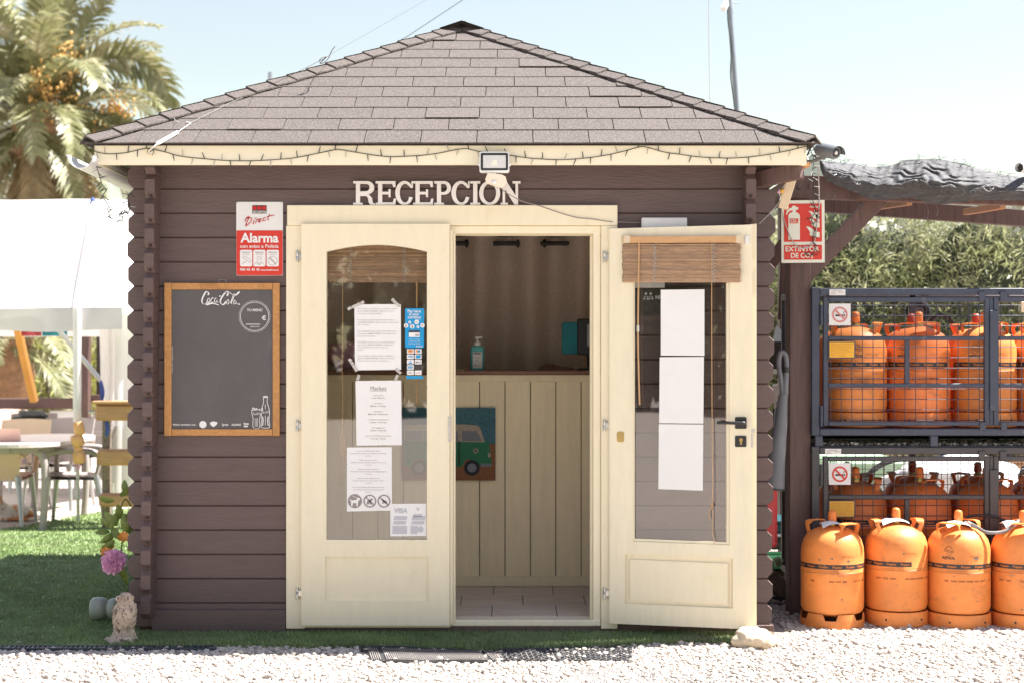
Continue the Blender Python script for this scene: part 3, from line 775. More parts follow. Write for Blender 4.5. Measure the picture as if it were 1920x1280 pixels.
# hip caps, bent over each hip, lowest first
def hip(rot, n=19):
    c, s = math.cos(rot), math.sin(rot)
    f1, f2 = face_map(rot), face_map(rot + PI / 2)
    for i in range(n):
        a = SL * i / n; b = min(SL * (i + 1) / n + 0.045, SL)
        ring = []
        for t, h in ((a - (0.012 if i == 0 else 0), 0.027 + random.uniform(0, .003)), (b, 0.018)):
            ur = HALF * (1 - t / SL)
            w = 0.092 + random.uniform(-.003, .003)
            row = []
            for j, q in enumerate((-1, -.55, -.12, .12, .55, 1)):
                d = abs(q) * w; hl = math.hypot(HALF, SL)
                uu, tt = ur - d * SL / hl, t - d * HALF / hl + w * .45
                hh = h - 0.004 * abs(q) + 0.004 * (1 - abs(q))
                row.append(f1(uu, tt, hh) if q < 0 else f2(-uu, tt, hh))
            ring.append(row)
        top = ring[0] + ring[1]
        low = [v - Vector((0, 0, 0.0075)) for v in top]
        vs = top + low; m_ = 6
        fs = [(j, j + 1, m_ + j + 1, m_ + j) for j in range(5)] + [(12 + j, 12 + m_ + j, 12 + m_ + j + 1, 12 + j + 1) for j in range(5)]
        fs += [(j, 12 + j, 13 + j, j + 1) for j in range(5)] + [(m_ + j, m_ + j + 1, 13 + m_ + j, 12 + m_ + j) for j in range(5)]
        fs += [(0, m_, 12 + m_, 12), (5, 17, 17 + m_, 5 + m_)]
        part('hip_cap', MB().add(vs, fs), 'shingle', roof)
for k in range(4): hip(k * PI / 2, 19 if k in (0, 3) else 10)
cap = MB()
for (x0, x1) in ((-.122, 0.0), (0.0, .122)):
    def fcap(u, v, x0=x0, x1=x1):
        x = x0 + (x1 - x0) * u
        return (CX + x, AY - .12 + .24 * v, AZ + 0.015 - abs(x) * 0.33)
    cap.grid(fcap, 2, 2)
k = len(cap.v); cap.v += [v - Vector((0, 0, 0.007)) for v in cap.v]; cap.f += [tuple(i + k for i in reversed(f)) for f in cap.f]
part('ridge_cap', cap, 'shingle', roof)
part('flashing_patch', MB().poly([[(-.05, 1.80), (.015, 1.84), (.10, 1.755), (.04, 1.775), (-.02, 1.775)]], lambda a, b: face_map(0)(a, b, 0.0105)), 'white', roof)
# fascia boards and soffit
FY = -0.207
fas = part('fascia', MB().bbox(CX - 1.62, CX + 1.62, FY, FY + 0.02, Z(309.5, FY), Z(273, FY), 0.002), 'fascia', cabin)
for sx in (-1, 1):
    x = CX + sx * 1.62
    part('fascia', MB().bbox(x - .01 - sx * .011, x + .01 - sx * .011, FY + .0205, AY + 1.6, Z(309.5, FY), EZ - .02, 0.002), 'fascia', cabin)
part('fascia', MB().bbox(CX - 1.598, CX + 1.598, AY + 1.58, AY + 1.6, Z(309.5, FY), EZ - .02, 0.002), 'fascia', cabin)
for i in range(2):
    part('soffit_board', MB().bbox(CX - 1.597, CX + 1.597, FY + .022 + i * .1, FY + .12 + i * .1, 2.215, 2.228, 0.002), 'dark_timber', cabin)
for sx in (-1, 1):
    xa, xb = sorted((CX + sx * 1.595, CX + sx * 1.385))
    part('soffit_board', MB().bbox(xa, xb, 0.045, 3.0, 2.213, 2.226, 0.002), 'dark_timber', cabin)
# rafter tail at the right corner
part('rafter_tail', MB().beam((1.10, 0.02, 2.12), (1.325, -0.17, 2.155), 0.045, 0.075), 'brown_post', cabin)
# gutter on the left side: a half round channel, its open end towards the viewer
def gut(u, v, r=0.059, dr=0.0):
    a = PI + PI * u
    return (-1.936 + (r - dr) * math.cos(a), -0.30 + 3.3 * v, 2.205 - .03 * v + (r - dr) * math.sin(a))
gm = MB().grid(lambda u, v: gut(u, v), 14, 1); n0 = len(gm.v)
gm.grid(lambda u, v: gut(u, v, dr=.004), 14, 1)
gm.f += [(i, i + 1, n0 + i + 1, n0 + i) for i in range(14)]
gt = part('gutter', gm, 'gutter', cabin, sm=50)
part('gutter_lip', MB().tube([gut(0, 0, .060), gut(0, 1, .060)], .006, 8), 'gutter', gt, sm=50)
part('gutter_bracket', MB().grid(lambda u, v: gut(u, .10 + v * .008, .062), 14, 1), 'gutter', gt)
# ================================================================== things on and around the facade
# ---------------------------------------------------------------- RECEPCION letters
sign = thing('reception_lettering', 'white slab serif letters spelling RECEPCION standing on the door frame', 'lettering', (X(820), -0.01, Z(386)))
def letter(loops):
    y0, y1 = -0.020, -0.006
    part('letter', MB().prism(loops, lambda a, b: (X(a), y0, Z(b)), lambda a, b: (X(a), y1, Z(b))), 'letter', sign)
T, B = 341.0, 385.6
sf, st = 4.2, 7.8                              # serif height, stem width
def lR(x0, x1):
    w = x1 - x0; s0, s1 = x0 + 5, x0 + 5 + st; m = (T + B) / 2 + 1
    top = [(x0, T), (x0 + w * .62, T)] + arc(x0 + w * .60, (T + m) / 2 + .5, w * .36, (m - T) / 2 + 1, -80, 75, 12)
    leg = [(x0 + w * .74, m + 2.5), (x0 + w * .86, m + 8), (x0 + w * .88, B - 6), (x0 + w * .93, B - 3.5), (x1, B - 3), (x1, B), (x0 + w * .78, B), (x0 + w * .70, B - 5), (x0 + w * .68, m + 9), (x0 + w * .60, m + 4.5)]
    out = top + leg + [(s1, m + 4.5), (s1, B - sf), (s1 + 5, B - sf), (s1 + 5, B), (x0, B), (x0, B - sf), (s0, B - sf), (s0, T + sf), (x0, T + sf)]
    hole = [(s1, T + 5), (x0 + w * .58, T + 5)] + arc(x0 + w * .58, (T + m) / 2 + .2, w * .17, (m - T) / 2 - 4.6, -85, 85, 10) + [(s1, m - 4.2)]
    letter([out, hole])
def lP(x0, x1):
    w = x1 - x0; s0, s1 = x0 + 5, x0 + 5 + st; m = (T + B) / 2 + 3
    out = [(x0, T), (x0 + w * .6, T)] + arc(x0 + w * .58, (T + m) / 2, w * .42, (m - T) / 2, -88, 88, 14) + [(s1, m), (s1, B - sf), (s1 + 5.5, B - sf), (s1 + 5.5, B), (x0, B), (x0, B - sf), (s0, B - sf), (s0, T + sf), (x0, T + sf)]
    hole = [(s1, T + 5), (x0 + w * .55, T + 5)] + arc(x0 + w * .56, (T + m) / 2, w * .2, (m - T) / 2 - 4.8, -85, 85, 10) + [(s1, m - 4.8)]
    letter([out, hole])
def lE(x0, x1):
    w = x1 - x0; s0, s1 = x0 + 4.5, x0 + 4.5 + st; m = (T + B) / 2
    letter([[(x0, T), (x1 - 1, T), (x1 - 1, T + 11), (x1 - 5, T + 11), (x1 - 7, T + 5), (s1, T + 5), (s1, m - 2.4), (x1 - 14, m - 2.4), (x1 - 14, m - 7), (x1 - 10, m - 7), (x1 - 10, m + 7.5), (x1 - 14, m + 7.5), (x1 - 14, m + 2.4), (s1, m + 2.4),
             (s1, B - 5), (x1 - 6, B - 5), (x1 - 4, B - 12), (x1, B - 12), (x1 - 1, B), (x0, B), (x0, B - sf), (s0, B - sf), (s0, T + sf), (x0, T + sf)]])
def lC(x0, x1):
    cx, cy, rx, ry = (x0 + x1) / 2 + .5, (T + B) / 2, (x1 - x0) / 2 + .8, (B - T) / 2 + .4
    o = arc(cx, cy, rx, ry, -38, -325 + 4, 34)
    i = arc(cx + .8, cy, rx - 7.6, ry - 5.0, -316, -52, 30)
    letter([[(x1 - .5, T + 12.5), (x1 - 4.5, T + 13)] + [(cx + (rx - 5) * math.cos(R(-40)), cy + (ry - 4) * math.sin(R(-40)))] + list(reversed(i))[1:-1] + [(x1 - 7, B - 15.5), (x1 - .6, B - 14)] + list(reversed(o))[1:] + [(x1 - 3.5, T + 3), (x1 - 3, T), (x1 - .2, T)]])
def lI(x0, x1):
    c = (x0 + x1) / 2
    letter([[(x0, T), (x1, T), (x1, T + sf), (c + st / 2, T + sf), (c + st / 2, B - sf), (x1, B - sf), (x1, B), (x0, B), (x0, B - sf), (c - st / 2, B - sf), (c - st / 2, T + sf), (x0, T + sf)]])
def lO(x0, x1):
    cx, cy, rx, ry = (x0 + x1) / 2, (T + B) / 2, (x1 - x0) / 2, (B - T) / 2 + .4
    letter([circle(cx, cy, rx, 40, ry), circle(cx, cy, rx - 7.8, 32, ry - 5)])
def lN(x0, x1):
    letter([[(x0, T), (x0 + 11, T), (x1 - 9.5, B - 18), (x1 - 9.5, T + sf), (x1 - 15, T + sf), (x1 - 15, T), (x1, T), (x1, T + sf), (x1 - 4.6, T + sf), (x1 - 4.6, B), (x1 - 11, B), (x0 + 8.6, T + 15),
             (x0 + 8.6, B - sf), (x0 + 14, B - sf), (x0 + 14, B), (x0, B), (x0, B - sf), (x0 + 4, B - sf), (x0 + 4, T + sf), (x0, T + sf)]])
lR(663, 704); lE(705, 743); lC(742, 775); lE(775, 813); lP(814.5, 846); lC(847, 881); lI(882, 900.5); lO(898.5, 938); lN(938.5, 976)

# ---------------------------------------------------------------- floodlight on the fascia
fl = thing('floodlight', 'white floodlight with motion sensor hanging from the fascia above the lettering', 'floodlight', P(928, 305, -0.26))
LY = -0.262
q = lambda y: (lambda a, b: (X(a, LY), y, Z(b, LY)))
part('housing', MB().prism([rrect(899, 285, 955, 324, 4)], q(LY), q(LY + 0.028)), 'white', fl)
part('bezel', MB().prism([rrect(901.5, 287.5, 952.5, 320, 2.5), rrect(905.5, 291.5, 948.5, 316, 1)], q(LY - 0.003), q(LY - 0.0002)), 'black', fl)
part('lens', MB().prism([rectp(905.7, 291.7, 948.3, 315.8)], q(LY - 0.0016), q(LY - 0.0004)), 'lamp_glass', fl)
part('led_chip', MB().prism([rectp(922, 300, 932, 310)], q(LY - 0.0022), q(LY - 0.0017)), 'sign_cream', fl)
part('bracket', MB().beam(P(930, 300, -0.23), P(930, 300, -0.195), 0.05, 0.03), 'white', fl)
part('bracket', MB().tube([P(899.5, 309, LY + .014), P(897, 309, LY + .014)], .008, 8).tube([P(954, 309, LY + .014), P(957.5, 309, LY + .014)], .008, 8), 'white', fl)
part('sensor_neck', MB().tube([P(926, 323, LY + .014), P(927, 333, LY)], .009, 10), 'cream_plastic', fl)
q2 = lambda y0, k=0.0: (lambda a, b: (X(a, LY), y0 + (b - 340) * k, Z(b, LY)))
sen = part('motion_sensor', MB().prism([[(915, 326), (941, 329), (948, 333), (951, 344), (943, 353), (935, 352), (912, 344), (910, 337)]], q2(LY - .022, .0006), q2(LY + .012, .0006)), 'cream_plastic', fl)
part('sensor_eye', MB().ico(P(926.5, 342, LY - .024), .0105, 2, sc=(1.2, .7, 1)), 'white', sen, sm=60)
single('lamp_cable', MB().tube(spline([P(938, 351, -.255), P(944, 358, -.2), P(958, 367, -.10), P(980, 378, -.045), P(1010, 386, -.034), P(1045, 398, -.033), P(1080, 408, -.034), P(1110, 411, -.034), P(1140, 415.5, -.036), P(1160, 416.5, -.02), P(1210, 418, -.012)], 6), .0022, 6), 'ink_grey', 'thin grey cable drooping from the floodlight across the top of the door frame', 'cable')

# ---------------------------------------------------------------- string of lights
def bulbs(parent, pts, Y, step, seed, spread=None):
    """a wire through the points with small capped bulbs along it; each bulb is a part"""
    r = random.Random(seed)
    path = spline(pts, 6)
    part('cord', MB().tube(path, .0019, 5), 'wire', parent)
    acc = 0; side = 1; me = []
    for k in range(3):
        mb = MB().tube([(0, 0, 0), (0, 0, .013)], .0017, 5).tube([(0, 0, .0125), (0, 0, .022), (0, 0, .0245)], [.0016, .0014, .0006], 5)
        me.append(mb.mesh('bulb', 'wire' if k else 'bulb'))
    for a, b in zip(path, path[1:]):
        acc += (b - a).length
        if acc > step * r.uniform(.75, 1.25):
            acc = 0; side = -side
            d = (b - a).normalized()
            if spread is None: ax = Vector((r.uniform(-.45, .45), r.uniform(-.25, 0), side)).normalized()
            else: ax = Vector((r.uniform(-1, 1), r.uniform(-.6, .3), r.uniform(-.8, .4))).normalized()
            share('bulb', me[r.randrange(3)], parent, Matrix.Translation(b) @ ax.to_track_quat('Z', 'Y').to_matrix().to_4x4() @ Matrix.Scale(1.3, 4))
SY = -0.2125
gar = [(177, 275), (178, 284), (201.5, 289), (235, 287), (262, 281), (281, 279), (309, 285.5), (342.6, 294), (403, 300), (437, 302), (477, 302), (514, 300), (551, 296.6), (591, 289), (625, 282), (640, 281.5), (673.6, 287), (724, 294), (774, 293), (814.7, 289), (868, 279.5), (895, 284), (925, 288), (956, 291.6), (992.7, 297), (1043, 300), (1086.8, 298), (1127, 293), (1164, 285.5), (1201, 276), (1218, 278), (1244.6, 285.5), (1280, 290.6), (1313.6, 295), (1364, 297), (1397.6, 295.6), (1431, 291.6), (1468, 285), (1495, 279), (1515, 274)]
s1 = thing('string_lights', 'string of unlit mini lights looping along the cream fascia', 'string lights', P(848, 290, SY))
bulbs(s1, [P(a, b, SY) for a, b in gar], SY, .0375, 3)
s2 = thing('string_lights', 'tangled bunch of mini lights hanging from the gutter at the left corner', 'string lights', P(210, 380, -.2))
bulbs(s2, [P(a, b, y) for a, b, y in ((178, 300, -.2), (184, 322, -.21), (191, 345, -.22), (199, 356, -.2), (193, 368, -.21), (199, 380, -.2), (206, 392, -.22), (203, 402, -.18), (213, 412, -.2), (222, 416, -.21), (230, 409, -.2), (227, 398, -.19), (236, 396, -.2), (240, 402, -.18), (244, 388, -.15), (239, 372, -.14), (246, 362, -.13))], 0, .011, 4, 1)
s3 = thing('string_lights', 'string of mini lights dangling over the extinguisher sign', 'string lights', P(1527, 400, .30))
bulbs(s3, [P(a, b, y) for a, b, y in ((1517, 276, -.16), (1526, 300, .02), (1523, 325, .2), (1526, 350, .31), (1524, 375, .325), (1529, 395, .325), (1522, 412, .325), (1527, 430, .325), (1523, 450, .325), (1529, 465, .325), (1520, 480, .325), (1508, 476, .325))], 0, .028, 5, 1)
single('pale_cable', MB().tube(spline([P(1524, 276, -.15), P(1533, 300, .1), P(1535, 340, .315), P(1536, 385, .326), P(1532, 420, .326), P(1526, 455, .326), P(1508, 466, .326), P(1490, 458, .326), P(1474, 425, .326), P(1466, 395, .326), P(1464, 370, .2)], 6), .0028, 6), 'wire_pale', 'thin pale cable looping down over the extinguisher sign', 'cable')
single('wall_cable', MB().tube(spline([P(1465, 360, .1), P(1462, 376, .02), P(1450, 394, -.014), P(1436, 408, -.016), P(1424, 420, -.03)], 6), .0018, 6), 'wire_pale', 'thin pale cable running down the logs to the open door', 'cable')

# ---------------------------------------------------------------- alarm sign
al = thing('alarm_sign', 'red and white enamel alarm sign on the logs above the chalkboard', 'sign', P(487, 516, -.004))
AYP = -0.006
fa = lambda y: (lambda a, b: (X(a, AYP), y, Z(b, AYP)))
part('plate', MB().prism([rrect(443, 379, 530.5, 517, 2)], fa(AYP), fa(-.001)), 'sign_white', al)
pl = plane(AYP)
part('red_field', MB().poly([rrect(443.4, 432.5, 530, 516.6, 2)], pl), 'red', al)
mb = MB(); mb.poly([rectp(473, 385.4, 500, 401)], pl); part('emblem', mb, 'ink', al)
p2 = plane(AYP, .003); mb = MB()
for i in range(3): mb.poly([circle(477.5 + i * 9, 390.5, 4.1, 16)], p2)
stroke(mb, p2, [(459, 416), (463, 408.5), (467, 408), (463, 417), (460.5, 424.5)], 1.7)
stroke(mb, p2, [(460.5, 424.8), (468, 419), (472, 412), (469, 408.6), (461, 410.5)], 1.5)
for l in ([(477, 413), (474.5, 420), (476.5, 420)], [(479, 419.5), (482, 412), (483.5, 412.5), (486, 411)], [(484, 417), (490, 412), (487, 411), (485, 417), (490, 416)], [(498, 409.5), (495, 409), (493, 415), (499, 413)], [(506, 402), (502, 411.5), (505, 412.5)], [(500, 407.5), (507, 405.5), (515, 404)], [(477.5, 410.5), (481, 409)]): stroke(mb, p2, l, 1.35)
part('red_script', mb, 'red_dark', al)
mb = MB(); p3 = plane(AYP, .003)
write(mb, p3, 'SECURITAS', 474, 499.5, 400, 4.2, .012)
write(mb, p3, 'Alarma', 451, 522.5, 454.6, 16.5, .03)
write(mb, p3, 'con aviso a Policía', 450.5, 522.5, 465, 6.0, .015)
write(mb, p3, '900 45 45 45', 450.2, 487, 508, 4.6, .02); write(mb, p3, 'securitasdirect.es', 489.5, 522.5, 508, 3.1, .02)
for i in range(3): part('picture_field', MB().poly([rrect(450.3 + i * 24.9, 469, 473.2 + i * 24.9, 500, 3)], p3), 'chalk_white', al)
part('white_lettering', mb, 'chalk_white', al)
mb = MB(); p4 = plane(AYP, .005)
for i, t in enumerate(('Grabación', 'Vigilante', 'Alarma')): write(mb, p4, t, 453.3 + i * 24.9, 470 + i * 24.9, 474.8, 2.6, .01); write(mb, p4, ('de imágenes', 'Acuda', 'con verificación')[i], 454.5 + i * 24.9, 468.5 + i * 24.9, 478.2, 1.7)
stroke(mb, p4, [(455, 483), (465, 490), (469, 493), (470, 488), (460, 481.5), (455, 483)], .55); stroke(mb, p4, [(454, 496), (459, 491), (462, 494)], .6)
stroke(mb, p4, circle(486.5, 484, 4.2, 14, 2.4) + [(490.7, 484)], .5); stroke(mb, p4, [(482, 488), (484, 493), (486.5, 496), (489, 493), (491, 488)], .5); stroke(mb, p4, [(477, 497), (481, 493), (486, 497), (492, 493), (496, 497)], .5)
stroke(mb, p4, circle(511.5, 489.5, 8.4, 24) + [(519.9, 489.5)], .6); stroke(mb, p4, [(506, 483.5), (517, 495.5)], 1.5)
part('pictograms', mb, 'ink_grey', al)
for sx, sy in ((445.3, 381.5), (528.2, 381.5), (445.3, 514.5), (528.2, 514.5)):
    part('rivet', MB().lathe([(.002, AYP - .003), (.0022, AYP - .0015)], 8, 'y', P(sx, sy, 0) * 1 - Vector((0, 0, 0))), 'ink_grey', al)

# ---------------------------------------------------------------- chalkboard
cb = thing('chalkboard', 'black menu chalkboard in a honey coloured wooden frame on the log wall', 'chalkboard', P(415, 816, -.01))
CY = -0.022
cf = lambda y: (lambda a, b: (X(a, CY), y, Z(b, CY)))
part('board', MB().prism([rectp(318, 540, 514, 806)], cf(-.013), cf(-.003)), 'chalk', cb)
part('frame_rail', MB().bbox(X(307.5, CY), X(321, CY), CY, -.0035, Z(816.5, CY), Z(530, CY), .0025), 'frame_wood', cb)
part('frame_rail', MB().bbox(X(511, CY), X(524, CY), CY, -.0035, Z(816.5, CY), Z(530.5, CY), .0025), 'frame_wood', cb)
part('frame_rail', MB().bbox(X(321.3, CY), X(510.7, CY), CY + .001, -.0035, Z(543, CY), Z(530.5, CY), .0025), 'frame_wood', cb)
part('frame_rail', MB().bbox(X(321.3, CY), X(510.7, CY), CY + .001, -.0035, Z(816, CY), Z(803.5, CY), .0025), 'frame_wood', cb)
part('hanger', MB().tube([P(411, 530, -.005), P(411, 524.5, -.005), P(423.5, 524.5, -.005), P(423.5, 530, -.005)], .0012, 6), 'steel', cb)
CP = -0.013
pc = plane(CP); mb = MB()
def logo(mb, f, ox, oy, k, w=2.6):
    """flowing script with two swashes, in a box 100 x 36"""
    S = [([(17, 26), (18, 32), (12, 35), (5, 24), (1, 12), (4, 4), (11, 4), (17, 10)], w), ([(5, 4.2), (14, 2), (24, 5), (34, 4), (44, 1)], w * 1.2),
         ([(20, 19), (16, 16), (14, 9), (17, 6), (21, 11), (20, 19)], w * .5),
         ([(31, 17), (28, 20), (24, 13), (25, 7), (31, 9)], w * .55),
         ([(40, 18), (36, 19), (33, 12), (35, 7), (39, 12), (41, 20)], w * .5), ([(41, 20), (40, 9), (44, 8)], w * .5), ([(45, 23), (49, 24)], w),
         ([(65, 24), (68, 31), (62, 33), (54, 24), (48, 11), (51, 3), (57, 3), (62, 10)], w), ([(60, 33), (68, 35), (80, 27), (88, 27), (97, 35)], w * 1.1),
         ([(69, 15), (65, 12), (64, 5), (67, 3), (70, 8), (69, 15)], w * .5),
         ([(74, 5), (79, 20), (84, 31), (82, 20), (76, 6), (79, 3)], w * .5),
         ([(88, 13), (84, 12), (82, 6), (84, 3), (88, 8), (90, 15)], w * .5), ([(90, 15), (89, 5), (93, 4)], w * .5)]
    for pts, ww in S: stroke(mb, f, [(ox + x * k, oy - y * k) for x, y in pts], ww * k * 1.5, ang=32, smoothn=7)
    mb.poly([circle(ox + 96 * k, oy - 3 * k, 2 * k, 10)], f)
logo(mb, pc, 378, 573, .735)
part('script_logo', mb, 'chalk_white', cb); mb = MB()
stroke(mb, pc, [(p[0], p[1]) for p in circle(477.5, 593.5, 26.5, 60)] + [(504, 593.5)], .9)
for i in range(64):
    a = 2 * PI * i / 64; stroke(mb, pc, [(477.5 + 29 * math.cos(a), 593.5 + 29 * math.sin(a)), (477.5 + 29 * math.cos(a + .055), 593.5 + 29 * math.sin(a + .055))], .9, smoothn=0)
part('menu_ring', mb, 'chalk_white', cb); mb = MB()
write(mb, pc, 'TU MENÚ', 463, 492, 584, 4.6, .02); write(mb, pc, '€', 490.5, 499, 600, 7.4, .03)
mb.poly([rectp(461, 607.4, 488, 608.6)], pc); write(mb, pc, 'TRES PLATOS', 469, 486, 613.6, 1.9, .02)
write(mb, pc, 'Pídelo también con', 324.5, 367, 796.6, 3.0, .02)
mb.poly([circle(380.6, 795, 6.8, 24)], pc)
mb.poly([[(394, 791), (400, 789), (407.5, 790.5), (407.5, 794), (400.5, 800), (394.5, 795)]], pc)
write(mb, pc, 'Sprite', 416, 428, 797, 3.8, .02, .2); write(mb, pc, 'AQUARIUS', 434, 451.5, 796.8, 3.2, .03, .15); write(mb, pc, 'fuze', 457, 466.5, 795, 3.6, .04); write(mb, pc, 'tea', 457, 465, 799.5, 3.6, .04)
part('lettering', mb, 'chalk_white', cb); mb = MB()
bot = [(494, 742), (501.5, 742), (501.5, 747.5), (501, 753), (504.5, 765), (505.5, 775), (504.5, 785), (505.5, 796), (504.5, 801), (491, 801), (490, 796), (491.2, 785), (490, 775), (491, 765), (494.5, 753), (494, 747.5)]
stroke(mb, pc, bot + [bot[0]], 1.1, smoothn=3)
mb.poly([rectp(494.8, 743, 500.8, 745)], pc); stroke(mb, pc, [(492.5, 764), (492, 770)], 1.4, smoothn=0); stroke(mb, pc, [(497.6, 757), (497.6, 766)], .9, smoothn=0); stroke(mb, pc, [(497.6, 778), (497.6, 796)], .9, smoothn=0); stroke(mb, pc, [(492.5, 780), (493.5, 788), (492.5, 797)], 1.6); stroke(mb, pc, [(502.8, 780), (502, 788), (503, 797)], 1.6)
logo(mb, pc, 491.6, 774, .13, 2.8); part('bottle_drawing', mb, 'chalk_white', cb); mb = MB()
gls = [(472.5, 768), (489, 768), (489.3, 774), (487, 784), (486.6, 801), (475, 801), (474.7, 784), (472.3, 774)]
stroke(mb, pc, gls + [gls[0]], 1.0, smoothn=3)
stroke(mb, pc, [(473, 767), (475, 763.5), (478, 766.5), (481, 765), (484, 767.5), (488, 766)], 1.6)
for gx in (478.5, 480.8, 483.2): stroke(mb, pc, [(gx, 783), (gx, 799)], .7, smoothn=0)
logo(mb, pc, 474.5, 777, .135, 2.8); part('glass_drawing', mb, 'chalk_white', cb); mb = MB()
k0 = len(mb.v); write(mb, lambda a, b: pc(322.6 + b, 698 - a), 'marcas registradas', 0, 50, 1.2, 1.7)
part('lettering', mb, 'chalk_white', cb)

# ---------------------------------------------------------------- notices in the left door glass
def notice(label, loops, Y, m='paper', name='notice', cat='notice', th=.0012):
    ctr = loops[0]; cx_ = sum(p[0] for p in ctr) / len(ctr); by = max(p[1] for p in ctr)
    t = thing(name, label, cat, P(cx_, by, Y))
    f = lambda y: (lambda a, b: (X(a, Y), y, Z(b, Y)))
    part('sheet', MB().prism(loops, f(Y), f(Y + th)), m, t); return t
GY = -0.0365
n1 = notice('white emergency contact notice with five text blocks taped to the left door glass', [[(664.5, 571), (751.5, 570.5), (752, 692.5), (665.5, 693.5)]], GY)
mb = MB(); pn = plane(GY)
blocks = [(578.5, ['Para emergencias, comuníquese con el teléfono móvil de', 'llamar al |0034 691 436 823|. Después de cerrar la', 'puerta, deje el automóvil delante.']),
          (599.5, ['For emergencies, please contact the mobile number or', 'call |0034 691 436 823|. After the gate is closed, leave', 'the car outside.']),
          (620.5, ['Voor noodgevallen kunt u contact op de telefoon van of', 'bel het nummer |0034 691 436 823|. Na sluiting van de', 'poort, auto buiten laten.']),
          (641, ['Für Notfälle wenden Sie sich an die Mobil Telefonnr.', 'oder rufen Sie |0034 691 436 823| an. Nachdem das', 'Tor geschlossen wurde, lassen Sie das Auto', 'draußen.']),
          (666, ["En cas d'urgence, veuillez contacter le mobile ou", 'appeler le |0034 691 436 823|. Après avoir fermé la', 'barrière, laisser la voiture à l\'extérieur.'])]
for y0, ls in blocks:
    mb = MB()
    for i, l in enumerate(ls):
        x = 670.5; b = y0 + i * 4.6 + 1.5
        for j, seg in enumerate(l.split('|')):
            if not seg.strip(): continue
            w = len(seg.strip()) * (1.5 if j == 1 else 1.36)
            write(mb, pn, seg.strip(), x, x + w, b, 2.0, .014 if j == 1 else 0); x += w + 1.2
    part('text', mb, 'ink_grey', n1)
n2 = notice('white market days list headed Market taped to the left door glass', [[(666.5, 713.5), (752, 712.5), (753.5, 833.5), (668.5, 834.5)]], GY)
mb = MB(); pn = plane(GY)
write(mb, pn, 'Market', 694.5, 724.5, 730.5, 6.6); mb.poly([rectp(694, 731.6, 725, 732.3)], pn)
for i, (a, b) in enumerate((('Santa Pola', 'Lunes / Monday'), ('La Marina', 'Martes / Tuesday'), ('Guardamar', 'Miércoles / Wednesday'), ('La Marina Urbanización', 'Jueves / Thursday'), ('San Fulgencio', 'Sábado / Saturday'), ('Lemon Tree Market Guardamar', 'Domingo / Sunday'))):
    y = 741.5 + i * 15.2
    write(mb, pn, a, 709.5 - len(a) * .9, 709.5 + len(a) * .9, y, 2.3); write(mb, pn, b, 709.5 - len(b) * .9, 709.5 + len(b) * .9, y + 5, 2.3, .008)
part('text', mb, 'ink_grey', n2)
n3 = notice('white dog rules notice with three round dog symbols on the left door glass', [[(650.5, 838), (734.5, 837.5), (735, 956), (650.5, 958)]], GY - .0016)
mb = MB(); pn = plane(GY - .0016)
for i, (a, b) in enumerate((('Los perros deben estar atados.', 'Los perros deben ir sujetos fuera del'), ('Dogs must be on leash.', 'Dogs must be walked outside the camp'), ('Honden moeten aan de lijn.', 'Honden moeten buiten de camping lopen'), ('Hunde müssen angeleint sein.', 'Hunde müssen an der Leine laufen'), ('Les chiens doivent être tenus en laisse.', 'Les chiens doivent être promenés'))):
    y = 845.5 + i * 17
    write(mb, pn, a, 691 - len(a) * .75, 691 + len(a) * .75, y, 1.9); write(mb, pn, b, 691 - len(b) * .9, 691 + len(b) * .9, y + 4.6, 1.9); write(mb, pn, 'recinto.', 685, 697, y + 9, 1.8)
mb.poly([circle(665.5, 938.5, 13.2, 32)], pn)
for cx_ in (693.5, 720):
    mb.poly([circle(cx_, 938.5, 12.2, 32), circle(cx_, 938.5, 9.8, 28)], pn); stroke(mb, pn, [(cx_ - 7.5, 931.5), (cx_ + 7.5, 945.5)], 2, smoothn=0)
    dog = [(-6, 5), (-5, -1), (-1, -3), (1.5, -5), (4.5, -6), (6, -4), (3.5, -2), (2.5, 2), (4, 6), (1.5, 6), (0, 3), (-3, 6), (-6, 6)]
    mb.poly([[(cx_ + (x if cx_ < 700 else -x * .9), 939 + y * (1 if cx_ < 700 else .75)) for x, y in dog]], pn)
part('symbols', mb, 'ink_grey', n3)
mb = MB(); pn = plane(GY - .0016, .004)
mb.poly([[(657, 934), (659, 937), (668, 936), (671, 931), (675, 933), (675, 936), (672, 938), (671, 948), (668.5, 948), (668, 942), (662, 942), (661, 948), (658.5, 948), (658.5, 940), (656, 936)]], pn); stroke(mb, pn, [(661, 928), (670, 933)], .8, smoothn=0)
part('white_dog', mb, 'paper', n3)
n4 = notice('faded white card sticker with payment logos at the bottom of the left door glass', [[(732, 943.5), (799.5, 943), (799.5, 1003.5), (732, 1004.5)]], GY - .003)
mb = MB(); pn = plane(GY - .003)
write(mb, pn, 'VISA', 738, 764, 960.5, 8.5, .03, .12)
mb.poly([rectp(775, 963, 791, 968)], pn); write(mb, pn, 'V', 780, 787, 957, 6.5, .02)
for x, y in ((737, 967), (771, 967)): mb.poly([[(x + 3, y), (x + 27, y), (x + 25, y + 7), (x + 1, y + 7)]], pn); mb.poly([[(x + 2, y + 9), (x + 25, y + 9), (x + 23, y + 15), (x, y + 15)]], pn)
mb.poly([rectp(736, 985, 763, 1000)], pn); mb.poly([rectp(770, 985, 783, 1000)], pn); mb.poly([circle(788.5, 991.5, 5.5, 20)], pn)
part('pale_logos', mb, 'ink_pale', n4)
n5 = thing('currency_sticker', 'tall bright blue pay in your currency sticker on the left door glass', 'sticker', P(777, 650, GY))
f = lambda y: (lambda a, b: (X(a, GY), y, Z(b, GY)))
part('sheet', MB().prism([rrect(759.5, 578.5, 795, 652, 2.5)], f(GY), f(GY + .001)), 'blue', n5)
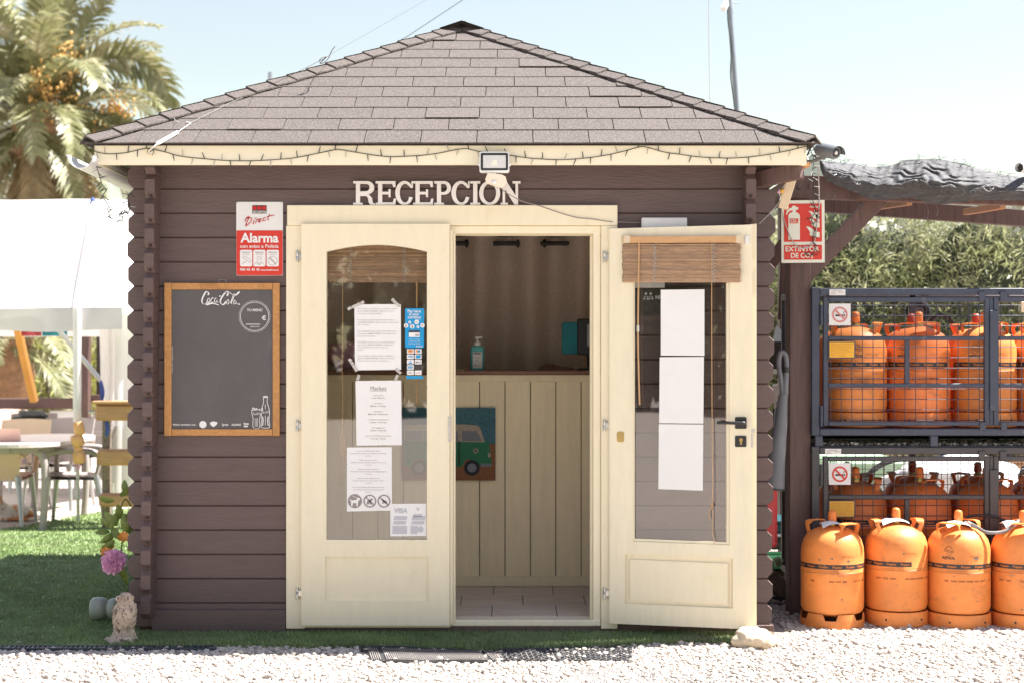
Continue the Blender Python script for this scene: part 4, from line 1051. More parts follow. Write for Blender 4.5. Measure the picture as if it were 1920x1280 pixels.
mb = MB(); pn = plane(GY)
write(mb, pn, 'Pay here', 764.5, 789, 586.3, 5.4, .015); write(mb, pn, 'in your', 767, 786, 592, 5.4, .015); write(mb, pn, 'currency', 764.5, 789.5, 597.5, 5.4, .015)
for cx_, cy_, r in ((761.5, 610.5, 4.2), (768.3, 604.3, 2.6), (773, 612, 4.2), (781.3, 603.8, 4.4), (783.8, 612.8, 2.6), (792.3, 610.2, 4.2)): mb.poly([circle(cx_, cy_, r, 20)], pn)
mb.poly([rectp(766.8, 623.5, 786.8, 632)], pn)
for i, t in enumerate(('Choose and recognise', 'transaction with', 'favourite currency', 'right here and go')): write(mb, pn, t, 766, 788, 636.5 + i * 3, 1.5)
write(mb, pn, 'Sabadell', 780, 792, 650, 2.4, .02)
part('white_print', mb, 'paper', n5)
mb = MB(); pn = plane(GY, .003)
for t, cx_, cy_, h in (('£', 761.5, 612.6, 4.6), ('$', 773, 614.4, 5), ('kr', 781.3, 605.2, 2.8), ('¥', 768.3, 605.4, 2.2), ('Fr', 792.3, 611.6, 2.8), ('zl', 783.8, 613.6, 1.6)): write(mb, pn, t, cx_ - len(t) * h * .3, cx_ + len(t) * h * .3, cy_, h, .01)
mb.poly([rectp(766.3, 619.8, 787.3, 623)], pn); write(mb, pn, 'VISA', 778, 786, 629.8, 2.8, .02)
part('dark_print', mb, 'ink', n5)
n6 = thing('payment_sticker', 'strip of ten small payment card logos below the blue sticker', 'sticker', P(777, 708, GY))
part('blue_strip', MB().prism([rectp(761.5, 704, 793.5, 709.5)], f(GY), f(GY + .001)), 'blue', n6)
pn = plane(GY, .003); dk = MB(); orr = MB(); bl = MB()
for i in range(10):
    x0, y0 = 763 + (i % 2) * 14.6, 654 + (i // 2) * 9.9
    part('card_logo', MB().prism([rrect(x0, y0, x0 + 13, y0 + 8.4, 1)], f(GY), f(GY + .001)), 'ink' if i == 7 else 'paper', n6)
for cx_ in (767.5, 771.5): orr.poly([circle(cx_, 658.2, 2.6, 14)], pn)
orr.poly([circle(781.8, 658.2, 2.4, 14)], pn); bl.poly([circle(785.8, 658.2, 2.4, 14)], pn)
write(bl, pn, 'VISA', 764.6, 774.4, 670, 3.6, .02, .1); bl.poly([[(780, 666), (788.5, 665), (788.5, 671), (780, 671)]], pn); bl.poly([rectp(766, 679.5, 773, 681.5)], pn); write(bl, pn, 'V', 768, 771.5, 678.6, 2.6, .02)
for x in (765, 768.2, 771.4): bl.poly([rectp(x, 686, x + 2, 690.3)], pn)
write(dk, pn, 'Pay', 782, 789, 680, 2.8, .0); dk.poly([circle(780.5, 679, 1.2, 10)], pn); write(dk, pn, 'CARD', 765, 773, 699.5, 2.4); write(orr, pn, 'payment', 779, 789, 699.5, 2.0)
part('dark_print', dk, 'ink', n6); part('orange_print', orr, 'orange_ink', n6); part('blue_print', bl, 'blue', n6)
# strips of clear tape
for (a, b) in (((652, 580), (684, 566)), ((735, 561), (750, 576)), ((655, 672), (670, 696)), ((742, 690), (752, 700)), ((670, 712), (674, 702)), ((741, 712), (746, 702))):
    m_ = MB(); d = Vector((b[0] - a[0], b[1] - a[1], 0)); nrm = Vector((-d.y, d.x, 0)).normalized() * 3.2
    for i in range(4):
        o1 = Vector((a[0], a[1], 0)) + d * i / 4; o2 = o1 + d * .22
        m_.poly([[(o1 + nrm).xy, (o2 + nrm * .8).xy, (o2 - nrm).xy, (o1 - nrm * .7).xy]], lambda x, y, i=i: (X(x, GY), GY - .004 - .0008 * i, Z(y, GY)))
    single('tape_strip', m_, 'tape', 'crumpled clear tape strip at x', 'tape')
tl = [o for o in COL.objects if o.name.startswith('tape_strip')]
for o, l in zip(tl, ('long crumpled clear tape at the upper left corner of the emergency notice', 'crumpled clear tape at the upper right corner of the emergency notice', 'crumpled clear tape at the lower left corner of the emergency notice', 'short clear tape at the lower right corner of the emergency notice', 'clear tape at the upper left corner of the market list', 'clear tape at the upper right corner of the market list')):
    o['label'] = l; o['group'] = 'clear tape strips on the left door glass'

# ---------------------------------------------------------------- blinds
def blind(label, f, x0, x1, y0, y1, rail, wand, cord, seed):
    """drawn-up bamboo blind: f(px, py, v) with v metres towards the viewer"""
    r = random.Random(seed)
    t = thing('bamboo_blind', label, 'blind', f((x0 + x1) / 2, y1, 0))
    if rail:
        hr = part('headrail', MB().prism([[(x0, y0), (x1 - 2, y0 - 1), (x1 - 2, y0 + 11), (x0, y0 + 12)]], lambda a, b: f(a, b, .034), lambda a, b: f(a, b, .004)), 'bamboo_rail', t)
        for bx in (x0 - 1, x1 - 11): part('rail_bracket', MB().prism([rrect(bx, y0 - 2, bx + 11, y0 + 12, 1)], lambda a, b: f(a, b, .037), lambda a, b: f(a, b, .0)), 'paper_warm', hr)
        y0 = y0 + 13
    n = int((y1 - y0) / 2.55)
    for i in range(n):
        ya = y0 + (y1 - y0) * i / n; yb = y0 + (y1 - y0) * (i + 1) / n
        v = r.uniform(.016, .022) + .004 * math.sin(i * .7); dx = r.uniform(-.5, .5)
        part('slat', MB().prism([rectp(x0 + dx, ya + .25, x1 + dx, yb)], lambda a, b: f(a, b, v), lambda a, b: f(a, b, v - .014)), 'bamboo', t)
    for cx_ in (x0 + (x1 - x0) * .26, x0 + (x1 - x0) * .765):
        pts = []
        for i in range(26):
            y = y0 - 3 + (y1 - y0 + 4) * i / 25
            pts.append(f(cx_ + r.uniform(-1.2, 1.2) + (3.4 if i % 2 else -3.4), y + r.uniform(-1.6, 1.6), .027 + r.uniform(0, .006)))
        part('lift_cord', MB().tube(spline(pts, 4), .0011, 4), 'wire_pale', t)
    for kind, pts, rad in ((('wand', wand, .0042),) if wand else ()) + (('pull_cord', cord, .0018),):
        part(kind, MB().tube(spline([f(a, b, .03) for a, b in pts], 5), rad, 6), 'cord', t)
    return t
b1 = blind('drawn up bamboo blind behind the left door glass', lambda a, b, v: Vector((X(a, .02), .024 - v, Z(b, .02))), 606, 806, 456, 530, False, [(782, 530), (782, 640), (781.5, 757)], [(643.5, 530), (643.5, 650), (642, 680), (643.5, 720), (643, 810)], 1)
part('cord_tassel', MB().tube(spline([P(643, 808, .01), P(637, 820, .01), P(639, 845, .01), P(637, 850, .01)], 4), .002, 5).tube(spline([P(643, 808, .01), P(646, 830, .01), P(644, 895, .01), P(645, 906, .01)], 4), [.002] * 9 + [.003] * 4, 5).tube(spline([P(643, 808, .01), P(641, 830, .01), P(643, 860, .01)], 4), .002, 5), 'cord', b1)
b2 = blind('drawn up bamboo blind with light headrail on the open right door', lambda a, b, v: dpt(a, b, -v), 1166, 1385, 445, 530, True, [(1194, 452), (1193, 520), (1192, 640), (1195, 758)], [(1330, 450), (1329.5, 560), (1330, 760), (1331, 930), (1330, 945)], 2)
part('cord_tassel', MB().tube(spline([dpt(1330, 940, -.02), dpt(1334, 947, -.02), dpt(1329, 952, -.02), dpt(1326, 960, -.02), dpt(1328, 974, -.02)], 5), .0016, 5).tube(spline([dpt(1330, 942, -.02), dpt(1333, 965, -.02), dpt(1332, 994, -.02), dpt(1337, 1017, -.02)], 5), .0016, 5), 'cord', b2)
part('wand_clip', MB().tube([dpt(1192, 610, -.03), dpt(1192, 622, -.03)], .0065, 8), 'steel', b2)

# ---------------------------------------------------------------- blank sheets on the right door
for (pts, lab) in (([(1241, 543.5), (1323, 542.5), (1323, 666.5), (1241, 666)], 'blank white sheet at the top of three on the open door glass'),
                   ([(1239, 669), (1322, 668.5), (1321, 793.5), (1238, 792.5)], 'blank white sheet in the middle of three on the open door glass'),
                   ([(1237.5, 794.5), (1321, 795.5), (1320, 919.5), (1236.5, 916.5)], 'blank white sheet at the bottom of three on the open door glass')):
    o = single('paper_sheet', MB().prism([pts], lambda a, b: dpt(a, b, .0135), lambda a, b: dpt(a, b, .0142)), 'paper', lab, 'paper', 'sheets on the open door glass')
# things on the wall behind the open door
single('wall_unit', MB().bbox(X(1202), X(1287), -.035, -.002, Z(440), Z(409.5), .004), 'white', 'slim white unit on the logs peeking over the open right door', 'wall unit')
rs = thing('reception_plate', 'black plate with white people symbol seen through the open door glass', 'sign', P(1235, 590, -.005))
part('plate', MB().bbox(X(1172), X(1290), -.008, -.002, Z(592), Z(541), .001), 'ink', rs)
part('white_header', MB().bbox(X(1172), X(1246), -.011, -.0085, Z(540), Z(528), .001), 'paper', rs)
mb = MB(); pr = plane(-.008)
for cx_ in (1211, 1220): mb.poly([circle(cx_, 551, 2.2, 12)], pr); stroke(mb, pr, [(cx_ - 3.5, 563), (cx_ - 3, 556), (cx_ + 3, 556), (cx_ + 3.5, 563)], 1.1, smoothn=0)
stroke(mb, pr, [(1206, 560), (1225, 560)], 1.0, smoothn=0); write(mb, pr, 'RECEPCIÓN', 1229, 1275, 560.5, 5.6, .02)
part('white_print', mb, 'chalk_white', rs)

# ---------------------------------------------------------------- inside: counter, curtain
CTY = 1.0
ct = thing('reception_counter', 'cream boarded reception counter with dark wooden top seen through the doorway', 'counter', (CX, CTY, .07))
for i in range(20):
    x1 = X(1137, CTY) - i * .1363 ; x0 = x1 - .1325
    if x1 > 1.06: x1 = 1.06
    if x0 < -1.64: break
    part('board', MB().bbox(x0, x1, CTY, CTY + .018, .0755, 1.2, .003), 'cream_in', ct)
part('top_rail', MB().bbox(-1.64, 1.062, CTY - .012, CTY - .0005, Z(715, CTY), Z(702, CTY), .002), 'cream_in', ct)
part('kick_rail', MB().bbox(-1.64, 1.062, CTY - .012, CTY - .0005, .0755, Z(1079, CTY), .002), 'cream_in', ct)
part('worktop', MB().bbox(-1.64, 1.062, CTY - .03, CTY + .45, Z(701.5, CTY), Z(694, CTY), .003), 'worktop', ct)
part('back_board', MB().box(-1.64, 1.062, CTY + .0185, CTY + .03, .08, 1.19), 'dark_timber', ct)
KY = 1.72
cu = thing('curtain', 'brown eyelet curtain hanging behind the reception counter', 'curtain', (CX, KY, .1))
crod = MB().tube([(-1.64, KY, Z(457, KY)), (1.08, KY, Z(457, KY))], .0125, 10)
part('rod', crod, 'dark_metal', cu, sm=40)
PER = 97 * (7 + KY) / 2800
def cfold(u, v):
    x = -1.62 + 2.68 * u
    ph = 2 * PI * (x - X(948, KY)) / PER
    a = .065 * (1 - .2 * v)
    y = KY + a * math.cos(ph + .35 * math.sin(3.1 * x + 2 * v)) + .01 * math.sin(9 * x + 4 * v)
    return (x + .012 * math.sin(ph * .5 + 3 * v) * v, y, Z(444, KY) * (1 - v) + .12 * v)
part('drape', MB().grid(cfold, 220, 8), 'curtain', cu, sm=80)
k_ = -7
while True:
    xr = X(948, KY) + PER * (k_ / 2 + .25); k_ += 1
    if xr > 1.05: break
    if xr < -1.6: continue
    part('eyelet', MB().tube([Vector((xr, KY, Z(457, KY))) + Vector((.35 * math.cos(a), math.cos(a) * .9 * 0, math.sin(a))) * .021 for a in [2 * PI * i / 12 for i in range(13)]], .0055, 6), 'dark_metal', cu)

# hand sanitiser bottle
sx_, sz_ = X(895, 1.14), Z(694, CTY)
sb = thing('soap_bottle', 'turquoise hand gel pump bottle on the counter', 'bottle', (sx_, 1.14, sz_))
bw, bd = .0375, .022
def sb_ring(w, d, z): return [(sx_ + w * math.copysign(abs(math.cos(a)) ** .45, math.cos(a)), 1.14 + d * math.copysign(abs(math.sin(a)) ** .45, math.sin(a)), sz_ + z) for a in [2 * PI * i / 20 for i in range(20)]]
mb = MB(); prof = [(.034, .02, 0), (bw, bd, .005), (bw, bd, .115), (.034, .02, .127), (.016, .014, .134)]
for w, d, z in prof: mb.v += [Vector(v) for v in sb_ring(w, d, z)]
for r_ in range(len(prof) - 1): mb.f += [(r_ * 20 + i, r_ * 20 + (i + 1) % 20, r_ * 20 + 20 + (i + 1) % 20, r_ * 20 + 20 + i) for i in range(20)]
mb.f += [tuple(reversed(range(20))), tuple(range(80, 100))]
M['gel'] = mat('turquoise_gel', (0.10, 0.42, 0.42), .25, .02); M['gel_label'] = mat('bottle_label', (.72, .70, .68), .5, .02)
part('body', mb, 'gel', sb, sm=50)
part('pump', MB().lathe([(.017, .134), (.018, .15), (.012, .153), (.006, .156), (.006, .172)], 14, 'z', (sx_, 1.14, sz_)).tube([(sx_ - .012, 1.14, sz_ + .176), (sx_ + .024, 1.135, sz_ + .178), (sx_ + .027, 1.134, sz_ + .172)], [.007, .005, .003], 8), 'white', sb, sm=40)
lb = part('paper_label', MB().box(sx_ - .024, sx_ + .026, 1.14 - bd - .001, 1.14 - bd - .0002, sz_ + .012, sz_ + .098), 'gel_label', sb)
SBY = 1.14 - bd - .001
mb = MB(); ps = plane(SBY, .0008); s0 = X(889, SBY)
mb.poly([rectp(888, 660.5, 901.5, 664)], ps); write(mb, ps, 'Hand gel', 888.5, 901, 670.5, 2.2); mb.poly([circle(894, 676, 2.2, 12), circle(894, 676, 1.6, 12)], ps); mb.poly([rectp(889, 683, 892, 685)], ps)
part('print', mb, 'ink_grey', lb)
# card terminal on its stand
tm = thing('tablet_terminal', 'blue backed tablet in a black holder at the right end of the counter', 'tablet', (X(1083, 1.15), 1.15, Z(694, CTY)))
TY = 1.13
part('case', MB().bbox(X(1053.5, TY), X(1088, TY), TY, TY + .02, Z(663.5, TY), Z(604, TY), .006), 'blue_cloth' if False else 'teal_cloth', tm)
part('holder', MB().bbox(X(1082, TY), X(1112, TY), TY - .02, TY + .03, Z(665, TY), Z(598, TY), .006), 'black', tm)
part('clamp', MB().bbox(X(1100, TY), X(1108, TY), TY - .03, TY - .021, Z(650, TY), Z(608, TY), .004), 'grey_metal', tm)
part('stem', MB().tube([P(1104, 664, TY + .01), (X(1106, TY), TY + .03, Z(694, CTY) + .012)], .012, 10), 'black', tm, sm=40)
part('foot', MB().lathe([(.07, 0), (.07, .008), (.02, .016)], 20, 'z', (X(1106, TY), TY + .03, Z(694, CTY))), 'black', tm, sm=40)
M['cloth_brown'] = mat('brown_felt', (.20, .11, .08), .9, .12)
hat = MB().grid(lambda u, v: (X(1008 + 72 * u, 1.25), 1.17 + .16 * v, Z(694, CTY) + .003 + .045 * math.sin(PI * u) ** .8 * math.sin(PI * v) ** .6 * (.7 + .3 * math.sin(5 * u + 3 * v))), 16, 8)
single('folded_cloth', hat, 'cloth_brown', 'small brown cloth lying on the counter beside the tablet', 'cloth', sm=60)
single('leaflet', MB().bbox(X(846, 1.08), X(871, 1.08), 1.0, 1.16, Z(694, CTY) + .0005, Z(694, CTY) + .004, .0005), 'paper_warm', 'small paper leaflet lying on the counter left of the gel bottle', 'leaflet')
# the camper doormat hung on the counter
MY = CTY - .024
vm_ = thing('picture_mat', 'coir mat with a green camper van picture hung on the counter front', 'mat', P(842, 900, MY))
M['coir_blue'] = mat('coir_blue', (.07, .17, .20), .95, .25, 120, bump=.6, bscale=200); M['coir_tan'] = mat('coir_tan', (.27, .12, .055), .95, .25, 120, bump=.6, bscale=200)
M['coir_green'] = mat('coir_green', (.04, .19, .10), .95, .2, 120, bump=.5, bscale=200); M['coir_pale'] = mat('coir_pale', (.42, .35, .28), .95, .2, 120, bump=.5, bscale=200); M['coir_dark'] = mat('coir_dark', (.03, .03, .035), .95, .2, 120); M['coir_grey'] = mat('coir_grey', (.20, .21, .23), .95, .2, 120)
fm = lambda y: (lambda a, b: (X(a, MY), y, Z(b, MY)))
part('mat_base', MB().prism([rectp(755, 764, 929, 900)], fm(MY), fm(MY + .008)), 'coir_blue', vm_)
def pic(loops, m, k): part('picture_area', MB().prism(loops, fm(MY - .0012 * k), fm(MY - .0012 * k + .001)), m, vm_)
pic([rectp(755.5, 832, 928.5, 899.5)], 'coir_tan', 1)
pic([[(757, 874), (757, 822), (916, 826), (920, 850), (922, 868), (900, 873), (890, 862), (874, 860), (866, 874), (800, 874), (795, 860), (778, 860), (770, 874)]], 'coir_green', 2)
pic([[(757, 796), (870, 794.5), (896, 797), (901, 803), (909, 828), (757, 826)]], 'coir_pale', 3)
for a, b in ((760, 790), (795, 825), (830, 858)): pic([[(a, 807), (b, 807), (b + 2, 826), (a, 826)]], 'coir_grey', 4)
pic([[(866, 807), (894, 807), (904, 826), (866, 826)]], 'coir_grey', 4)
pic([circle(786, 876, 14.5, 28)], 'coir_dark', 5); pic([circle(885, 876, 14.5, 28)], 'coir_dark', 5); pic([circle(786, 876, 8.5, 24)], 'coir_grey', 6); pic([circle(885, 876, 8.5, 24)], 'coir_grey', 6)
pic([[(903, 868), (923, 868), (921, 874), (900, 874)]], 'coir_grey', 6)
pic([[(892 + (6.5 if i % 2 == 0 else 3) * math.cos(i * PI / 8), 844 + (6.5 if i % 2 == 0 else 3) * math.sin(i * PI / 8)) for i in range(16)]], 'coir_pale', 6); pic([circle(892, 844, 2.2, 12)], 'coir_dark', 7)
pic([rectp(860, 826, 862, 872)], 'coir_dark', 6); pic([circle(917.5, 852, 3, 14, 5)], 'coir_pale', 6)
# two screens and pieces behind the counter at the left (seen through the glass)
single('pink_bag', MB().ico(P(650, 665, 1.3), .10, 3, .35, (1, .7, .9), 4), 'petal', 'pink bag lying behind the left door on the counter', 'bag', sm=60)

# ---------------------------------------------------------------- stone bird, pots, flowers, rock
bx, by = X(231, -.20), -.205
bird = thing('stone_bird', 'weathered carved stone bird of prey statue on the grass at the cabin corner', 'statue', (bx, by, 0))
prof = [(0.0, .056), (.012, .058), (.03, .046), (.05, .036), (.07, .034), (.095, .042), (.125, .047), (.155, .045), (.178, .036), (.192, .027), (.202, .0245), (.214, .027), (.226, .023), (.234, .012), (.237, .003)]
def bird_fn(u, v):
    z = .236 * v; r = 0
    for (za, ra), (zb, rb) in zip(prof, prof[1:]):
        if za <= z <= zb: r = ra + (rb - ra) * (z - za) / (zb - za)
    a = 2 * PI * u
    fea = abs(math.sin(z * 120 + 2.4 * math.sin(a * 6))) * .006 + .005 * abs(math.sin(a * 8 + z * 55)) + .006 * noise.noise(Vector((math.cos(a) * 3, math.sin(a) * 3, z * 26)))
    r = r * (1 + .12 * math.cos(2 * a) * (v < .3)) + fea * (1 if .02 < v < .93 else .3)
    return (bx + .012 * v * math.sin(2 * v) + .004 + r * math.cos(a) * 1.0, by + .9 * r * math.sin(a) - .01 * v, z)
part('body', MB().grid(bird_fn, 48, 60), 'statue', bird, sm=70)
part('beak', MB().tube(spline([(bx - .006, by - .030, .217), (bx - .014, by - .048, .214), (bx - .016, by - .052, .204)], 4), [.010] * 4 + [.007] * 4 + [.002], 8), 'statue', bird, sm=60)
for sgn in (-1, 1):
    part('wing', MB().grid(lambda u, v, s=sgn: (bx + .008 + s * (.034 + .010 * math.sin(PI * v)) * math.cos((u - .5) * 1.6), by + .046 * math.sin((u - .5) * 2.0) - .002, .172 - .11 * v - .012 * abs(u - .5) + .003 * math.sin(u * 22) + .0025 * math.sin(v * 40)), 12, 16), 'statue', bird, sm=50)
part('rock_base', MB().ico((bx - .006, by, .014), .06, 3, .5, (1.15, .9, .42), 8), 'statue', bird, sm=60)
part('talon', MB().tube(spline([(bx + .035, by - .03, .03), (bx + .05, by - .05, .012), (bx + .066, by - .052, .006)], 4), [.012] * 5 + [.008] * 4, 8), 'rock', bird, sm=60)

PY = .34
pots = thing('lying_pot', 'grey green bulging plastic pot lying on the lawn behind the stone bird', 'pot', (X(200, PY), PY, 0))
px0 = X(170, PY); rr = .0565
pf = [(.0, .0), (.03, .0), (.046, .004), (.0545, .012), (rr, .028), (rr, .05), (.053, .068), (.042, .079), (.036, .083), (.042, .088), (.0505, .100), (.052, .118), (.049, .132), (.04, .139), (.037, .142), (.044, .15), (.052, .165), (.052, .19), (.046, .2), (.0, .2)]
part('body', MB().lathe([(r, px0 + h) for r, h in pf], 32, 'x', (0, PY, rr + .01), cap=False), 'pot_green', pots, sm=50)
part('rim', MB().lathe([(.046, px0 + .2), (.056, px0 + .202), (.056, px0 + .214), (.046, px0 + .216)], 32, 'x', (0, PY, rr + .01)), 'rock', pots, sm=40)

fy = .06
flw = thing('flower_garland', 'artificial flower garland with a big pink peony against the left corner logs', 'flowers', (X(225, fy), fy, 0.0))
stem_pts = [P(236, 1100, fy), P(230, 1060, fy), P(228, 1025, fy), P(232, 990, fy), P(226, 960, fy), P(234, 935, fy + .02)]
part('stem', MB().tube(spline(stem_pts + [P(246, 948, fy + .04)], 5), .0032, 6), 'vine', flw)
part('stem', MB().tube(spline([P(238, 1120, fy), P(232, 1150, fy), P(236, 1185, fy)], 5), .003, 6), 'vine', flw)
leaf_me = MB().grid(lambda u, v: (v * .055, (u - .5) * .026 * math.sin(PI * min(.999, v * .95 + .05)) ** .75 * 1.0, .006 * math.sin(v * 3) - .004 * abs(u - .5)), 4, 7).mesh('leaf', 'vine', 60)
r = random.Random(8)
for (lx, ly, ang, s_) in ((214, 938, 160, 1), (226, 930, 60, 1.1), (236, 925, 95, .9), (222, 958, 230, 1.1), (233, 962, 280, 1.2), (212, 985, 170, 1), (220, 985, 130, 1.2), (232, 978, 40, 1), (216, 998, 200, 1.1), (232, 990, -10, 1.3), (206, 996, 185, .9), (214, 1012, 215, 1.2), (224, 1010, 120, 1), (236, 1095, 80, 1.2), (233, 1108, 260, 1.1), (236, 1085, 100, 1.2), (238, 1030, 20, 1), (226, 972, 100, 1)):
    d = Matrix.Rotation(R(-90), 4, 'X') if False else Matrix.Identity(4)
    mw = Matrix.Translation(P(lx, ly, fy + r.uniform(-.03, .02))) @ Matrix.Rotation(R(90), 4, 'X') @ Matrix.Rotation(R(ang + r.uniform(-12, 12)), 4, 'Z') @ Matrix.Rotation(r.uniform(-.7, .7), 4, 'X') @ Matrix.Rotation(r.uniform(-.5, .3), 4, 'Y') @ Matrix.Scale(1.4 * s_, 4)
    share('leaf', leaf_me, flw, mw)
petal_me = MB().grid(lambda u, v: ((u - .5) * .034 * (.35 + .65 * math.sin(PI * (.15 + .7 * v))), -.010 * math.sin(PI * u) * v + .002 * math.sin(u * 14) * v, .036 * v - .006 * v * v + .003 * v * math.sin(u * 11)), 6, 6).mesh('petal', 'petal', 60)
pcn = P(213, 1051, fy - .035)
for ring, (n_, tilt, s_) in enumerate(((13, 100, 1.25), (13, 78, 1.2), (12, 58, 1.05), (10, 40, .9), (8, 22, .75), (4, 8, .6))):
    for i in range(n_):
        mw = Matrix.Translation(pcn + Vector((0, -.004 * ring, 0))) @ Euler((R(72), R(10), R(-12))).to_matrix().to_4x4() @ Matrix.Rotation(2 * PI * (i + .5 * ring) / n_ + r.uniform(-.15, .15), 4, 'Z') @ Matrix.Rotation(R(tilt + r.uniform(-10, 10)), 4, 'X') @ Matrix.Rotation(r.uniform(-.2, .2), 4, 'Y') @ Matrix.Scale(1.5 * s_ * r.uniform(.9, 1.1), 4)
        share('petal', petal_me, flw, mw)
op_me = MB().grid(lambda u, v: ((u - .5) * .022 * math.sin(PI * (.12 + .75 * v)), -.008 * math.sin(PI * u) * v, .03 * v), 4, 4).mesh('orange_petal', 'petal_orange', 60)
for c_, n_ in ((P(231, 1007, fy - .02), 8), (P(198, 1035, fy - .02), 6), (P(203, 1026, fy), 4)):
    for i in range(n_):
        share('orange_petal', op_me, flw, Matrix.Translation(c_) @ Euler((R(65), 0, R(20))).to_matrix().to_4x4() @ Matrix.Rotation(2 * PI * i / n_, 4, 'Z') @ Matrix.Rotation(R(55), 4, 'X'))

rk = MB().ico((X(1417, -.30), -.30, .038), .10, 4, .0, (1.08, .75, .56), 2)
for v in rk.v:
    d = v - Vector((X(1417, -.30), -.30, .03)); nn = d.normalized()
    v += d * (.22 * noise.noise(nn * 1.9 + Vector((4, 2, 1))) + .10 * noise.noise(nn * 5) + .035 * noise.noise(nn * 14))
    if v.z < .0: v.z = 0
    if d.z > 0.035 and d.x > .0: v.z -= .25 * max(0, d.x) * 1.0
single('rock', rk, 'rock', 'pale rough limestone rock holding the open door on the gravel', 'rock', sm=45)

# ---------------------------------------------------------------- mats and drain
def mat_pt(u, v, x0a, x1a, x0b, x1b, ya, yb, h=.014):
    x = (x0a + (x1a - x0a) * u) * (1 - v) + (x0b + (x1b - x0b) * u) * v
    return Vector((x, ya + (yb - ya) * v, h - .004 + .004 * math.sin(u * 5 + 1) * (1 - v) + .002 * math.sin(u * 11) * v))
gm_ = thing('rubber_doormat', 'dusty grey ribbed rubber doormat half sunk in the gravel before the doorway', 'doormat', (-.33, -.52, 0))
fgm = lambda u, v, h=.016: mat_pt(u, v, X(678, -.37) + .02, X(925, -.37), X(692, -.69), X(948, -.69), -.40, -.66, h)
g0 = MB().grid(lambda u, v: fgm(u, v), 60, 14); k = len(g0.v)
g0.grid(lambda u, v: fgm(u, v, .006), 60, 14)
part('base', g0, 'rubber', gm_, sm=60)
for i in range(62):
    u = .02 + .96 * i / 61
    if .09 < u < .115 or .885 < u < .905: continue
    va, vb = (.04, .96)
    part('rib', MB().tube([fgm(u, va + (vb - va) * j / 8, .0195) for j in range(9)], .0031, 5), 'rubber_grey', gm_)
hm = thing('honeycomb_mat', 'black open honeycomb rubber mat at the right of the ribbed doormat', 'mat', (.3, -.45, 0))
fh = lambda u, v, h=.018: mat_pt(u, v, X(926, -.33), X(1186, -.33), X(945, -.66), X(1186, -.66), -.335 + .03 * math.sin(3 * u), -.635, h)
for j in range(13):
    v = j / 12; part('bar', MB().tube([fh(u / 40, min(1, max(0, v + (.012 if (u + j) % 2 else -.012))), .016 + .002 * (u % 2)) for u in range(41)], .0042, 5), 'rubber', hm)
for i in range(26):
    u = i / 25; part('cross_bar', MB().tube([fh(u, v / 14, .014) for v in range(15)], .0048, 5), 'rubber_grey', hm)
hm2 = thing('honeycomb_mat', 'black open rubber mat edge showing behind the ribbed doormat', 'mat', (-.3, -.38, 0))
fh2 = lambda u, v, h=.016: mat_pt(u, v, X(675, -.35), X(925, -.35), X(676, -.47), X(926, -.47), -.345, -.43, h)
for j in range(5): part('bar', MB().tube([fh2(u / 40, j / 4, .016) for u in range(41)], .0038, 5), 'rubber', hm2)
for i in range(27): part('cross_bar', MB().tube([fh2(i / 26, v / 4, .014) for v in range(5)], .0045, 5), 'rubber', hm2)
bm_ = thing('buried_mat', 'pale ribbed mat almost buried under gravel at the lower right', 'mat', (.85, -.86, 0))
fb = lambda u, v, h=.013: mat_pt(u, v, X(1085, -.75), X(1395, -.74), X(1055, -1.1), X(1440, -1.1), -.77, -1.12, h)
part('base', MB().grid(lambda u, v: fb(u, v, .0085), 40, 10), 'rubber_grey', bm_, sm=60)
for i in range(64): part('rib', MB().tube([fb(i / 63, v / 8, .0095) for v in range(9)], .0028, 4), 'rubber_pale', bm_)
dr = thing('drain_channel', 'narrow dark grated drain channel between the lawn and the gravel', 'drain', (-2.3, -.355, 0))
xa, xb = -4.2, X(402, -.36)
part('edge', MB().bbox(xa, xb, -.395, -.385, 0, .018, .002), 'drain', dr); part('edge', MB().bbox(xa, xb, -.337, -.329, 0, .018, .002), 'drain', dr)
part('end_cap', MB().bbox(xb, xb + .008, -.395, -.329, 0, .018, .002), 'drain', dr)
bar = MB().bbox(-.0045, .0045, -.384, -.3375, .004, .016, .001).mesh('grate_bar', 'drain')
n_ = int((xb - xa) / .021)
for i in range(n_): share('grate_bar', bar, dr, Matrix.Translation((xa + .012 + i * .021, 0, 0)))

# ---------------------------------------------------------------- roof wire, overhead wires, mast
def on_roof(px, py, up=.02):
    lo, hi = -.24, 1.41
    for _ in range(40):
        m_ = (lo + hi) / 2
        if Z(py, m_) > EZ + ROOF_H * (m_ - EY) / HALF: hi, lo = hi, m_
        else: hi = m_
    return P(px, py, lo - up * 2)
gw = thing('guy_wire', 'thin steel guy wire with turnbuckle from the fascia up over the roof', 'wire', P(283, 280, -.235))
part('wire', MB().tube([on_roof(357, 231), on_roof(430, 194), on_roof(500, 164, .03), P(607, 111, .35), P(617, 104, .6), P(700, 57, 2.0), P(800, 0, 4.0), P(900, -57, 6.0)], [.0011] * 5 + [.0012, .0015, .002], 5), 'wire_steel', gw)
A_, B_, C_, D_ = on_roof(294, 268), on_roof(331, 247), on_roof(298, 270.5), on_roof(334, 250)
part('turnbuckle', MB().tube([A_, B_], .0035, 6).tube([C_, D_], .0035, 6).tube([A_, C_], .005, 6).tube([B_, D_], .005, 6), 'gutter', gw)
part('hook', MB().tube(spline([(A_ + C_) / 2, P(288, 276, -.29), P(282, 281, -.25), P(279, 285, -.236), P(283, 288, -.236), P(286, 284, -.24)], 4), .0035, 6), 'gutter', gw)
part('screw_eye', MB().lathe([(.012, -.235), (.014, -.228), (.012, -.21)], 12, 'y', (X(282, -.22), 0, Z(285, -.22))), 'brass', gw)
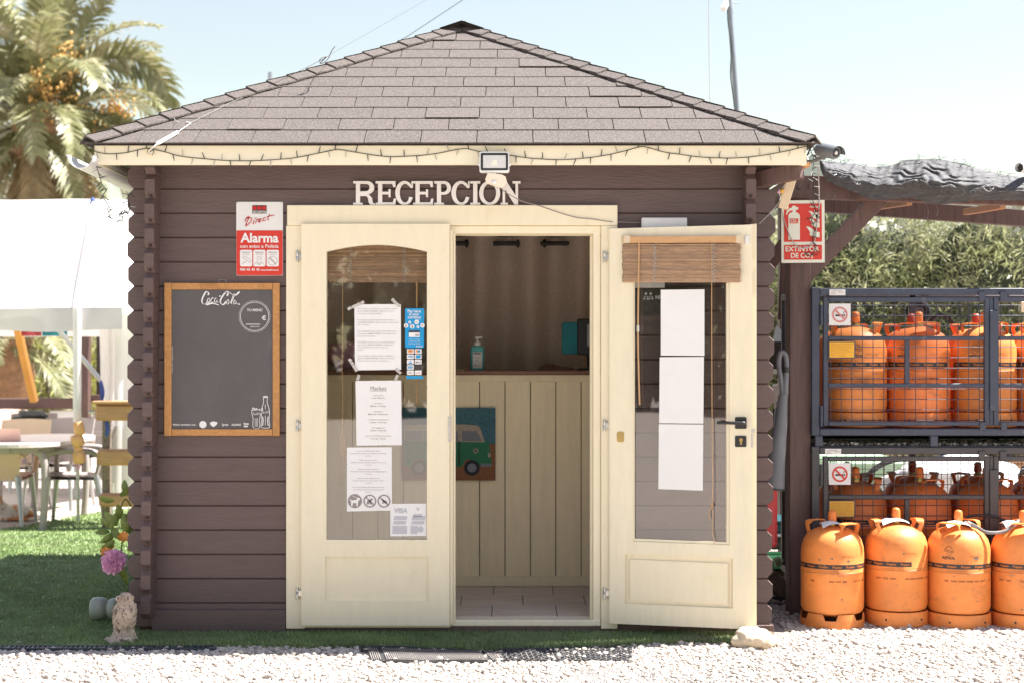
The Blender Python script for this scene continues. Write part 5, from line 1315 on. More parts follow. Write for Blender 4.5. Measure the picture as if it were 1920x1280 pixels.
part('wire_tail', MB().tube(spline([(B_ + D_) / 2, on_roof(345, 240), on_roof(357, 231), on_roof(349, 229), on_roof(360, 234)], 4), .0016, 5).tube(spline([on_roof(325, 220), on_roof(329, 226, .03), on_roof(335, 229)], 4), .0012, 5), 'gutter', gw)
part('knot', MB().tube(spline([P(598, 116, .35), P(602, 110, .36), P(612, 106, .38), P(606, 113, .38), P(600, 119, .35), P(609, 117, .38), P(616, 109, .42), P(622, 96, .45), P(628, 88, .48)], 5), .003, 5), 'wire_steel', gw)
single('overhead_wire', MB().tube([P(690, 110, 3.2), P(765, 68, 3.3), P(868, 0, 3.5), P(1000, -90, 3.8)], .0024, 5), 'wire', 'thin dark overhead wire rising behind the roof peak', 'wire')
ms = thing('mast', 'slightly leaning thin grey mast with a cable behind the roof', 'mast', (X(1400, 3.6), 3.6, ground_z(0, 3.6)))
MYP = 3.6
part('pole', MB().tube([(X(1408, MYP), MYP, ground_z(0, MYP)), P(1382, 207, MYP), P(1363, -60, MYP)], .020, 10), 'grey_metal', ms, sm=50)
part('cable', MB().tube(spline([P(1364, 0, MYP - .03), P(1365, 40, MYP - .03), P(1371, 90, MYP - .03), P(1370, 140, MYP - .03), P(1374, 175, MYP - .03), P(1378, 207, MYP - .03)], 5), .005, 5), 'wire', ms)
part('camera_head', MB().beam(P(1362, 6, MYP - .05), P(1356, 18, MYP - .12), .035, .035), 'white', ms)
part('arm', MB().tube([P(1362, 5, MYP), P(1386, 6, MYP)], .004, 5), 'steel', ms)
single('antenna_wire', MB().tube([P(1328.5, -40, 3.9), P(1329.5, 90, 3.9), P(1331, 190, 3.9), P(1333, 420, 3.9)], .003, 5), 'wire_pale', 'thin vertical pale wire behind the roof left of the mast', 'wire')
single('far_post', MB().tube([P(507, 700, 12), P(506.5, 400, 12), P(506.5, 150, 12), P(507, 136, 12)], [.03, .03, .03, .028], 8), 'grey_metal', 'bluish post tip showing over the left roof slope', 'post')
# ================================================================== right side: shade pergola, gas store, hedge
# ---------------------------------------------------------------- pergola
GPY = .50
pg = thing('pergola', 'brown timber pergola with a diagonal brace beside the cabin', 'pergola', (X(1500, GPY), GPY, 0))
pw = X(1520, GPY) - X(1478, GPY)
part('post', MB().bbox(X(1480, GPY), X(1521, GPY), GPY, GPY + .11, 0, Z(334, GPY), .005), 'brown_post', pg)
part('post', MB().bbox(X(1463, 2.4), X(1480, 2.4), 2.4, 2.5, 0, 2.25, .005), 'brown_post', pg)
part('post', MB().bbox(3.62, 3.73, GPY + .02, GPY + .13, 0, 2.1, .005), 'brown_post', pg)
def beamz(x, a, b): return a + (b - a) * (x - X(1480, GPY)) / (X(1920, GPY) - X(1480, GPY))
zt0, zt1 = Z(352, GPY), Z(368, GPY)
part('front_beam', MB().beam((X(1480, GPY), GPY - .025, zt0), (X(1980, GPY), GPY - .025, zt1 - .0), .045, .115), 'brown_post', pg)
part('back_beam', MB().beam(P(1470, 378, 2.0), P(2050, 419, 2.0), .05, .10), 'brown_post', pg)
part('brace', MB().beam(P(1505, 520, GPY + .05), P(1655, 366, GPY + .05), .05, .085, up=(-.7, 0, .7)), 'brown_post', pg)
part('rear_brace', MB().beam(P(1508, 405, 1.2), P(1441, 500, 1.2), .045, .07, up=(.7, 0, .7)), 'brown_post', pg)
part('hanging_lath', MB().beam(P(1472, 492, 1.4), P(1467, 600, 1.4), .05, .02, up=(0, 1, 0)), 'brown_post', pg)
part('side_beam', MB().beam((X(1500, GPY), GPY + .12, Z(345, GPY)), (X(1500, GPY) - .02, 2.4, Z(345, GPY)), .05, .1), 'brown_post', pg)
for (a, b, ya, yb) in (((1640, 389), (1705, 379), 1.5, .6), ((1810, 398), (1880, 386), 1.5, .6), ((1960, 404), (2010, 390), 1.5, .6)):
    part('rafter', MB().beam(P(*a, ya), P(*b, yb), .03, .035), 'pine', pg)
for bx_ in (1496, 1516):
    part('bolt', MB().lathe([(.011, GPY - .058), (.013, GPY - .052), (.013, GPY - .047)], 10, 'y', (X(bx_, GPY), 0, Z(353, GPY))), 'brown_side', pg, sm=40)
# black shade net laid over the pergola and hanging over its front beam
nt = thing('shade_net', 'black shade net sagging over the pergola front beam with frayed edges', 'shade net', P(1700, 330, .4))
top_s = [(1528, 285), (1545, 297), (1570, 299), (1610, 303), (1650, 309), (1685, 305), (1715, 297), (1750, 293), (1785, 296), (1815, 304), (1850, 313), (1890, 322), (1925, 327), (1985, 334)]
bot_s = [(1536, 300), (1539, 318), (1548, 336), (1575, 351), (1605, 362), (1635, 374), (1675, 374), (1710, 372), (1750, 383), (1790, 381), (1830, 376), (1870, 376), (1920, 377), (1985, 382)]
def sil(pts, t):
    n = (len(pts) - 1) * t; i = min(int(n), len(pts) - 2); f = n - i
    m0 = [(pts[min(i + 1, len(pts) - 1)][k] - pts[max(i - 1, 0)][k]) / 2 for k in (0, 1)]; m1 = [(pts[min(i + 2, len(pts) - 1)][k] - pts[i][k]) / 2 for k in (0, 1)]
    h = lambda k: (2 * f ** 3 - 3 * f * f + 1) * pts[i][k] + (f ** 3 - 2 * f * f + f) * m0[k] + (-2 * f ** 3 + 3 * f * f) * pts[i + 1][k] + (f ** 3 - f * f) * m1[k]
    return h(0), h(1)
NY = .36
def netf(u, v):
    a, b = sil(top_s, u); c, d = sil(bot_s, u)
    px, py = a + (c - a) * v, b + (d - b) * v
    bulge = math.exp(-((px - 1745) / 75) ** 2)
    y = NY + .10 * (1 - math.sin(PI * min(1, v * 1.0) * .5)) - .035 * math.sin(PI * v)
    f = v * 40 + 7 * noise.noise(Vector((u * 14, v * 4, 9))) + 9 * math.sin(u * 5 + 1) + 9 * (px - 1740) / 200 * math.sin(u * 9)
    amp = (.003 + .007 * bulge) * math.sin(PI * min(1, max(0, (v - .03) * 1.25))) * (1 if v < .72 else max(0, 1 - (v - .72) * 3.4))
    y -= amp * math.sin(f) + .009 * noise.noise(Vector((u * 20, v * 3, 1))) + .003 * noise.noise(Vector((u * 60, v * 9, 4)))
    y -= .05 * bulge * math.exp(-((v - .62) / .16) ** 2)
    p = P(px, py, NY); p.y = y
    p.z += .006 * noise.noise(Vector((u * 40, v * 2, 7)))
    return p
part('front_drape', MB().grid(netf, 260, 46), 'net', nt, sm=80)
def nett(u, v):
    a, b = sil(top_s, u); p = P(a, b, NY); z1 = 2.26
    return (p.x + (p.x - 1.5) * .6 * v, p.y + .10 + 2.6 * v, p.z * (1 - min(1, v * 3)) + z1 * min(1, v * 3) + .02 * noise.noise(Vector((u * 8, v * 6, 2))))
part('top_sheet', MB().grid(nett, 60, 20), 'net_roof', nt, sm=80)
r = random.Random(21)
for i in range(34):
    u = r.uniform(.02, .99); p = netf(u, r.uniform(0, .08)); L = r.uniform(.02, .06)
    part('frayed_thread', MB().tube(spline([p, p + Vector((r.uniform(-.02, .03), -.01, L * .35)), p + Vector((r.uniform(-.03, .06), -.012, L * r.uniform(.1, .6)))], 4), .0011, 4), 'net_thread', nt)
for i in range(26):
    u = r.uniform(.02, .99); p = netf(u, r.uniform(.55, .75)); q_ = netf(min(1, u + r.uniform(.01, .04)), r.uniform(.5, .8)); L = r.uniform(.02, .05)
    part('loose_thread', MB().tube(spline([p + Vector((0, -.004, 0)), (p + q_) / 2 + Vector((0, -.014, -.01)), q_ + Vector((0, -.004, 0))], 4), .0011, 4), 'net_pale', nt)
for px_, py_, L in ((1754, 384, .06), (1736, 380, .09), (1560, 360, .04)):
    p = P(px_, py_, NY - .01); part('loose_thread', MB().tube(spline([p, p + Vector((.012, 0, -L * .5)), p + Vector((.004, 0, -L))], 4), .001, 4), 'net_pale', nt)
hs = MB()
for i in range(90):
    t = i / 89; u = .505 + .30 * t; v = .56 + .26 * math.sin(PI * t) ** 1.0
    p = netf(u, v) + Vector((0, -.006, 0)); d = Vector((r.uniform(-.01, .01), -.004, r.uniform(-.014, .006)))
    hs.tube([p, p + d], .0012, 4)
part('torn_hem', hs, 'net_pale', nt, kind='stuff')
pv = thing('drain_pipe', 'end of a grey plastic pipe lying on the net at the upper right', 'pipe', P(1912, 318, .3))
pa, pb = P(1911, 315, .33), P(1930, 322, .9) + Vector((.25, 0, -.01))
d_ = (pb - pa).normalized()
part('tube', MB().tube([pa, pb], .0225, 20, cap=False).tube([pa, pb], .0195, 20, cap=False), 'gutter', pv, sm=50)
part('bore', MB().tube([pa + d_ * .03, pa + d_ * .034], .0197, 20), 'black', pv)
# camera on the fascia corner
cc = thing('security_camera', 'dark bullet security camera at the right end of the fascia', 'camera', P(1545, 284, -.16))
c0, c1 = P(1534, 280, -.10), P(1567, 287, -.22)
dd = (c1 - c0).normalized()
part('housing', MB().tube([c0, c0 + dd * .012, c1 - dd * .012, c1], [.022, .031, .031, .028], 20), 'grey_plastic', cc, sm=40)
part('sun_hood', MB().grid(lambda u, v: c0 + dd * (.03 + (c1 - c0).length * v * .98) + Vector((0, .02, 0)) * 0 + (Vector((dd.y, -dd.x, 0)).normalized() * math.cos(PI * (u * 1.1 - .05)) + Vector((0, 0, 1)) * math.sin(PI * (u * 1.1 - .05))) * .034, 14, 2), 'grey_plastic', cc, sm=50)
part('lens_ring', MB().tube([c1 + dd * .001, c1 + dd * .004], [.02, .018], 18), 'black', cc)
part('lens', MB().tube([c1 + dd * .0045, c1 + dd * .007], [.009, .007], 14), 'lamp_glass', cc)
part('bracket', MB().tube([c0 + dd * .05 + Vector((0, .0, -.03)), c0 + Vector((-.03, .04, -.055)), c0 + Vector((-.06, .05, -.03))], .009, 8), 'grey_plastic', cc)
part('cable', MB().tube(spline([c0, c0 + Vector((-.03, -.0, .01)), c0 + Vector((-.05, 0, -.03))], 4), .004, 6), 'black', cc)
# hanging scrap of board
sc_ = thing('hanging_board', 'pale slat of wood dangling by a wire under the right eave', 'board', P(1480, 420, .05))
part('slat', MB().beam(P(1485, 334, .0), P(1467, 392, .02), .045, .012, up=(0, 1, 0)), 'paper_warm', sc_)
part('slat', MB().beam(P(1473, 378, .025), P(1474, 392, .02), .022, .008, up=(0, 1, 0)), 'paper_warm', sc_)
part('wire', MB().tube(spline([P(1518, 310, -.15), P(1495, 326, -.05), P(1478, 338, .0), P(1466, 356, .0), P(1461, 368, .0)], 5), .0022, 5), 'wire_pale', sc_)
part('connector', MB().tube([P(1464, 362, -.01), P(1468, 356, -.01)], [.009, .006], 8), 'yellow', sc_)
part('connector', MB().tube([P(1459, 363, -.01), P(1463, 357, -.01)], [.009, .006], 8), 'petal', sc_)
part('batten', MB().beam(P(1459, 337, .02), P(1519, 308, -.16), .012, .02), 'bamboo_rail', sc_)
# extinguisher sign
ES = .335
es = thing('extinguisher_sign', 'red and cream fire extinguisher sign hung on the pergola post', 'sign', P(1505, 493, ES))
fe = lambda y: (lambda a, b: (X(a, ES), y, Z(b, ES)))
part('plate', MB().prism([[(1464.5, 376.5), (1546, 375.5), (1546.5, 492.5), (1465.5, 493.5)]], fe(ES), fe(ES + .004)), 'sign_cream', es)
pe = plane(ES); mb = MB(); mb.poly([[(1470, 382.5), (1540.5, 382), (1541, 453.5), (1470, 454)]], pe); mb.poly([[(1470, 460), (1541, 459.5), (1541, 487), (1470, 487.5)]], pe); part('red_field', mb, 'red', es)
pe = plane(ES, .003); mb = MB()
mb.poly([[(1478, 450), (1478, 405)] + arc(1488.5, 406, 10.5, 8, 180, 250, 6) + [(1486, 398), (1486, 395), (1482, 395.5), (1477, 399), (1475.5, 403.5), (1473.5, 403), (1475, 396), (1480, 391), (1484.5, 390), (1485.5, 386.5), (1492, 386.5), (1492, 389), (1496.5, 389), (1496.5, 393.5), (1492, 394.5), (1491.5, 398)] + arc(1489, 406, 10.5, 8, 290, 360, 6) + [(1499.5, 450)]], pe)
for i, (x0, y0, h) in enumerate(((1511, 428, 23), (1516, 412, 20), (1515.5, 399, 17))):
    kx = (1536.5 - x0) / 25; mb.poly([[(x0 + a * kx, y0 - 3 + b * h / 27) for a, b in ((0, 0), (6, 1), (11, 4.5), (15, 9), (20, 12), (25, 12.5), (25, 24), (16, 24), (9, 21), (5.5, 15), (8.5, 15), (5, 8))]], pe)
mb.poly([[(1526, 394), (1533, 400), (1536.5, 407), (1536, 418), (1531, 412), (1528, 402)]], pe)
write(mb, pe, 'EXTINTOR', 1472.5, 1536, 471.6, 8.6, .022); write(mb, pe, 'DE CO', 1482.5, 1519, 483.6, 8.6, .022); write(mb, pe, '2', 1520, 1524.5, 484.5, 4.6, .02)
write(mb, pe, 'xtinp', 1517, 1535, 389.6, 3.8, .03, .3)
part('cream_print', mb, 'sign_cream', es)
mb = MB(); pe = plane(ES, .0045); mb.poly([rectp(1480.5, 410.5, 1496.5, 419.5)], pe); part('red_patch', mb, 'red', es)
mb = MB(); pe = plane(ES, .006); write(mb, pe, 'CO', 1481.5, 1492, 418, 6, .015); write(mb, pe, '2', 1492.6, 1495.2, 418.5, 3); part('cream_print', mb, 'sign_cream', es)

# ---------------------------------------------------------------- gas bottles
R0 = .153
def gas_meshes(mat_body):
    ms = {}
    base = [(R0 * .97, .0), (R0 * 1.0, .004), (R0 * 1.0, .058), (R0 * .985, .07), (R0 * .95, .072), (R0 * .90, .066)]
    ms['ring'] = MB().lathe(base, 36, cap=False).mesh('foot_ring', mat_body, 45)
    mb = MB().lathe([(R0 * 1.0, .0), (R0 * 1.0, .046)], 36, cap=False)
    for k in range(6):
        a0 = 2 * PI * k / 6 + .12
        for i in range(5):
            pass
        mb.grid(lambda u, v, a0=a0: (R0 * (1 - .02 * v) * math.cos(a0 + (.72 - .16 * v) * (u - .5)), R0 * (1 - .02 * v) * math.sin(a0 + (.72 - .16 * v) * (u - .5)), .046 + .030 * v), 6, 2)
    ms['slot_ring'] = mb.mesh('foot_ring', mat_body, 45)
    prof = [(.02, .062), (R0 * .75, .064), (R0 * .93, .078), (R0 * .985, .10), (R0 * .985, .268), (R0 * .993, .270), (R0 * .993, .275), (R0 * .985, .277), (R0 * .985, .355), (R0 * .965, .39), (R0 * .90, .422), (R0 * .78, .448), (R0 * .58, .468), (R0 * .34, .481), (R0 * .2, .486), (.0, .486)]
    ms['body'] = MB().lathe(prof, 40, cap=False).mesh('body', mat_body, 35)
    def hnd(sgn):
        m = MB(); w = .022
        path = [(-.062, R0 * .66, .445), (-.058, R0 * .78, .492), (-.045, R0 * .80, .505), (0, R0 * .86, .507), (.045, R0 * .80, .505), (.058, R0 * .78, .492), (.062, R0 * .66, .445)]
        sp = spline(path, 3)
        for s0, s1 in ((0, .004),):
            pass
        k = len(m.v)
        for p in sp:
            out = Vector((0, 1, 0)); 
            lift = 1 if p.z > .495 else .55
            m.v += [Vector((p.x, p.y * sgn, p.z)), Vector((p.x * .93, (p.y - .036 * lift) * sgn, p.z - .004 + .006 * lift)), Vector((p.x * .93, (p.y - .036 * lift) * sgn, p.z - .009 + .006 * lift)), Vector((p.x, p.y * sgn, p.z - .005))]
        n = len(sp)
        for i in range(n - 1):
            for j in range(4): m.f.append((k + i * 4 + j, k + i * 4 + (j + 1) % 4, k + i * 4 + 4 + (j + 1) % 4, k + i * 4 + 4 + j))
        return m.mesh('handle', mat_body, 40)
    ms['handle'] = [hnd(1), hnd(-1)]
    ms['collar'] = MB().lathe([(.022, .484), (.022, .50), (.016, .502), (.016, .514)], 16).mesh('valve', 'brass', 40)
    return ms
GM = {'gas': gas_meshes('gas'), 'gas_old': gas_meshes('gas_old')}
capm = {c: MB().lathe([(.0195, .508), (.021, .512), (.0195, .548), (.0165, .556), (.008, .560), (.0, .560)], 18, cap=False).mesh('valve_cap', c, 45) for c in ('gas_cap', 'gas_cap_red')}
def wrap(loc, z, r, ang0, mbf, k=1.0):
    """print wrapped round a bottle: (s, t) in metres from the point facing -Y, turned by ang0"""
    return lambda s, t: Vector((loc[0] + k * (r + .0009) * math.sin(s / r + ang0), loc[1] - k * (r + .0009) * math.cos(s / r + ang0), loc[2] + k * (z + t)))
def band_mesh(loc, z, h, a0, a1, k, seed):
    return MB().grid(lambda u, v: (loc[0] + k * (R0 * .985 + .0007) * math.sin(a0 + (a1 - a0) * u), loc[1] - k * (R0 * .985 + .0007) * math.cos(a0 + (a1 - a0) * u), loc[2] + k * (z + h * v)), 40, 1)
def gas_bottle(label, loc, rz, body='gas', cap='gas_cap', slot=False, band=True, logo_at=None, rows=True, k=1.0, group=None, band_a=(-1.6, 1.6), paper=None, spots=(), lean=0):
    ms = GM[body]
    t = thing('gas_bottle', label, 'gas bottle', loc, 0, group)
    mw = Matrix.Translation(loc) @ Matrix.Rotation(rz, 4, 'Z') @ Matrix.Scale(k, 4)
    share('foot_ring', ms['slot_ring' if slot else 'ring'], t, mw)
    b = share('body', ms['body'], t, mw)
    for h in ms['handle']: share('handle', h, t, mw)
    share('valve', ms['collar'], t, mw); share('valve_cap', capm[cap], t, mw)
    rr = R0 * .985
    if not slot:
        for a in (-.55, .62):
            p = Vector((loc[0] + k * (R0 + .0006) * math.sin(a), loc[1] - k * (R0 + .0006) * math.cos(a), loc[2] + k * .036))
            part('drain_hole', MB().lathe([(.0055, -.001), (.0055, .0006)], 10, 'y', p), 'black', t)
    if band:
        bz = .292
        bd_ = part('band', band_mesh(loc, bz, .0225, band_a[0], band_a[1], k, 0), 'band', t)
        mb = MB(); w = wrap(loc, bz, rr + .0004, 0, None, k)
        s = band_a[0] * rr + .012
        while s < band_a[1] * rr - .05:
            write(mb, lambda a, c: w(a, -c), 'Propano', s, s + .044, -.0068, .0105, .01, .18); s += .066
        if mb.v: part('band_lettering', mb, 'orange_ink', bd_)
    if logo_at is not None:
        mb = MB(); w = wrap(loc, .0, rr, logo_at, None, k); f = lambda a, c: w(a, -c)
        write(mb, f, 'REPSOL', -.03, .032, -.338, .0125, .03, .12)
        stroke(mb, f, [(p[0], -p[1]) for p in arc(.002, .383, .016, .016, 10, 170, 10)], .0022, smoothn=0)
        stroke(mb, f, [(-.022, -.381), (-.014, -.385), (.004, -.378), (.024, -.377)], .0022)
        stroke(mb, f, [(-.022, -.376), (-.006, -.374), (.010, -.369), (.026, -.372)], .0018)
        stroke(mb, f, [(p[0], -p[1]) for p in arc(.002, .368, .012, .012, 190, 350, 10)], .0016, smoothn=0)
        part('logo', mb, 'ink', t)
    if rows:
        mb = MB(); w = wrap(loc, .0, rr, .0, None, k); f = lambda a, c: w(a, -c); rg = random.Random(int(loc[0] * 1000))
        s = -.17
        while s < .17:
            L = rg.uniform(.014, .028)
            if rg.random() < .8:
                q_ = s
                while q_ < s + L:
                    d = rg.uniform(.0018, .004); mb.poly([rectp(q_, -.238, q_ + d, -.230)], f); q_ += d + .0014
            s += L + rg.uniform(.006, .014)
        for yy, x0, x1 in ((.352, .01, .07), (.357, .015, .06), (.283, -.1, .12)):
            q_ = x0
            while q_ < x1: mb.poly([rectp(q_, -yy, q_ + .003, -yy + .0022)], f); q_ += rg.uniform(.004, .008)
        part('stamped_rows', mb, 'brown_print', t)
    rs_ = random.Random(int(loc[0] * 977) + int(loc[2] * 131))
    part('weld_seam', MB().tube([Vector((loc[0] + k * (R0 * .9935) * math.cos(2 * PI * i / 40), loc[1] + k * (R0 * .9935) * math.sin(2 * PI * i / 40), loc[2] + k * (.2725 + .0006 * math.sin(i)))) for i in range(41)], .0011, 4), 'brown_print', t)
    for (a, z, s_) in list(spots) + ([(rs_.uniform(-.9, .9), rs_.uniform(.10, .37), rs_.uniform(.002, .0055)) for _ in range(5)] if rows else []):
        w = wrap(loc, z, rr, a, None, k); rg = random.Random(int(a * 100))
        part('scuff', MB().poly([[(s_ * (1 + .45 * rg.uniform(-1, 1)) * math.cos(2 * PI * i / 14), s_ * (1 + .45 * rg.uniform(-1, 1)) * .8 * math.sin(2 * PI * i / 14)) for i in range(14)]], w), 'scuff_grey', t)
    if paper:
        part('glare_disc', MB().grid(lambda u, v: Vector(loc) + Vector((paper[0] + (u - .5) * paper[2], paper[1] + (v - .5) * .10, .492 + .012 * math.sin(PI * u) + .010 * math.sin(3 * u + 2 * v) - .05 * abs(v - .5) * abs(v - .5) - .030 * (u > .85) * (u - .85) * 6)), 14, 8), 'paper', t, sm=60)  # white sheet standing in for sun glare on the bottle top
    return t
M['brown_print'] = mat('faded_brown_print', (0.36, 0.10, 0.03), .5, .1)
M['scuff_grey'] = mat('grey_scuff', (0.22, 0.17, 0.13), .6, .35, 60)
G1 = 'gas bottles standing on the gravel'
gx = lambda px, y: X(px, y)
gas_bottle('orange gas bottle with slotted foot ring next to the pergola post', (gx(1560.5, .25), .25, .0), R(38), slot=True, spots=((-.62, .335, .006), (.32, .33, .008)), paper=(-.0, -.02, .12), group=G1, rows=True)
gas_bottle('orange gas bottle with a badly peeled black band between slotted and logo bottles', (gx(1680, .29), .29, .008), R(92), band_a=(-1.5, .25), paper=(.0, .0, .15), group=G1, lean=1)
gas_bottle('orange gas bottle with black round logo and grey hose on top', (gx(1797, .26), .26, .0), R(-42), logo_at=-.60, spots=((.30, .345, .010), (.22, .345, .006)), paper=(-.01, -.03, .13), group=G1)
gas_bottle('orange gas bottle with half a black band at the right edge of the picture', (gx(1918.5, .25), .25, .0), R(160), band_a=(-1.6, -.20), paper=(-.05, .0, .1), group=G1)
gas_bottle('orange gas bottle rightmost on the gravel beyond the half banded one', (gx(2038, .26), .26, .0), R(70), group=G1)
hz = thing('gas_hose', 'grey braided hose running over the tops of the two right gas bottles', 'hose', P(1850, 990, .3))
part('tube', MB().tube(spline([P(1815, 978, .24), P(1830, 986, .2), P(1850, 997, .16), P(1880, 996, .16), P(1900, 985, .18), P(1910, 975, .22)], 6), .0085, 8), 'rubber_grey', hz, sm=50)
part('loop', MB().tube(spline([P(1811, 985, .4), P(1812, 972, .42), P(1822, 966, .43), P(1850, 966, .43), P(1872, 970, .43), P(1890, 978, .42)], 6), .0065, 8), 'rubber', hz, sm=50)
part('collar', MB().tube([P(1808, 980, .24), P(1822, 984, .22)], .013, 10), 'scuff_grey', hz)

# ---------------------------------------------------------------- the caged stores
FYC = .455                                     # front plane of the cages
def tube_bar(mb, x0, x1, y0, y1, z0, z1): mb.bbox(x0, x1, y0, y1, z0, z1, .004)
def cage(label, m, sh, cat='gas cage'):
    """sh(py) gives the height of a photograph row of the upper cage; both cages share one design"""
    t = thing('gas_cage', label, cat, (X(1530, FYC), FYC, sh(833)), 0, 'steel cages for gas bottles')
    xl, xr = X(1522, FYC), 3.42; D = .82
    def bar(name, px0, px1, py0, py1, y0=0, y1=.032, par=t): 
        x0 = px0 if isinstance(px0, float) and abs(px0) < 6 else X(px0, FYC); x1 = px1 if isinstance(px1, float) and abs(px1) < 6 else X(px1, FYC)
        return part(name, MB().bbox(x0, x1, FYC + y0, FYC + y1, sh(py1), sh(py0), .003), m, par)
    bar('corner_post', 1522, 1537, 539, 816); 
    bar('top_bar', 1537.2, float(xr), 540.5, 553.5)
    bar('bottom_bar', 1537.2, float(xr), 803, 816)
    part('corner_post', MB().bbox(xr, xr + .035, FYC, FYC + .035, sh(816), sh(539), .003), m, t)
    for y in (D,):
        part('corner_post', MB().bbox(xl, xl + .035, FYC + y, FYC + y + .035, sh(816), sh(540), .003), m, t)
        part('back_post', MB().bbox(X(1705, FYC + y), X(1717, FYC + y), FYC + y, FYC + y + .03, sh(816), sh(540), .003), m, t)
        part('corner_post', MB().bbox(xr, xr + .035, FYC + y, FYC + y + .035, sh(816), sh(540), .003), m, t)
        part('top_bar', MB().bbox(xl + .036, xr, FYC + y, FYC + y + .032, sh(553), sh(541), .003), m, t)
        part('bottom_bar', MB().bbox(xl + .036, xr, FYC + y, FYC + y + .032, sh(816), sh(803), .003), m, t)
    for x in (xl, xr):
        part('side_bar', MB().bbox(x, x + .032, FYC + .036, FYC + D - .001, sh(553), sh(541), .003), m, t)
        part('side_bar', MB().bbox(x, x + .032, FYC + .036, FYC + D - .001, sh(816), sh(803), .003), m, t)
    part('deck', MB().bbox(xl + .04, xr, FYC + .04, FYC + D, sh(806), sh(803), .001), m, t)
    for px in (1529, 1745, 1960):
        for yy in (.0, D - .01):
            part('foot', MB().bbox(X(px, FYC), X(px + 14, FYC), FYC + yy + .002, FYC + yy + .03, sh(836), sh(816.3), .002), m, t)
    for (x0, x1, right_) in ((1543.5, 1855.5, False), (1863, 2175, True)):
        dr_ = part('door', MB().bbox(X(x0, FYC), X(x0 + 9.5, FYC), FYC - .004, FYC + .022, sh(797.5), sh(557), .003), m, t)
        part('door_stile', MB().bbox(X(x1 - 9.5, FYC), X(x1, FYC), FYC - .004, FYC + .022, sh(797.5), sh(557), .003), m, dr_)
        for y0, y1 in ((557.3, 566.5), (630, 638), (718, 726), (789.6, 797.3)):
            part('door_rail', MB().bbox(X(x0 + 9.8, FYC), X(x1 - 9.8, FYC), FYC - .003, FYC + .02, sh(y1), sh(y0), .003), m, dr_)
        part('door_mullion', MB().bbox(X(x0 + 153, FYC), X(x0 + 162, FYC), FYC - .002, FYC + .016, sh(717.8), sh(638.2), .002), m, dr_)
        for y0 in (572, 760):
            part('hinge', MB().lathe([(.008, sh(y0 + 38)), (.008, sh(y0))], 10, 'z', (X(x0 - 4 if not right_ else x1 + 4, FYC), FYC - .006, 0)), m, dr_, sm=40)
        wv = MB(); px = x0 + 16
        while px < x1 - 10: part('mesh_wire', MB().tube([(X(px, FYC), FYC + .027, sh(795)), (X(px, FYC), FYC + .027, sh(560))], .0021, 5), m, dr_); px += 20
        py = 572
        while py < 792: part('mesh_wire', MB().tube([(X(x0 + 6, FYC), FYC + .0312, sh(py)), (X(x1 - 6, FYC), FYC + .0312, sh(py))], .0021, 5), m, dr_); py += 19.6
        part('door_hook', MB().bbox(X((1834 if not right_ else 1874), FYC), X((1846 if not right_ else 1886), FYC), FYC - .012, FYC - .005, sh(564), sh(547), .002), m, dr_)
        part('door_hook', MB().bbox(X((1836 if not right_ else 1876), FYC), X((1847 if not right_ else 1887), FYC), FYC - .012, FYC - .005, sh(806), sh(790), .002), m, dr_)
    part('latch_plate', MB().bbox(X(1854.5, FYC), X(1871.5, FYC), FYC - .014, FYC - .0055, sh(770), sh(582), .003), m, t)
    part('meeting_post', MB().bbox(X(1856, FYC), X(1862.5, FYC), FYC + .001, FYC + .02, sh(797), sh(558), .002), m, t)
    # welded mesh at the back and the left side, finer to the eye: one part each
    bk = MB(); yb = FYC + D + .015; x = xl + .04
    while x < xr: bk.tube([(x, yb, sh(803)), (x, yb, sh(553))], .0021, 4); x += .053
    z = sh(800)
    while z < sh(553): bk.tube([(xl + .02, yb + .004, z), (xr, yb + .004, z)], .0021, 4); z += .052
    part('back_mesh', bk, m, t, kind='stuff')
    sd = MB(); y = FYC + .06
    while y < FYC + D: sd.tube([(xl + .012, y, sh(803)), (xl + .012, y, sh(553))], .0021, 4); y += .053
    z = sh(800)
    while z < sh(553): sd.tube([(xl + .016, FYC + .04, z), (xl + .016, FYC + D, z)], .0021, 4); z += .052
    part('side_mesh', sd, m, t, kind='stuff')
    return t
zu = lambda py: Z(py, FYC)
OFFZ = Z(540, FYC) - Z(837.5, FYC)
zl = lambda py: Z(py, FYC) - OFFZ
uc = cage('navy steel gas cage with mesh doors stacked on a grey cage', 'navy', zu)
lc = cage('charcoal steel gas cage with mesh doors, lowest of the two stacked', 'charcoal', zl)
xl_ = X(1537, FYC)
trough = part('top_tray', MB().bbox(xl_ - .03, 3.42, FYC + .035, FYC + .8, zl(541), zl(538), .001), 'charcoal', lc)
part('pipe_rail', MB().tube([(xl_ - .05, FYC + .5, zl(530)), (3.42, FYC + .5, zl(530))], .012, 10), 'dark_metal', lc)
stones('gravel_on_cage_top', 1300, (X(1545, FYC), 3.3, FYC + .05, FYC + .4), .0075, .013, 31, lambda x, y: x < 9)
bpy.data.objects['gravel_on_cage_top'].location.z = zl(538) + .0
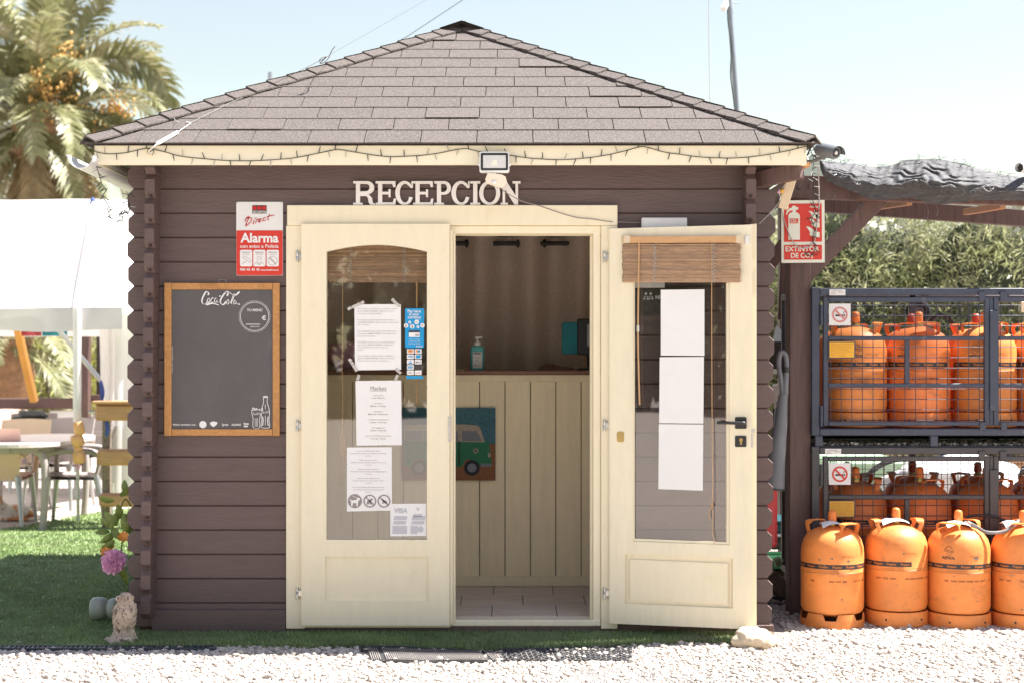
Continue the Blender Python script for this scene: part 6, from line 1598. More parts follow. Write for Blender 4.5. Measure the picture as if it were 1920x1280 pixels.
# plates and signs of the cages
def no_smoking(label, px0, py0, px1, py1, sh, ink, dark):
    t = thing('no_smoking_sign', label, 'sign', (X((px0 + px1) / 2, FYC), FYC - .008, sh(py1)))
    f = lambda y: (lambda a, b: (X(a, FYC), y, sh(b)))
    part('plate', MB().prism([rectp(px0, py0, px1, py1)], f(FYC - .011), f(FYC - .0055)), 'sign_white', t)
    cx_, cy_ = (px0 + px1) / 2, (py0 + py1) / 2 + .5
    y1 = FYC - .0122; g = lambda a, b: Vector((X(a, FYC), y1, sh(b))); g2 = lambda a, b: Vector((X(a, FYC), y1 - .0006, sh(b))); g3 = lambda a, b: Vector((X(a, FYC), y1 - .0012, sh(b)))
    mb = MB(); mb.poly([rectp(cx_ - 8.5, cy_ - .2, cx_ + 6, cy_ + 3.2)], g); mb.poly([rectp(cx_ + 6.8, cy_ - .2, cx_ + 9.4, cy_ + 3.2)], g); stroke(mb, g, [(cx_ + 8, cy_ - 1.5), (cx_ + 7, cy_ - 4), (cx_ + 9.5, cy_ - 6)], .9)
    part('cigarette', mb, dark, t)
    mb = MB(); mb.poly([circle(cx_, cy_, 14.6, 40), circle(cx_, cy_, 11.4, 36)], g2); stroke(mb, g3, [(cx_ - 9, cy_ - 9), (cx_ + 9, cy_ + 9)], 3.4, smoothn=0)
    part('prohibition_ring', mb, ink, t)
    return t
no_smoking('square no smoking sign with faded pink ring on the upper cage door', 1553.7, 569.7, 1594, 610, zu, 'red_faded', 'ink')
no_smoking('square no smoking sign with bright red ring on the lower cage door', 1553.5, 569.5, 1594, 610, zl, 'red', 'ink')
for sh, lab, l2 in ((zu, 'amber text plate on the upper cage door', 'small white label on the top bar of the upper cage'), (zl, 'amber text plate on the lower cage door', 'small white label on the top bar of the lower cage')):
    t = thing('warning_plate', lab, 'plate', (X(1578, FYC), FYC - .008, sh(670)))
    f = lambda y: (lambda a, b: (X(a, FYC), y, sh(b)))
    part('backing', MB().prism([rectp(1552.5, 639.5, 1603, 671.5)], f(FYC - .010), f(FYC - .0055)), 'navy', t)
    part('plate', MB().prism([rectp(1554.5, 641, 1600.5, 669.5)], f(FYC - .0125), f(FYC - .0105)), 'yellow', t)
    mb = MB(); g = lambda a, b: Vector((X(a, FYC), FYC - .0134, sh(b)))
    for i, l in enumerate(('Almacenamiento de botellas de gas', 'Mantener siempre las botellas en', 'posición vertical y bien ventiladas', 'No fumar ni encender fuego', 'Prohibido el paso a toda persona', 'ajena a la instalación', 'teléfono de emergencia')):
        write(mb, g, l, 1557, 1557 + min(41, len(l) * 1.24), 645 + i * 3.6, 1.6)
    part('text', mb, 'brown_print', t)
    t = thing('label_plate', l2, 'label', (X(1570, FYC), FYC - .001, sh(554)))
    dx = 0 if sh is zu else -8
    part('plate', MB().prism([rectp(1555 + dx, 543, 1585 + dx, 554)], f(FYC - .0022), f(FYC - .0004)), 'sign_white', t)
    mb = MB(); g = lambda a, b: Vector((X(a, FYC), FYC - .0030, sh(b)))
    mb.poly([rectp(1562 + dx, 545.5, 1578 + dx, 546.3)], g); mb.poly([rectp(1558 + dx, 548, 1565 + dx, 548.8)], g); mb.poly([rectp(1572 + dx, 548, 1582 + dx, 548.8)], g); mb.poly([rectp(1558 + dx, 551, 1567 + dx, 551.8)], g)
    part('text', mb, 'ink_grey', t)
single('padlock_plate', MB().bbox(X(1913, FYC), X(1935, FYC), FYC - .016, FYC - .006, Z(586, FYC), Z(566, FYC), .002), 'paper_warm', 'cream plate on the right door of the upper cage at the picture edge', 'plate')
# bottles inside the cages
GU, GL_ = 'gas bottles inside the upper cage', 'gas bottles inside the lower cage'
zb_u, zb_l = zu(803) + .002, zl(803) + .002
KS = 1.045
YB = .66
for i, (px, rz, lg, ba, lab) in enumerate(((1604, 70, -.20, (-1.6, 1.6), 'orange gas bottle behind the amber plate'), (1722.5, 8, -.78, (-1.5, .85), 'dull orange gas bottle in the middle of the left door'), (1846, 15, -.62, (-1.6, 1.6), 'orange gas bottle with black logo behind the latch side'), (1963, 30, None, (-1.6, 1.6), 'orange gas bottle at the picture edge'), (2080, 60, None, (-1.6, 1.6), 'orange gas bottle beyond the picture edge'))):
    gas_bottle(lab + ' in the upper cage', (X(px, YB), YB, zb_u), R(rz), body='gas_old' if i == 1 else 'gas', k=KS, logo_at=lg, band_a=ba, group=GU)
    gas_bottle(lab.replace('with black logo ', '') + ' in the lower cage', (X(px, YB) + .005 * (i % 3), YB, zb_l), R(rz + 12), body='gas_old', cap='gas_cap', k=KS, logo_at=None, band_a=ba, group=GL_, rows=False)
for i, (px, cap_) in enumerate(((1585, 'gas_cap_red'), (1708, 'gas_cap_red'), (1830, 'gas_cap_red'), (1945, 'gas_cap_red'))):
    y = 1.02
    pos = ('leftmost', 'second from left', 'third from left', 'rightmost')[i]
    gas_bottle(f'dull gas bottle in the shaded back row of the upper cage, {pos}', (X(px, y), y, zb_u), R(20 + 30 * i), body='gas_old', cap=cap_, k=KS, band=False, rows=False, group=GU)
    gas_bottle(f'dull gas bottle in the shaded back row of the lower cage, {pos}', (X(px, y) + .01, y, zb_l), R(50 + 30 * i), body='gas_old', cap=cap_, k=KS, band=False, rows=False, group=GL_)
# clutter between and behind
wh = thing('spare_wheel', 'small dark wheel seen above the bottles through the upper cage', 'wheel', P(1722, 588, 1.6))
wc = P(1722, 586, 1.6)
part('tyre', MB().tube([wc + Vector((math.cos(a), 0, math.sin(a))) * .052 for a in [2 * PI * i / 24 for i in range(25)]], .022, 8), 'rubber', wh, sm=60)
part('hub', MB().lathe([(.035, -.01), (.035, .01)], 16, 'y', wc), 'grey_plastic', wh)
single('black_hose_loop', MB().tube(spline([P(1738, 612, 1.3), P(1750, 597, 1.3), P(1765, 591, 1.3), P(1780, 598, 1.3), P(1792, 618, 1.3), P(1795, 640, 1.3)], 6), .012, 8), 'rubber', 'black hose loop rising behind the bottles in the upper cage', 'hose')

# folded parasol-like grey sack with hooked handle, red cart panel
gp = thing('garden_vacuum', 'grey tapering tube with a hooked handle leaning behind the right corner logs', 'garden tool', P(1455, 915, .35))
VY = .33
part('handle', MB().tube(spline([P(1456, 758, VY), P(1463, 754, VY), P(1467, 738, VY), P(1464, 708, VY), P(1460, 680, VY), P(1463, 663, VY), P(1469, 661, VY), P(1474, 670, VY), P(1475, 692, VY), P(1473, 740, VY)], 5), .0125, 10), 'grey_plastic', gp, sm=60)
part('collar', MB().tube([P(1474, 688, VY), P(1473.5, 698, VY)], .020, 12), 'black', gp, sm=40)
part('tube', MB().tube([P(1474, 695, VY), P(1472, 740, VY)], [.013, .017], 12), 'grey_plastic', gp, sm=60)
part('chute', MB().tube([P(1469, 738, VY), P(1462, 800, VY), P(1455, 860, VY), P(1450, 914, VY)], [.022, .036, .046, .055], 16), 'grey_plastic', gp, sm=60)
part('chute_rim', MB().tube([P(1450, 913, VY), P(1449.5, 917, VY)], .058, 16), 'black', gp, sm=40)
part('strap', MB().tube(spline([P(1452, 765, VY - .03), P(1448, 800, VY - .03), P(1446, 770, VY - .03)], 4), .008, 6), 'black', gp)
single('red_panel', MB().bbox(X(1425, .36), X(1461, .36), .40, .43, Z(1028, .36), Z(916, .36), .02), 'red_plastic', 'red plastic panel standing behind the right corner logs', 'panel')
single('black_tarp', MB().add([P(1448, 640, 1.6), P(1455, 610, 1.7), P(1490, 640, 1.6), P(1540, 670, 1.6), P(1540, 700, 1.7), P(1440, 690, 1.7), P(1448, 700, 1.9)], [(0, 1, 2), (0, 2, 3, 4), (0, 4, 5), (5, 4, 6)]), 'black', 'black sheet hanging behind the pergola post', 'sheet')
for i, (px0, px1, py0, py1, y, m, lab) in enumerate(((1440, 1500, 974, 1000, 2.0, 'teal_plastic', 'teal plastic crate behind the pergola post, topmost'), (1445, 1505, 1003, 1030, 1.9, 'grey_plastic', 'grey plastic crate under the teal one behind the pergola post'), (1440, 1500, 1046, 1066, 1.6, 'green_plastic', 'green garden tray low behind the pergola post'))):
    t = thing('crate', lab, 'crate', P((px0 + px1) / 2, py1, y), 0, 'crates behind the pergola post')
    part('body', MB().bbox(X(px0, y), X(px1, y), y, y + .3, Z(py1, y), Z(py0 + 6, y), .01), m, t); part('rim', MB().bbox(X(px0 - 2, y), X(px1 + 2, y), y - .01, y + .31, Z(py0 + 5.6, y), Z(py0, y), .005), m, t)
single('timber_block', MB().bbox(X(1438, 1.7), X(1500, 1.7), 1.62, 2.3, 0, Z(1068, 1.7), .02), 'dark_timber', 'dark timber block holding the crates behind the pergola post', 'block')
single('plank', MB().beam(P(1438, 1080, 1.0), P(1480, 1116, 1.05), .05, .09), 'scuff_grey', 'weathered grey plank lying behind the right corner logs', 'plank')
single('plastic_bottle', MB().tube([P(1452, 1054, 1.2), P(1462, 1050, 1.2), P(1468, 1048, 1.2)], [.026, .026, .01], 10), 'pale_green', 'pale green plastic bottle lying on the crates', 'bottle')
single('tyre', MB().tube([P(1448, 1135, .9) + Vector((.10 * math.cos(a), .09 * math.sin(a), .0)) for a in [2 * PI * i / 20 for i in range(21)]], .035, 8), 'rubber', 'black tyre lying on the gravel behind the right corner logs', 'tyre', sm=60)
for i, (a, b) in enumerate((((1462, 720), (1490, 1010)), ((1455, 890), (1480, 985)))):
    single('plank', MB().beam(P(*a, 2.6), P(*b, 2.5), .09, .05), 'white', ('long white plank leaning behind the pergola post', 'short pale plank leaning behind the pergola post')[i], 'plank')
# objects far behind, through the lower cage
bp = thing('garden_trailer', 'pale green sheeted trailer far behind the lower cage', 'trailer', (2.9, 4.0, ground_z(0, 4)))
part('sheet', MB().bbox(X(1560, 4), X(1700, 4), 4, 4.9, Z(920, 4), Z(862, 4), .03), 'pale_green', bp)
part('chassis', MB().bbox(X(1560, 4), X(1700, 4), 4.02, 4.9, Z(950, 4), Z(921, 4), .01), 'dark_metal', bp)
for px in (1590, 1670): part('wheel', MB().lathe([(.2, -.04), (.2, .04)], 18, 'y', (X(px, 3.98), 3.97, ground_z(0, 4) + .2)), 'rubber', bp)
bk_ = thing('bicycle', 'dark bicycle leaning behind the lower cage', 'bicycle', (3.0, 3.0, ground_z(0, 3)))
for c_ in ((2.62, 3.0), (3.62, 3.0)):
    cc_ = Vector((c_[0], c_[1], ground_z(0, 3) + .33)); w_ = part('wheel', MB().tube([cc_ + Vector((math.cos(a), 0, math.sin(a))) * .31 for a in [2 * PI * i / 28 for i in range(29)]], .02, 6), 'rubber', bk_)
fr = lambda *p: [Vector((x, 3.0, ground_z(0, 3) + z)) for x, z in p]
part('frame_tube', MB().tube(fr((2.62, .33), (2.95, .75), (3.42, .78), (3.62, .33)), .016, 6).tube(fr((2.62, .33), (3.05, .32), (2.95, .85)), .016, 6).tube(fr((3.05, .32), (3.42, .78)), .018, 6), 'dark_metal', bk_)
part('saddle', MB().ico(fr((2.93, .88))[0], .06, 2, sc=(1.8, 1, .5)), 'black', bk_); part('handlebar', MB().tube(fr((3.42, .78), (3.40, .95), (3.5, 1.0)), .014, 6), 'dark_metal', bk_)
for i, px in enumerate((1895, 1885)):
    single('plank', MB().beam(P(px + 25 * i, 860, 3.6 + i), P(px + 30 + 25 * i, 1000, 3.6 + i), .09, .06), 'pine', ('leaning orange brown plank behind the lower cage', 'second leaning plank behind the lower cage')[i], 'plank')
single('covered_heap', MB().ico(P(1790, 900, 2.9), .32, 3, .35, (1.5, .7, .5), 5), 'white', 'white covered heap behind the lower cage', 'heap', sm=60)

# ---------------------------------------------------------------- hedge of narrow leaved shrubs
def leaves(n, cen, rad, L, W, seed, droop=.35, shell=.55):
    r = np.random.default_rng(seed)
    d = r.normal(0, 1, (n, 3)); d /= np.linalg.norm(d, axis=1)[:, None]
    lump = 1 + .22 * np.sin(d[:, :1] * 5 + seed) * np.sin(d[:, 2:3] * 6 + 1) + .12 * np.sin(d[:, 1:2] * 11 + d[:, :1] * 9)
    p = d * (r.uniform(shell, 1, (n, 1)) ** .6) * lump * np.array(rad) + np.array(cen)
    p[:, 2] = np.maximum(p[:, 2], cen[2] - rad[2] * .98)
    ax = d * .6 + r.normal(0, .55, (n, 3)) + np.array([0, 0, .45]); ax[:, 2] -= droop * r.uniform(0, 2, n); ax /= np.linalg.norm(ax, axis=1)[:, None]
    s = np.cross(ax, r.normal(0, 1, (n, 3))); s /= np.linalg.norm(s, axis=1)[:, None]
    l = L * r.uniform(.6, 1.35, (n, 1)); w = W * r.uniform(.7, 1.3, (n, 1))
    nrm = np.cross(ax, s)
    v = np.stack([p, p + ax * l * .45 + s * w / 2 + nrm * l * .05, p + ax * l - np.array([0, 0, 1]) * l * .12, p + ax * l * .45 - s * w / 2 + nrm * l * .05], 1).reshape(-1, 3)
    f = np.arange(n * 4).reshape(-1, 4); return v, f
def shrub(name, label, cat, cen, rad, n, L, W, seed, m, group=None, trunk=True, core='leaf_dark'):
    gz = ground_z(cen[0], cen[1]); t = thing(name, label, cat, (cen[0], cen[1], gz), 0, group)
    v, f = leaves(n, cen, rad, L, W, seed)
    off = np.array([cen[0], cen[1], gz])
    o = bpy.data.objects.new('foliage', from_arrays('foliage', v - off, f, m, 4)); _link(o, t, Matrix.Translation(off)); o['kind'] = 'stuff'
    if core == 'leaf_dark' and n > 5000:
        part('shade_core', MB().ico(cen, 1, 3, .3, (rad[0] * .72, rad[1] * .55, rad[2] * .84), seed), 'leaf_dark', t, sm=60)
    if trunk:
        r = random.Random(seed)
        for i in range(5):
            a = r.uniform(0, 2 * PI); top = Vector((cen[0] + math.cos(a) * rad[0] * .5, cen[1] + math.sin(a) * rad[1] * .5, cen[2] + rad[2] * .3))
            b = Vector((cen[0] + math.cos(a) * .12, cen[1] + math.sin(a) * .12, gz))
            part('stem', MB().tube(spline([b, (b + top) / 2 + Vector((r.uniform(-.1, .1), 0, .15)), top], 4), [.045 - .003 * i_ for i_ in range(9)], 6), 'bark', t)
    return t
HG = 'oleander shrubs behind the gas store'
for i, (x, y, h, w, m) in enumerate(((2.35, 8.3, 2.6, 1.05, 'leaf'), (3.4, 7.5, 2.6, 1.1, 'leaf'), (4.5, 7.1, 2.55, 1.15, 'leaf'), (5.7, 7.4, 2.55, 1.2, 'leaf'), (7.0, 7.6, 2.55, 1.2, 'leaf'))):
    lab = ('behind the cabin corner, leftmost of the hedge', 'behind the extinguisher sign and brace', 'behind the middle of the upper cage', 'behind the right end of the upper cage', 'beyond the right picture edge')[i]
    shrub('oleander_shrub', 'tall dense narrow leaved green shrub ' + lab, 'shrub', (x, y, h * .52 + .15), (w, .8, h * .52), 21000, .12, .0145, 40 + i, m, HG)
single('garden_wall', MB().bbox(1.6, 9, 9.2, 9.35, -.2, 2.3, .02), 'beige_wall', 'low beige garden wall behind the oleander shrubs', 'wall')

# dark shrubs across the yard, behind the viewpoint: the door glass mirrors them
for i, x in enumerate((-17, -13.5, -10, -6.5, -3.4, -.2, 3, 6.5)):
    shrub('yard_shrub', 'dark broad shrub across the yard, ' + ('first', 'second', 'third', 'fourth', 'fifth', 'sixth', 'seventh', 'last')[i] + ' of the row mirrored in the door glass', 'shrub', (x, -24 - (i % 3), 2.0), (2.3, 1.5, 2.2), 2600, .5, .22, 140 + i, 'leaf_dark', 'shrubs across the yard')
# ================================================================== left side: marquee, tables, palm, garden
TY0, TYR = 5.6, 7.6
ZE, ZV, ZR = Z(578, TY0), Z(620, TY0), Z(375, TYR)
tent = thing('marquee_tent', 'white marquee tent with sloping roof and hanging valance left of the cabin', 'tent', (-4.5, TY0, -.15))
XA, XB = -9.0, -2.9
def roof_f(sgn):
    def f(u, v):
        x = XA + (XB - XA) * u; y = TY0 + (TYR - TY0) * v if sgn > 0 else 2 * TYR - TY0 - (TYR - TY0) * v
        return (x, y, ZE + (ZR - ZE) * v - .05 * math.sin(PI * v) + .012 * noise.noise(Vector((x * 1.3, v * 2, sgn))))
    return f
part('roof_panel', MB().grid(roof_f(1), 40, 10), 'tent', tent, sm=60)
part('roof_panel', MB().grid(roof_f(-1), 40, 10), 'tent', tent, sm=60)
def val(u, v):
    x = XA + (X(230, TY0) - XA) * u
    return (x, TY0 - .012 + .014 * math.sin(x * 9 + v) * v + .02 * math.sin(x * 2.3) * v, ZE - (ZE - ZV) * v + .012 * math.sin(x * 5.2) * (v > .9) + .008 * math.sin(x * 3.1) * (1 - v))
part('valance', MB().grid(val, 150, 6), 'tent_shaded', tent, sm=60)
part('valance', MB().grid(lambda u, v: (XA + (XB - XA) * u, 2 * TYR - TY0 + .012, ZE - (ZE - ZV) * v), 40, 3), 'tent', tent, sm=60)
part('seam_strap', MB().tube([P(140, 578, TY0 - .03), P(158, 476, TY0 + 1.0 - .06), P(175, 376, TYR - .04)], [.02, .016, .012], 6), 'tent', tent)
part('seam_knob', MB().ico(P(174, 379, TYR - .06), .035, 1, sc=(.8, 1, 1.4)), 'blue_cloth', tent)
part('side_curtain', MB().grid(lambda u, v: (lambda a, b: P(a + 3 * math.sin(u * 9) * v, b, TY0 + .35 + .05 * math.sin(u * 16)))(186 + 8 * v + (240 - 186 - 8 * v) * u, 600 + (925 - 600) * v), 30, 10), 'tent_side', tent, sm=60)
part('side_wall', MB().grid(lambda u, v: P(214 + 70 * u, 588 + 350 * v, TY0 + .25 + .02 * math.sin(u * 12 + v)), 16, 10), 'tent', tent, sm=60)
part('window_flap', MB().poly([rrect(193, 800, 231, 905, 4)], lambda a, b: P(a, b, TY0 + .30)), 'tent_side', tent)
part('brace', MB().tube([P(104, 612, TY0 + .5), P(192, 716, TY0 + .5)], .022, 8), 'alu', tent)
leg = part('leg', MB().tube([P(144.5, 578, TY0 - .05), P(144.8, 790, TY0 - .05)], .034, 14), 'tent', tent, sm=60)
part('leg', MB().tube([P(145, 789, TY0 - .05), P(146.5, 975, TY0 - .05)], .014, 10), 'alu', tent, sm=60)
for px, y in ((-60, TY0), (300, 2 * TYR - TY0)): part('leg', MB().tube([(X(px, y), y, -.15), (X(px, y), y, ZE)], .03, 10), 'tent', tent, sm=60)
M['driftwood'] = mat('honey_driftwood', (.62, .33, .13), .6, .2, 8)
orn = thing('hanging_ornament', 'honey coloured driftwood pieces threaded on the tent leg', 'ornament', P(146, 878, TY0 - .13))
OY = TY0 - .13
for i, (p0, p1, rr_) in enumerate((((146, 790), (150, 815), .042), ((142, 814), (149, 836), .05), ((151, 836), (143, 846), .034), ((147, 845), (149, 868), .048))):
    a_, b_ = P(*p0, OY), P(*p1, OY); d_ = b_ - a_
    o = part('wood_piece', MB().tube([a_, a_ + d_ * .12, a_ + d_ * .5, a_ + d_ * .88, b_], [rr_ * .8, rr_, rr_ * 1.04, rr_, rr_ * .75], 10), 'driftwood', orn, sm=50)
part('hook', MB().tube(spline([P(141, 868, OY), P(144, 876, OY), P(147, 880, OY), P(150, 868, OY)], 4), .01, 6), 'petal', orn, sm=60)
# bunting under the eave
for i, (a, b, m) in enumerate(((40, 78, 'red_cloth'), (79, 126, 'teal_cloth'))):
    single('bunting_cloth', MB().grid(lambda u, v, a=a, b=b: P(a + (b - a) * u, 608 + 22 * v, TY0 + .9 + .03 * math.sin(u * 9)), 16, 3), m, ('red bunting cloth hanging under the tent valance', 'teal bunting cloth hanging under the tent valance')[i], 'bunting', 'bunting under the tent', sm=60)
for i, (pts, l) in enumerate((([(189, 712), (192, 735), (190, 752)], 'blue cloth hanging beside the tent side curtain'), ([(198, 785), (202, 803), (199, 818)], 'blue cloth hanging on the pine railing'))):
    single('blue_cloth', MB().tube(spline([P(a, b, 5.5 if i else 5.7) for a, b in pts], 5), [.008 + .012 * math.sin(PI * k / 10) for k in range(11)], 8), 'blue_cloth', l, 'cloth', sm=60)

# ---------------------------------------------------------------- pine railing
RY = 5.45
rl = thing('pine_railing', 'pale pine railing of thick rails on posts between tent and cabin', 'railing', P(208, 950, RY))
for (x0, y0, x1, y1) in ((177, 757, 250, 788), (181, 842, 250, 872), (184, 925, 250, 950)):
    part('rail', MB().bbox(X(x0, RY), X(x1 + 30, RY), RY, RY + .12, Z(y1, RY), Z(y0, RY), .02), 'pine', rl)
part('cap_board', MB().bbox(X(174, RY), X(280, RY), RY - .03, RY + .2, Z(756.6, RY), Z(751, RY), .006), 'pine', rl)
for x0, yy in ((183, .12), (262, .12)): part('post', MB().bbox(X(x0, RY), X(x0 + 14, RY), RY + yy + .001, RY + yy + .09, -.15, Z(760, RY), .012), 'scuff_grey', rl)
part('bolt', MB().tube([P(166, 773, RY + .05), P(178, 771, RY + .05)], .01, 6), 'steel', rl)

# ---------------------------------------------------------------- plastic chairs, table
def chair(label, m, loc, rz, legm='alu', group='plastic chairs around the tent table'):
    t = thing('plastic_chair', label, 'chair', loc, rz, group)
    def seat(u, v): return ((u - .5) * (.46 + .03 * v), -.20 + .44 * v, .43 - .012 * math.sin(PI * u) * math.sin(PI * v) + .012 * v)
    g = MB().grid(seat, 10, 8); k = len(g.v); g.v += [v - Vector((0, 0, .03)) for v in g.v]; g.f += [tuple(i + k for i in reversed(f)) for f in g.f]
    lpart('seat', g, m, t, sm=60)
    def back(u, v): 
        w = .40 + .10 * v - .03 * v ** 6
        return ((u - .5) * w, -.20 - .10 * v - .03 * v * v + .03 * math.cos(PI * (u - .5)) * 0 - .035 * math.sin(PI * u), .40 + .44 * v + .012 * math.sin(PI * u) * v)
    g = MB().grid(back, 14, 12); k = len(g.v); g.v += [v + Vector((0, .022, 0)) for v in g.v]; g.f += [tuple(i + k for i in reversed(f)) for f in g.f]
    nu = 14
    rim = [i for i in range(nu + 1)] + [j * (nu + 1) + nu for j in range(1, 13)] + [12 * (nu + 1) + i for i in reversed(range(nu))] + [j * (nu + 1) for j in reversed(range(1, 12))]
    g.f += [(a, b, b + k, a + k) for a, b in zip(rim, rim[1:] + rim[:1])]
    lpart('backrest', g, m, t, sm=50)
    for s in (-1, 1):
        pa = spline([(s * .235, -.25, .60), (s * .27, -.17, .645), (s * .285, .0, .655), (s * .28, .15, .64), (s * .255, .20, .58), (s * .235, .20, .44)], 4)
        lpart('armrest', MB().tube(pa, [.022, .024, .026, .028] + [.028] * (len(pa) - 8) + [.024] * 4, 8), m, t, sm=60)
        lpart('leg', MB().tube([(s * .20, .19, .43), (s * .225, .215, .22), (s * .24, .235, 0)], [.030, .019, .016], 10), legm, t, sm=60)
        lpart('leg', MB().tube([(s * .19, -.20, .43), (s * .225, -.25, .22), (s * .245, -.285, 0)], [.032, .019, .016], 10), legm, t, sm=60)
    return t
cz = lambda y: ground_z(0, y)
def cl(px, y): return (X(px, y), y, cz(y))
tb = thing('garden_table', 'pale oval topped plastic table under the tent among the chairs', 'table', (X(60, 6.0), 6.0, cz(6.0)))
tx0, tx1 = X(-30, 5.9), X(143, 5.9)
part('top', MB().prism([rrect(tx0, 5.15, tx1, 6.85, .42, 8)], lambda a, b: (a, b, cz(6) + .735), lambda a, b: (a, b, cz(6) + .705)), 'tabletop', tb)
part('apron', MB().prism([rrect(tx0 + .08, 5.25, tx1 - .08, 6.75, .36, 8)], lambda a, b: (a, b, cz(6) + .704), lambda a, b: (a, b, cz(6) + .65)), 'chair_grey', tb)
for sx in (X(76, 5.35), tx0 + .2):
    for yy in (5.4, 6.6): part('leg', MB().tube(spline([(sx - .05, yy, cz(6) + .66), (sx + .01, yy, cz(6) + .6), (sx + .02, yy, cz(6) + .3), (sx + .0, yy, cz(6) + .0)], 4), .03, 10), 'chair_grey', tb, sm=60)
chair('cream plastic armchair nearest the lawn, seen from behind', 'chair_cream', cl(2, 5.85), R(4))
chair('tan plastic armchair on the far side of the tent table', 'chair_tan', cl(30, 7.0), R(180))
chair('grey plastic armchair behind the middle of the tent table', 'chair_grey', cl(108, 7.3), R(172))
chair('grey plastic armchair at the right end of the tent table, seen from the side', 'chair_grey', cl(142, 5.9), R(97))
chair('dark grey plastic armchair far back behind the tent leg', 'chair_grey', cl(152, 8.6), R(140))
chair('grey plastic armchair far back left under the tent', 'chair_grey', cl(62, 9.2), R(20))
chair('cream plastic armchair far back under the tent at the picture edge', 'chair_cream', cl(12, 9.6), R(200))
single('black_bag', MB().ico(P(58, 779, 7.6), .10, 3, .5, (1.6, 1, .6), 6), 'black', 'black bag lying on the far chairs under the tent', 'bag', sm=60)

# ---------------------------------------------------------------- cat resting under the chairs
M['cat'].node_tree.nodes["Principled BSDF"].inputs["Roughness"].default_value = .9
cb_ = P(23, 962, 6.2); gz = cz(6.2)
mb = MB()
for c_, r_, s_ in (((0, 0, .075), .085, (1.65, .85, .85)), ((-.09, -.02, .11), .065, (1, .9, 1.05)), ((-.115, -.05, .165), .052, (1, .95, .95)), ((.10, .02, .07), .075, (1, .9, .9)), ((-.06, -.07, .022), .022, (2.4, 1, .9)), ((-.02, -.065, .02), .022, (2.4, 1, .9)), ((.07, -.06, .025), .035, (1.6, .8, .7))): mb.ico(Vector((cb_.x, 6.2, gz)) + Vector(c_), r_, 3, 0, s_)
mb.tube([Vector((cb_.x, 6.2, gz)) + Vector(p) for p in ((.15, .03, .05), (.22, .0, .03), (.2, -.07, .022), (.1, -.1, .02))], [.024, .022, .02, .014], 8)
for s_ in (-1, 1): mb.tube([Vector((cb_.x - .115 + s_ * .03, 6.15, gz + .195)), Vector((cb_.x - .117 + s_ * .038, 6.15, gz + .245))], [.02, .003], 6)
mb.ico(Vector((cb_.x - .125, 6.10, gz + .15)), .024, 2)
cat = single('cat', mb, 'cat', 'white and ginger cat resting on the ground under the chairs', 'cat', sm=80)
rm = cat.modifiers.new('blend', 'REMESH'); rm.mode = 'VOXEL'; rm.voxel_size = .009; rm.use_smooth_shade = True
smo = cat.modifiers.new('smooth', 'SMOOTH'); smo.iterations = 8

# ---------------------------------------------------------------- timber shelter behind the tent
HYY = 10.5
sh_ = thing('timber_shelter', 'dark brown timber shelter with rail and posts behind the tent', 'shelter', P(100, 780, HYY))
part('rail', MB().bbox(X(-80, HYY), X(152, HYY), HYY, HYY + .12, Z(766, HYY), Z(746, HYY), .008), 'brown_post', sh_)
part('post', MB().bbox(X(152, HYY), X(166, HYY), HYY, HYY + .12, -.15, 2.4, .008), 'brown_post', sh_)
part('wall_panel', MB().bbox(X(167, HYY), X(300, HYY), HYY + .3, HYY + .34, -.15, 2.4, .008), 'dark_timber', sh_)
part('lintel', MB().bbox(X(-80, HYY), X(300, HYY), HYY, HYY + .12, 2.4, 2.55, .008), 'brown_post', sh_)
part('sill', MB().bbox(X(166.5, HYY), X(192, HYY), HYY + .1, HYY + .25, Z(752, HYY), Z(740, HYY), .004), 'brown_post', sh_)
part('low_board', MB().bbox(X(20, HYY), X(86, HYY), HYY - .05, HYY - .01, Z(800, HYY), Z(768, HYY), .006), 'brown_side', sh_)
part('low_board', MB().bbox(X(90, HYY), X(150, HYY), HYY + .05, HYY + .09, Z(785, HYY), Z(769, HYY), .006), 'gutter', sh_)
single('leaning_pole', MB().beam(P(33, 615, 8.6), P(64, 752, 8.9), .075, .06), 'orange_wood', 'orange varnished pole leaning beside the palm trunk', 'pole')

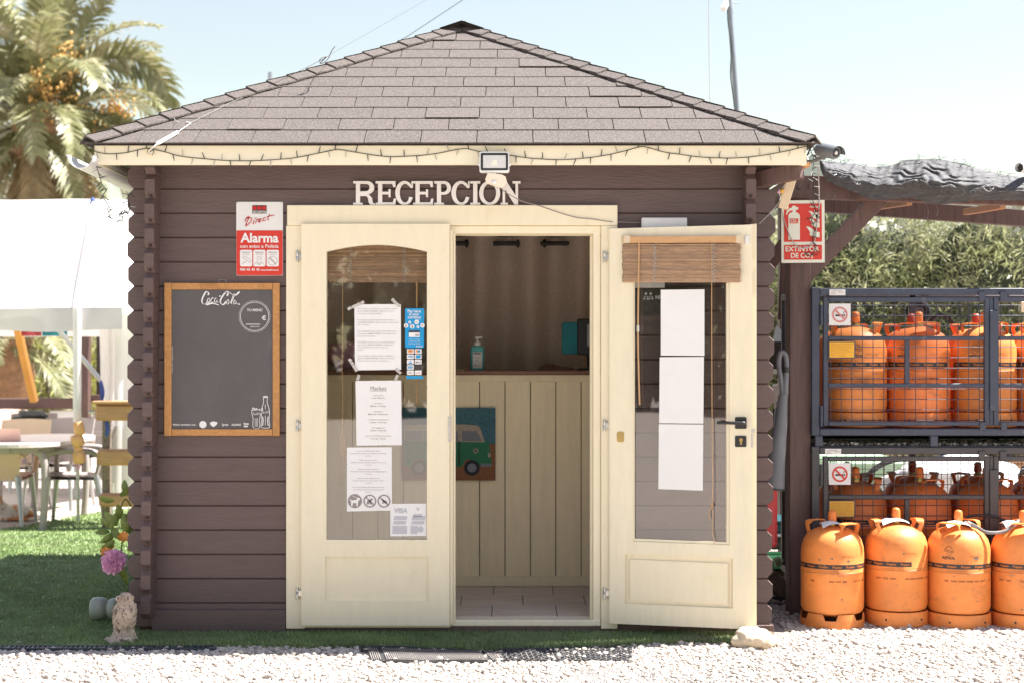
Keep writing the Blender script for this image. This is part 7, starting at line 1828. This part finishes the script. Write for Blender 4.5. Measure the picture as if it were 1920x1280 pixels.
# ---------------------------------------------------------------- date palm
def frond_mesh(L, elev, droop, seed, dry=False, n=62, flat=False):
    """a feather frond in the XZ plane, rising at elev and curving down"""
    r = np.random.default_rng(seed); mb = MB(); pts = []; p = Vector((0, 0, 0)); a = R(elev); N = 22
    for i in range(N + 1):
        pts.append(p.copy()); t = i / N
        p = p + Vector((math.cos(a), 0, math.sin(a))) * (L / N); a -= R(droop) / N * (.35 + 1.5 * t)
    mb.tube(pts, [.034 * (1 - i / N) ** .8 + .004 for i in range(N + 1)], 5)
    for k in range(n):
        t = .14 + .86 * (k + r.uniform(-.3, .3)) / n; t = min(max(t, .1), .995)
        i = min(int(t * N), N - 1); f = t * N - i; c = pts[i] * (1 - f) + pts[i + 1] * f; d = (pts[i + 1] - pts[i]).normalized(); up = Vector((-d.z, 0, d.x))
        l = (.50 * math.sin(PI * (.12 + .80 * t)) ** .7 + .05) * L / 3.2 * r.uniform(.85, 1.15)
        for s in (-1, 1):
            v = (d * r.uniform(.55, .9) + Vector((0, s, 0)) * r.uniform(.7, 1) + up * r.uniform(.05, .45)).normalized()
            if flat: v = (d * r.uniform(.5, .9) + up * s * r.uniform(.6, 1) + Vector((0, -1, 0)) * r.uniform(.1, .7)).normalized(); w_k = 1.5
            w = .026 * L / 3.2 * r.uniform(.8, 1.25); wd = d.cross(v).cross(v).normalized()
            m_ = c + v * l * .55 - Vector((0, 0, l * .05)); e = c + v * l - Vector((0, 0, l * r.uniform(.12, .45 if not dry else .8)))
            k0 = len(mb.v); mb.v += [c - wd * w * .6, c + wd * w * .6, m_ + wd * w, m_ - wd * w, e]
            mb.f += [(k0, k0 + 1, k0 + 2, k0 + 3), (k0 + 3, k0 + 2, k0 + 4)]
    return mb.mesh('frond', 'frond_dry' if dry else 'frond')
def palm(label, x, y, crown_z, L, trunk_r, specs, seed, group=None, dates=(), hero=()):
    gz = ground_z(0, y); t = thing('date_palm', label, 'palm', (x, y, gz), 0, group); r = random.Random(seed)
    H = crown_z - gz
    def tr(u, v):
        a = 2 * PI * u; z = H * v
        rr = trunk_r * (1 + .12 * (1 - v) ** 3) * (1 + .07 * (abs(math.sin(z * 9 + a * 2)) - .5) + .08 * abs(math.sin(a * 6 + z * 18)))
        return (x + rr * math.cos(a) + .1 * math.sin(v * 2), y + rr * math.sin(a), gz + z)
    part('trunk', MB().grid(tr, 24, 160), 'trunk', t, sm=60)
    c0 = Vector((x + .1, y, crown_z))
    for i in range(70):                       # cut frond stubs below the crown
        a = r.uniform(0, 2 * PI); z = -r.uniform(0, 1.5); b = c0 + Vector((math.cos(a) * trunk_r * .8, math.sin(a) * trunk_r * .8, z))
        part('frond_stub', MB().tube([b, b + Vector((math.cos(a) * .22, math.sin(a) * .22, .16))], [.06, .03], 5), 'fibre', t)
    part('fibre_head', MB().ico(c0 + Vector((0, 0, -.35)), .62, 3, .5, (.9, .9, 1.25), 3), 'fibre', t, sm=60)
    cache = {}
    def fr(elev, droop, dry, az, k, sd):
        key = (elev, droop, dry, sd)
        if key not in cache: cache[key] = frond_mesh(L, elev, droop, sd, dry, 62 if sd != 9 else 95, sd == 9)
        share('frond', cache[key], t, Matrix.Translation(c0 + Vector((0, 0, r.uniform(-.2, .15)))) @ Matrix.Rotation(az, 4, 'Z') @ Matrix.Rotation(r.uniform(-.3, .3), 4, 'X') @ Matrix.Scale(k, 4))
    for n, elev, droop, dry, k in specs:
        off = r.uniform(0, 6)
        for i in range(n): fr(elev, droop, dry, off + 2 * PI * i / n + r.uniform(-.25, .25), k * r.uniform(.88, 1.12), i % 3)
    for az, elev, droop, k in hero: fr(elev, droop, False, R(az), k, 9)
    for (px, py, dy, s) in dates:
        p = P(px, py, y + dy); cl_ = MB()
        for i in range(230):
            q_ = Vector((r.gauss(0, .17), r.gauss(0, .15), r.gauss(-.05, .22))) * s; cl_.ico(p + q_, .042, 1, 0, (.8, .8, 1.1))
        part('date_cluster', cl_, 'dates', t, sm=60, kind='stuff')
        part('date_stalk', MB().tube(spline([c0, (c0 + p) / 2 + Vector((0, 0, .25)), p], 5), .03, 6), 'dates', t)
    return t
PYY = 25.0
palm('tall date palm with orange date clusters rising behind the white tent', X(62, PYY), PYY, Z(225, PYY), 3.3, .22,
     ((7, 80, 40, False, 1.25), (9, 62, 75, False, 1.1), (10, 38, 95, False, 1.0), (10, 8, 95, False, .95), (9, -25, 60, False, .85), (8, -55, 30, True, .85), (7, -70, 18, True, .8)), 5,
     dates=((118, 118, -.3, 1.1), (80, 160, -.6, 1.3), (215, 218, -.2, 1.0), (130, 190, .2, .6)), hero=((-4, 58, 150, 1.22), (-14, 8, 62, 1.0), (168, 60, 80, 1.1), (4, 20, 140, .8), (-6, 72, 20, 1.0)))
palm('short date palm with spreading fronds low behind the tent', X(-12, 17), 17, Z(640, 17), 2.2, .16, ((8, 60, 80, False, 1), (9, 25, 80, False, 1), (7, -10, 70, False, .9)), 6)
GH = 'garden shrubs behind the tent'
for i, (px, y, h, w, m, lab) in enumerate(((108, 21, 1.9, .9, 'leaf_yellow', 'loose yellow green shrub between palm trunk and tent leg'), (135, 24, 2.6, 1.2, 'leaf', 'grey green shrub behind the tent leg'), (20, 22, 1.6, 1.0, 'leaf_yellow', 'yellow green shrub left of the palm trunk'), (90, 27, 3.2, 1.5, 'leaf', 'tall grey green bush behind the palm trunk'), (200, 26, 3.0, 1.6, 'leaf_dark', 'dark bush behind the timber shelter'))):
    shrub('garden_shrub', lab, 'shrub', (X(px, y), y, h * .5 - .1), (w, .8, h * .5), 1800, .26, .05, 70 + i, m, GH)
single('garden_wall', MB().bbox(-26, -2, 32, 32.3, -.15, 1.3, .02), 'beige_wall', 'long beige garden wall far behind the tent', 'wall')
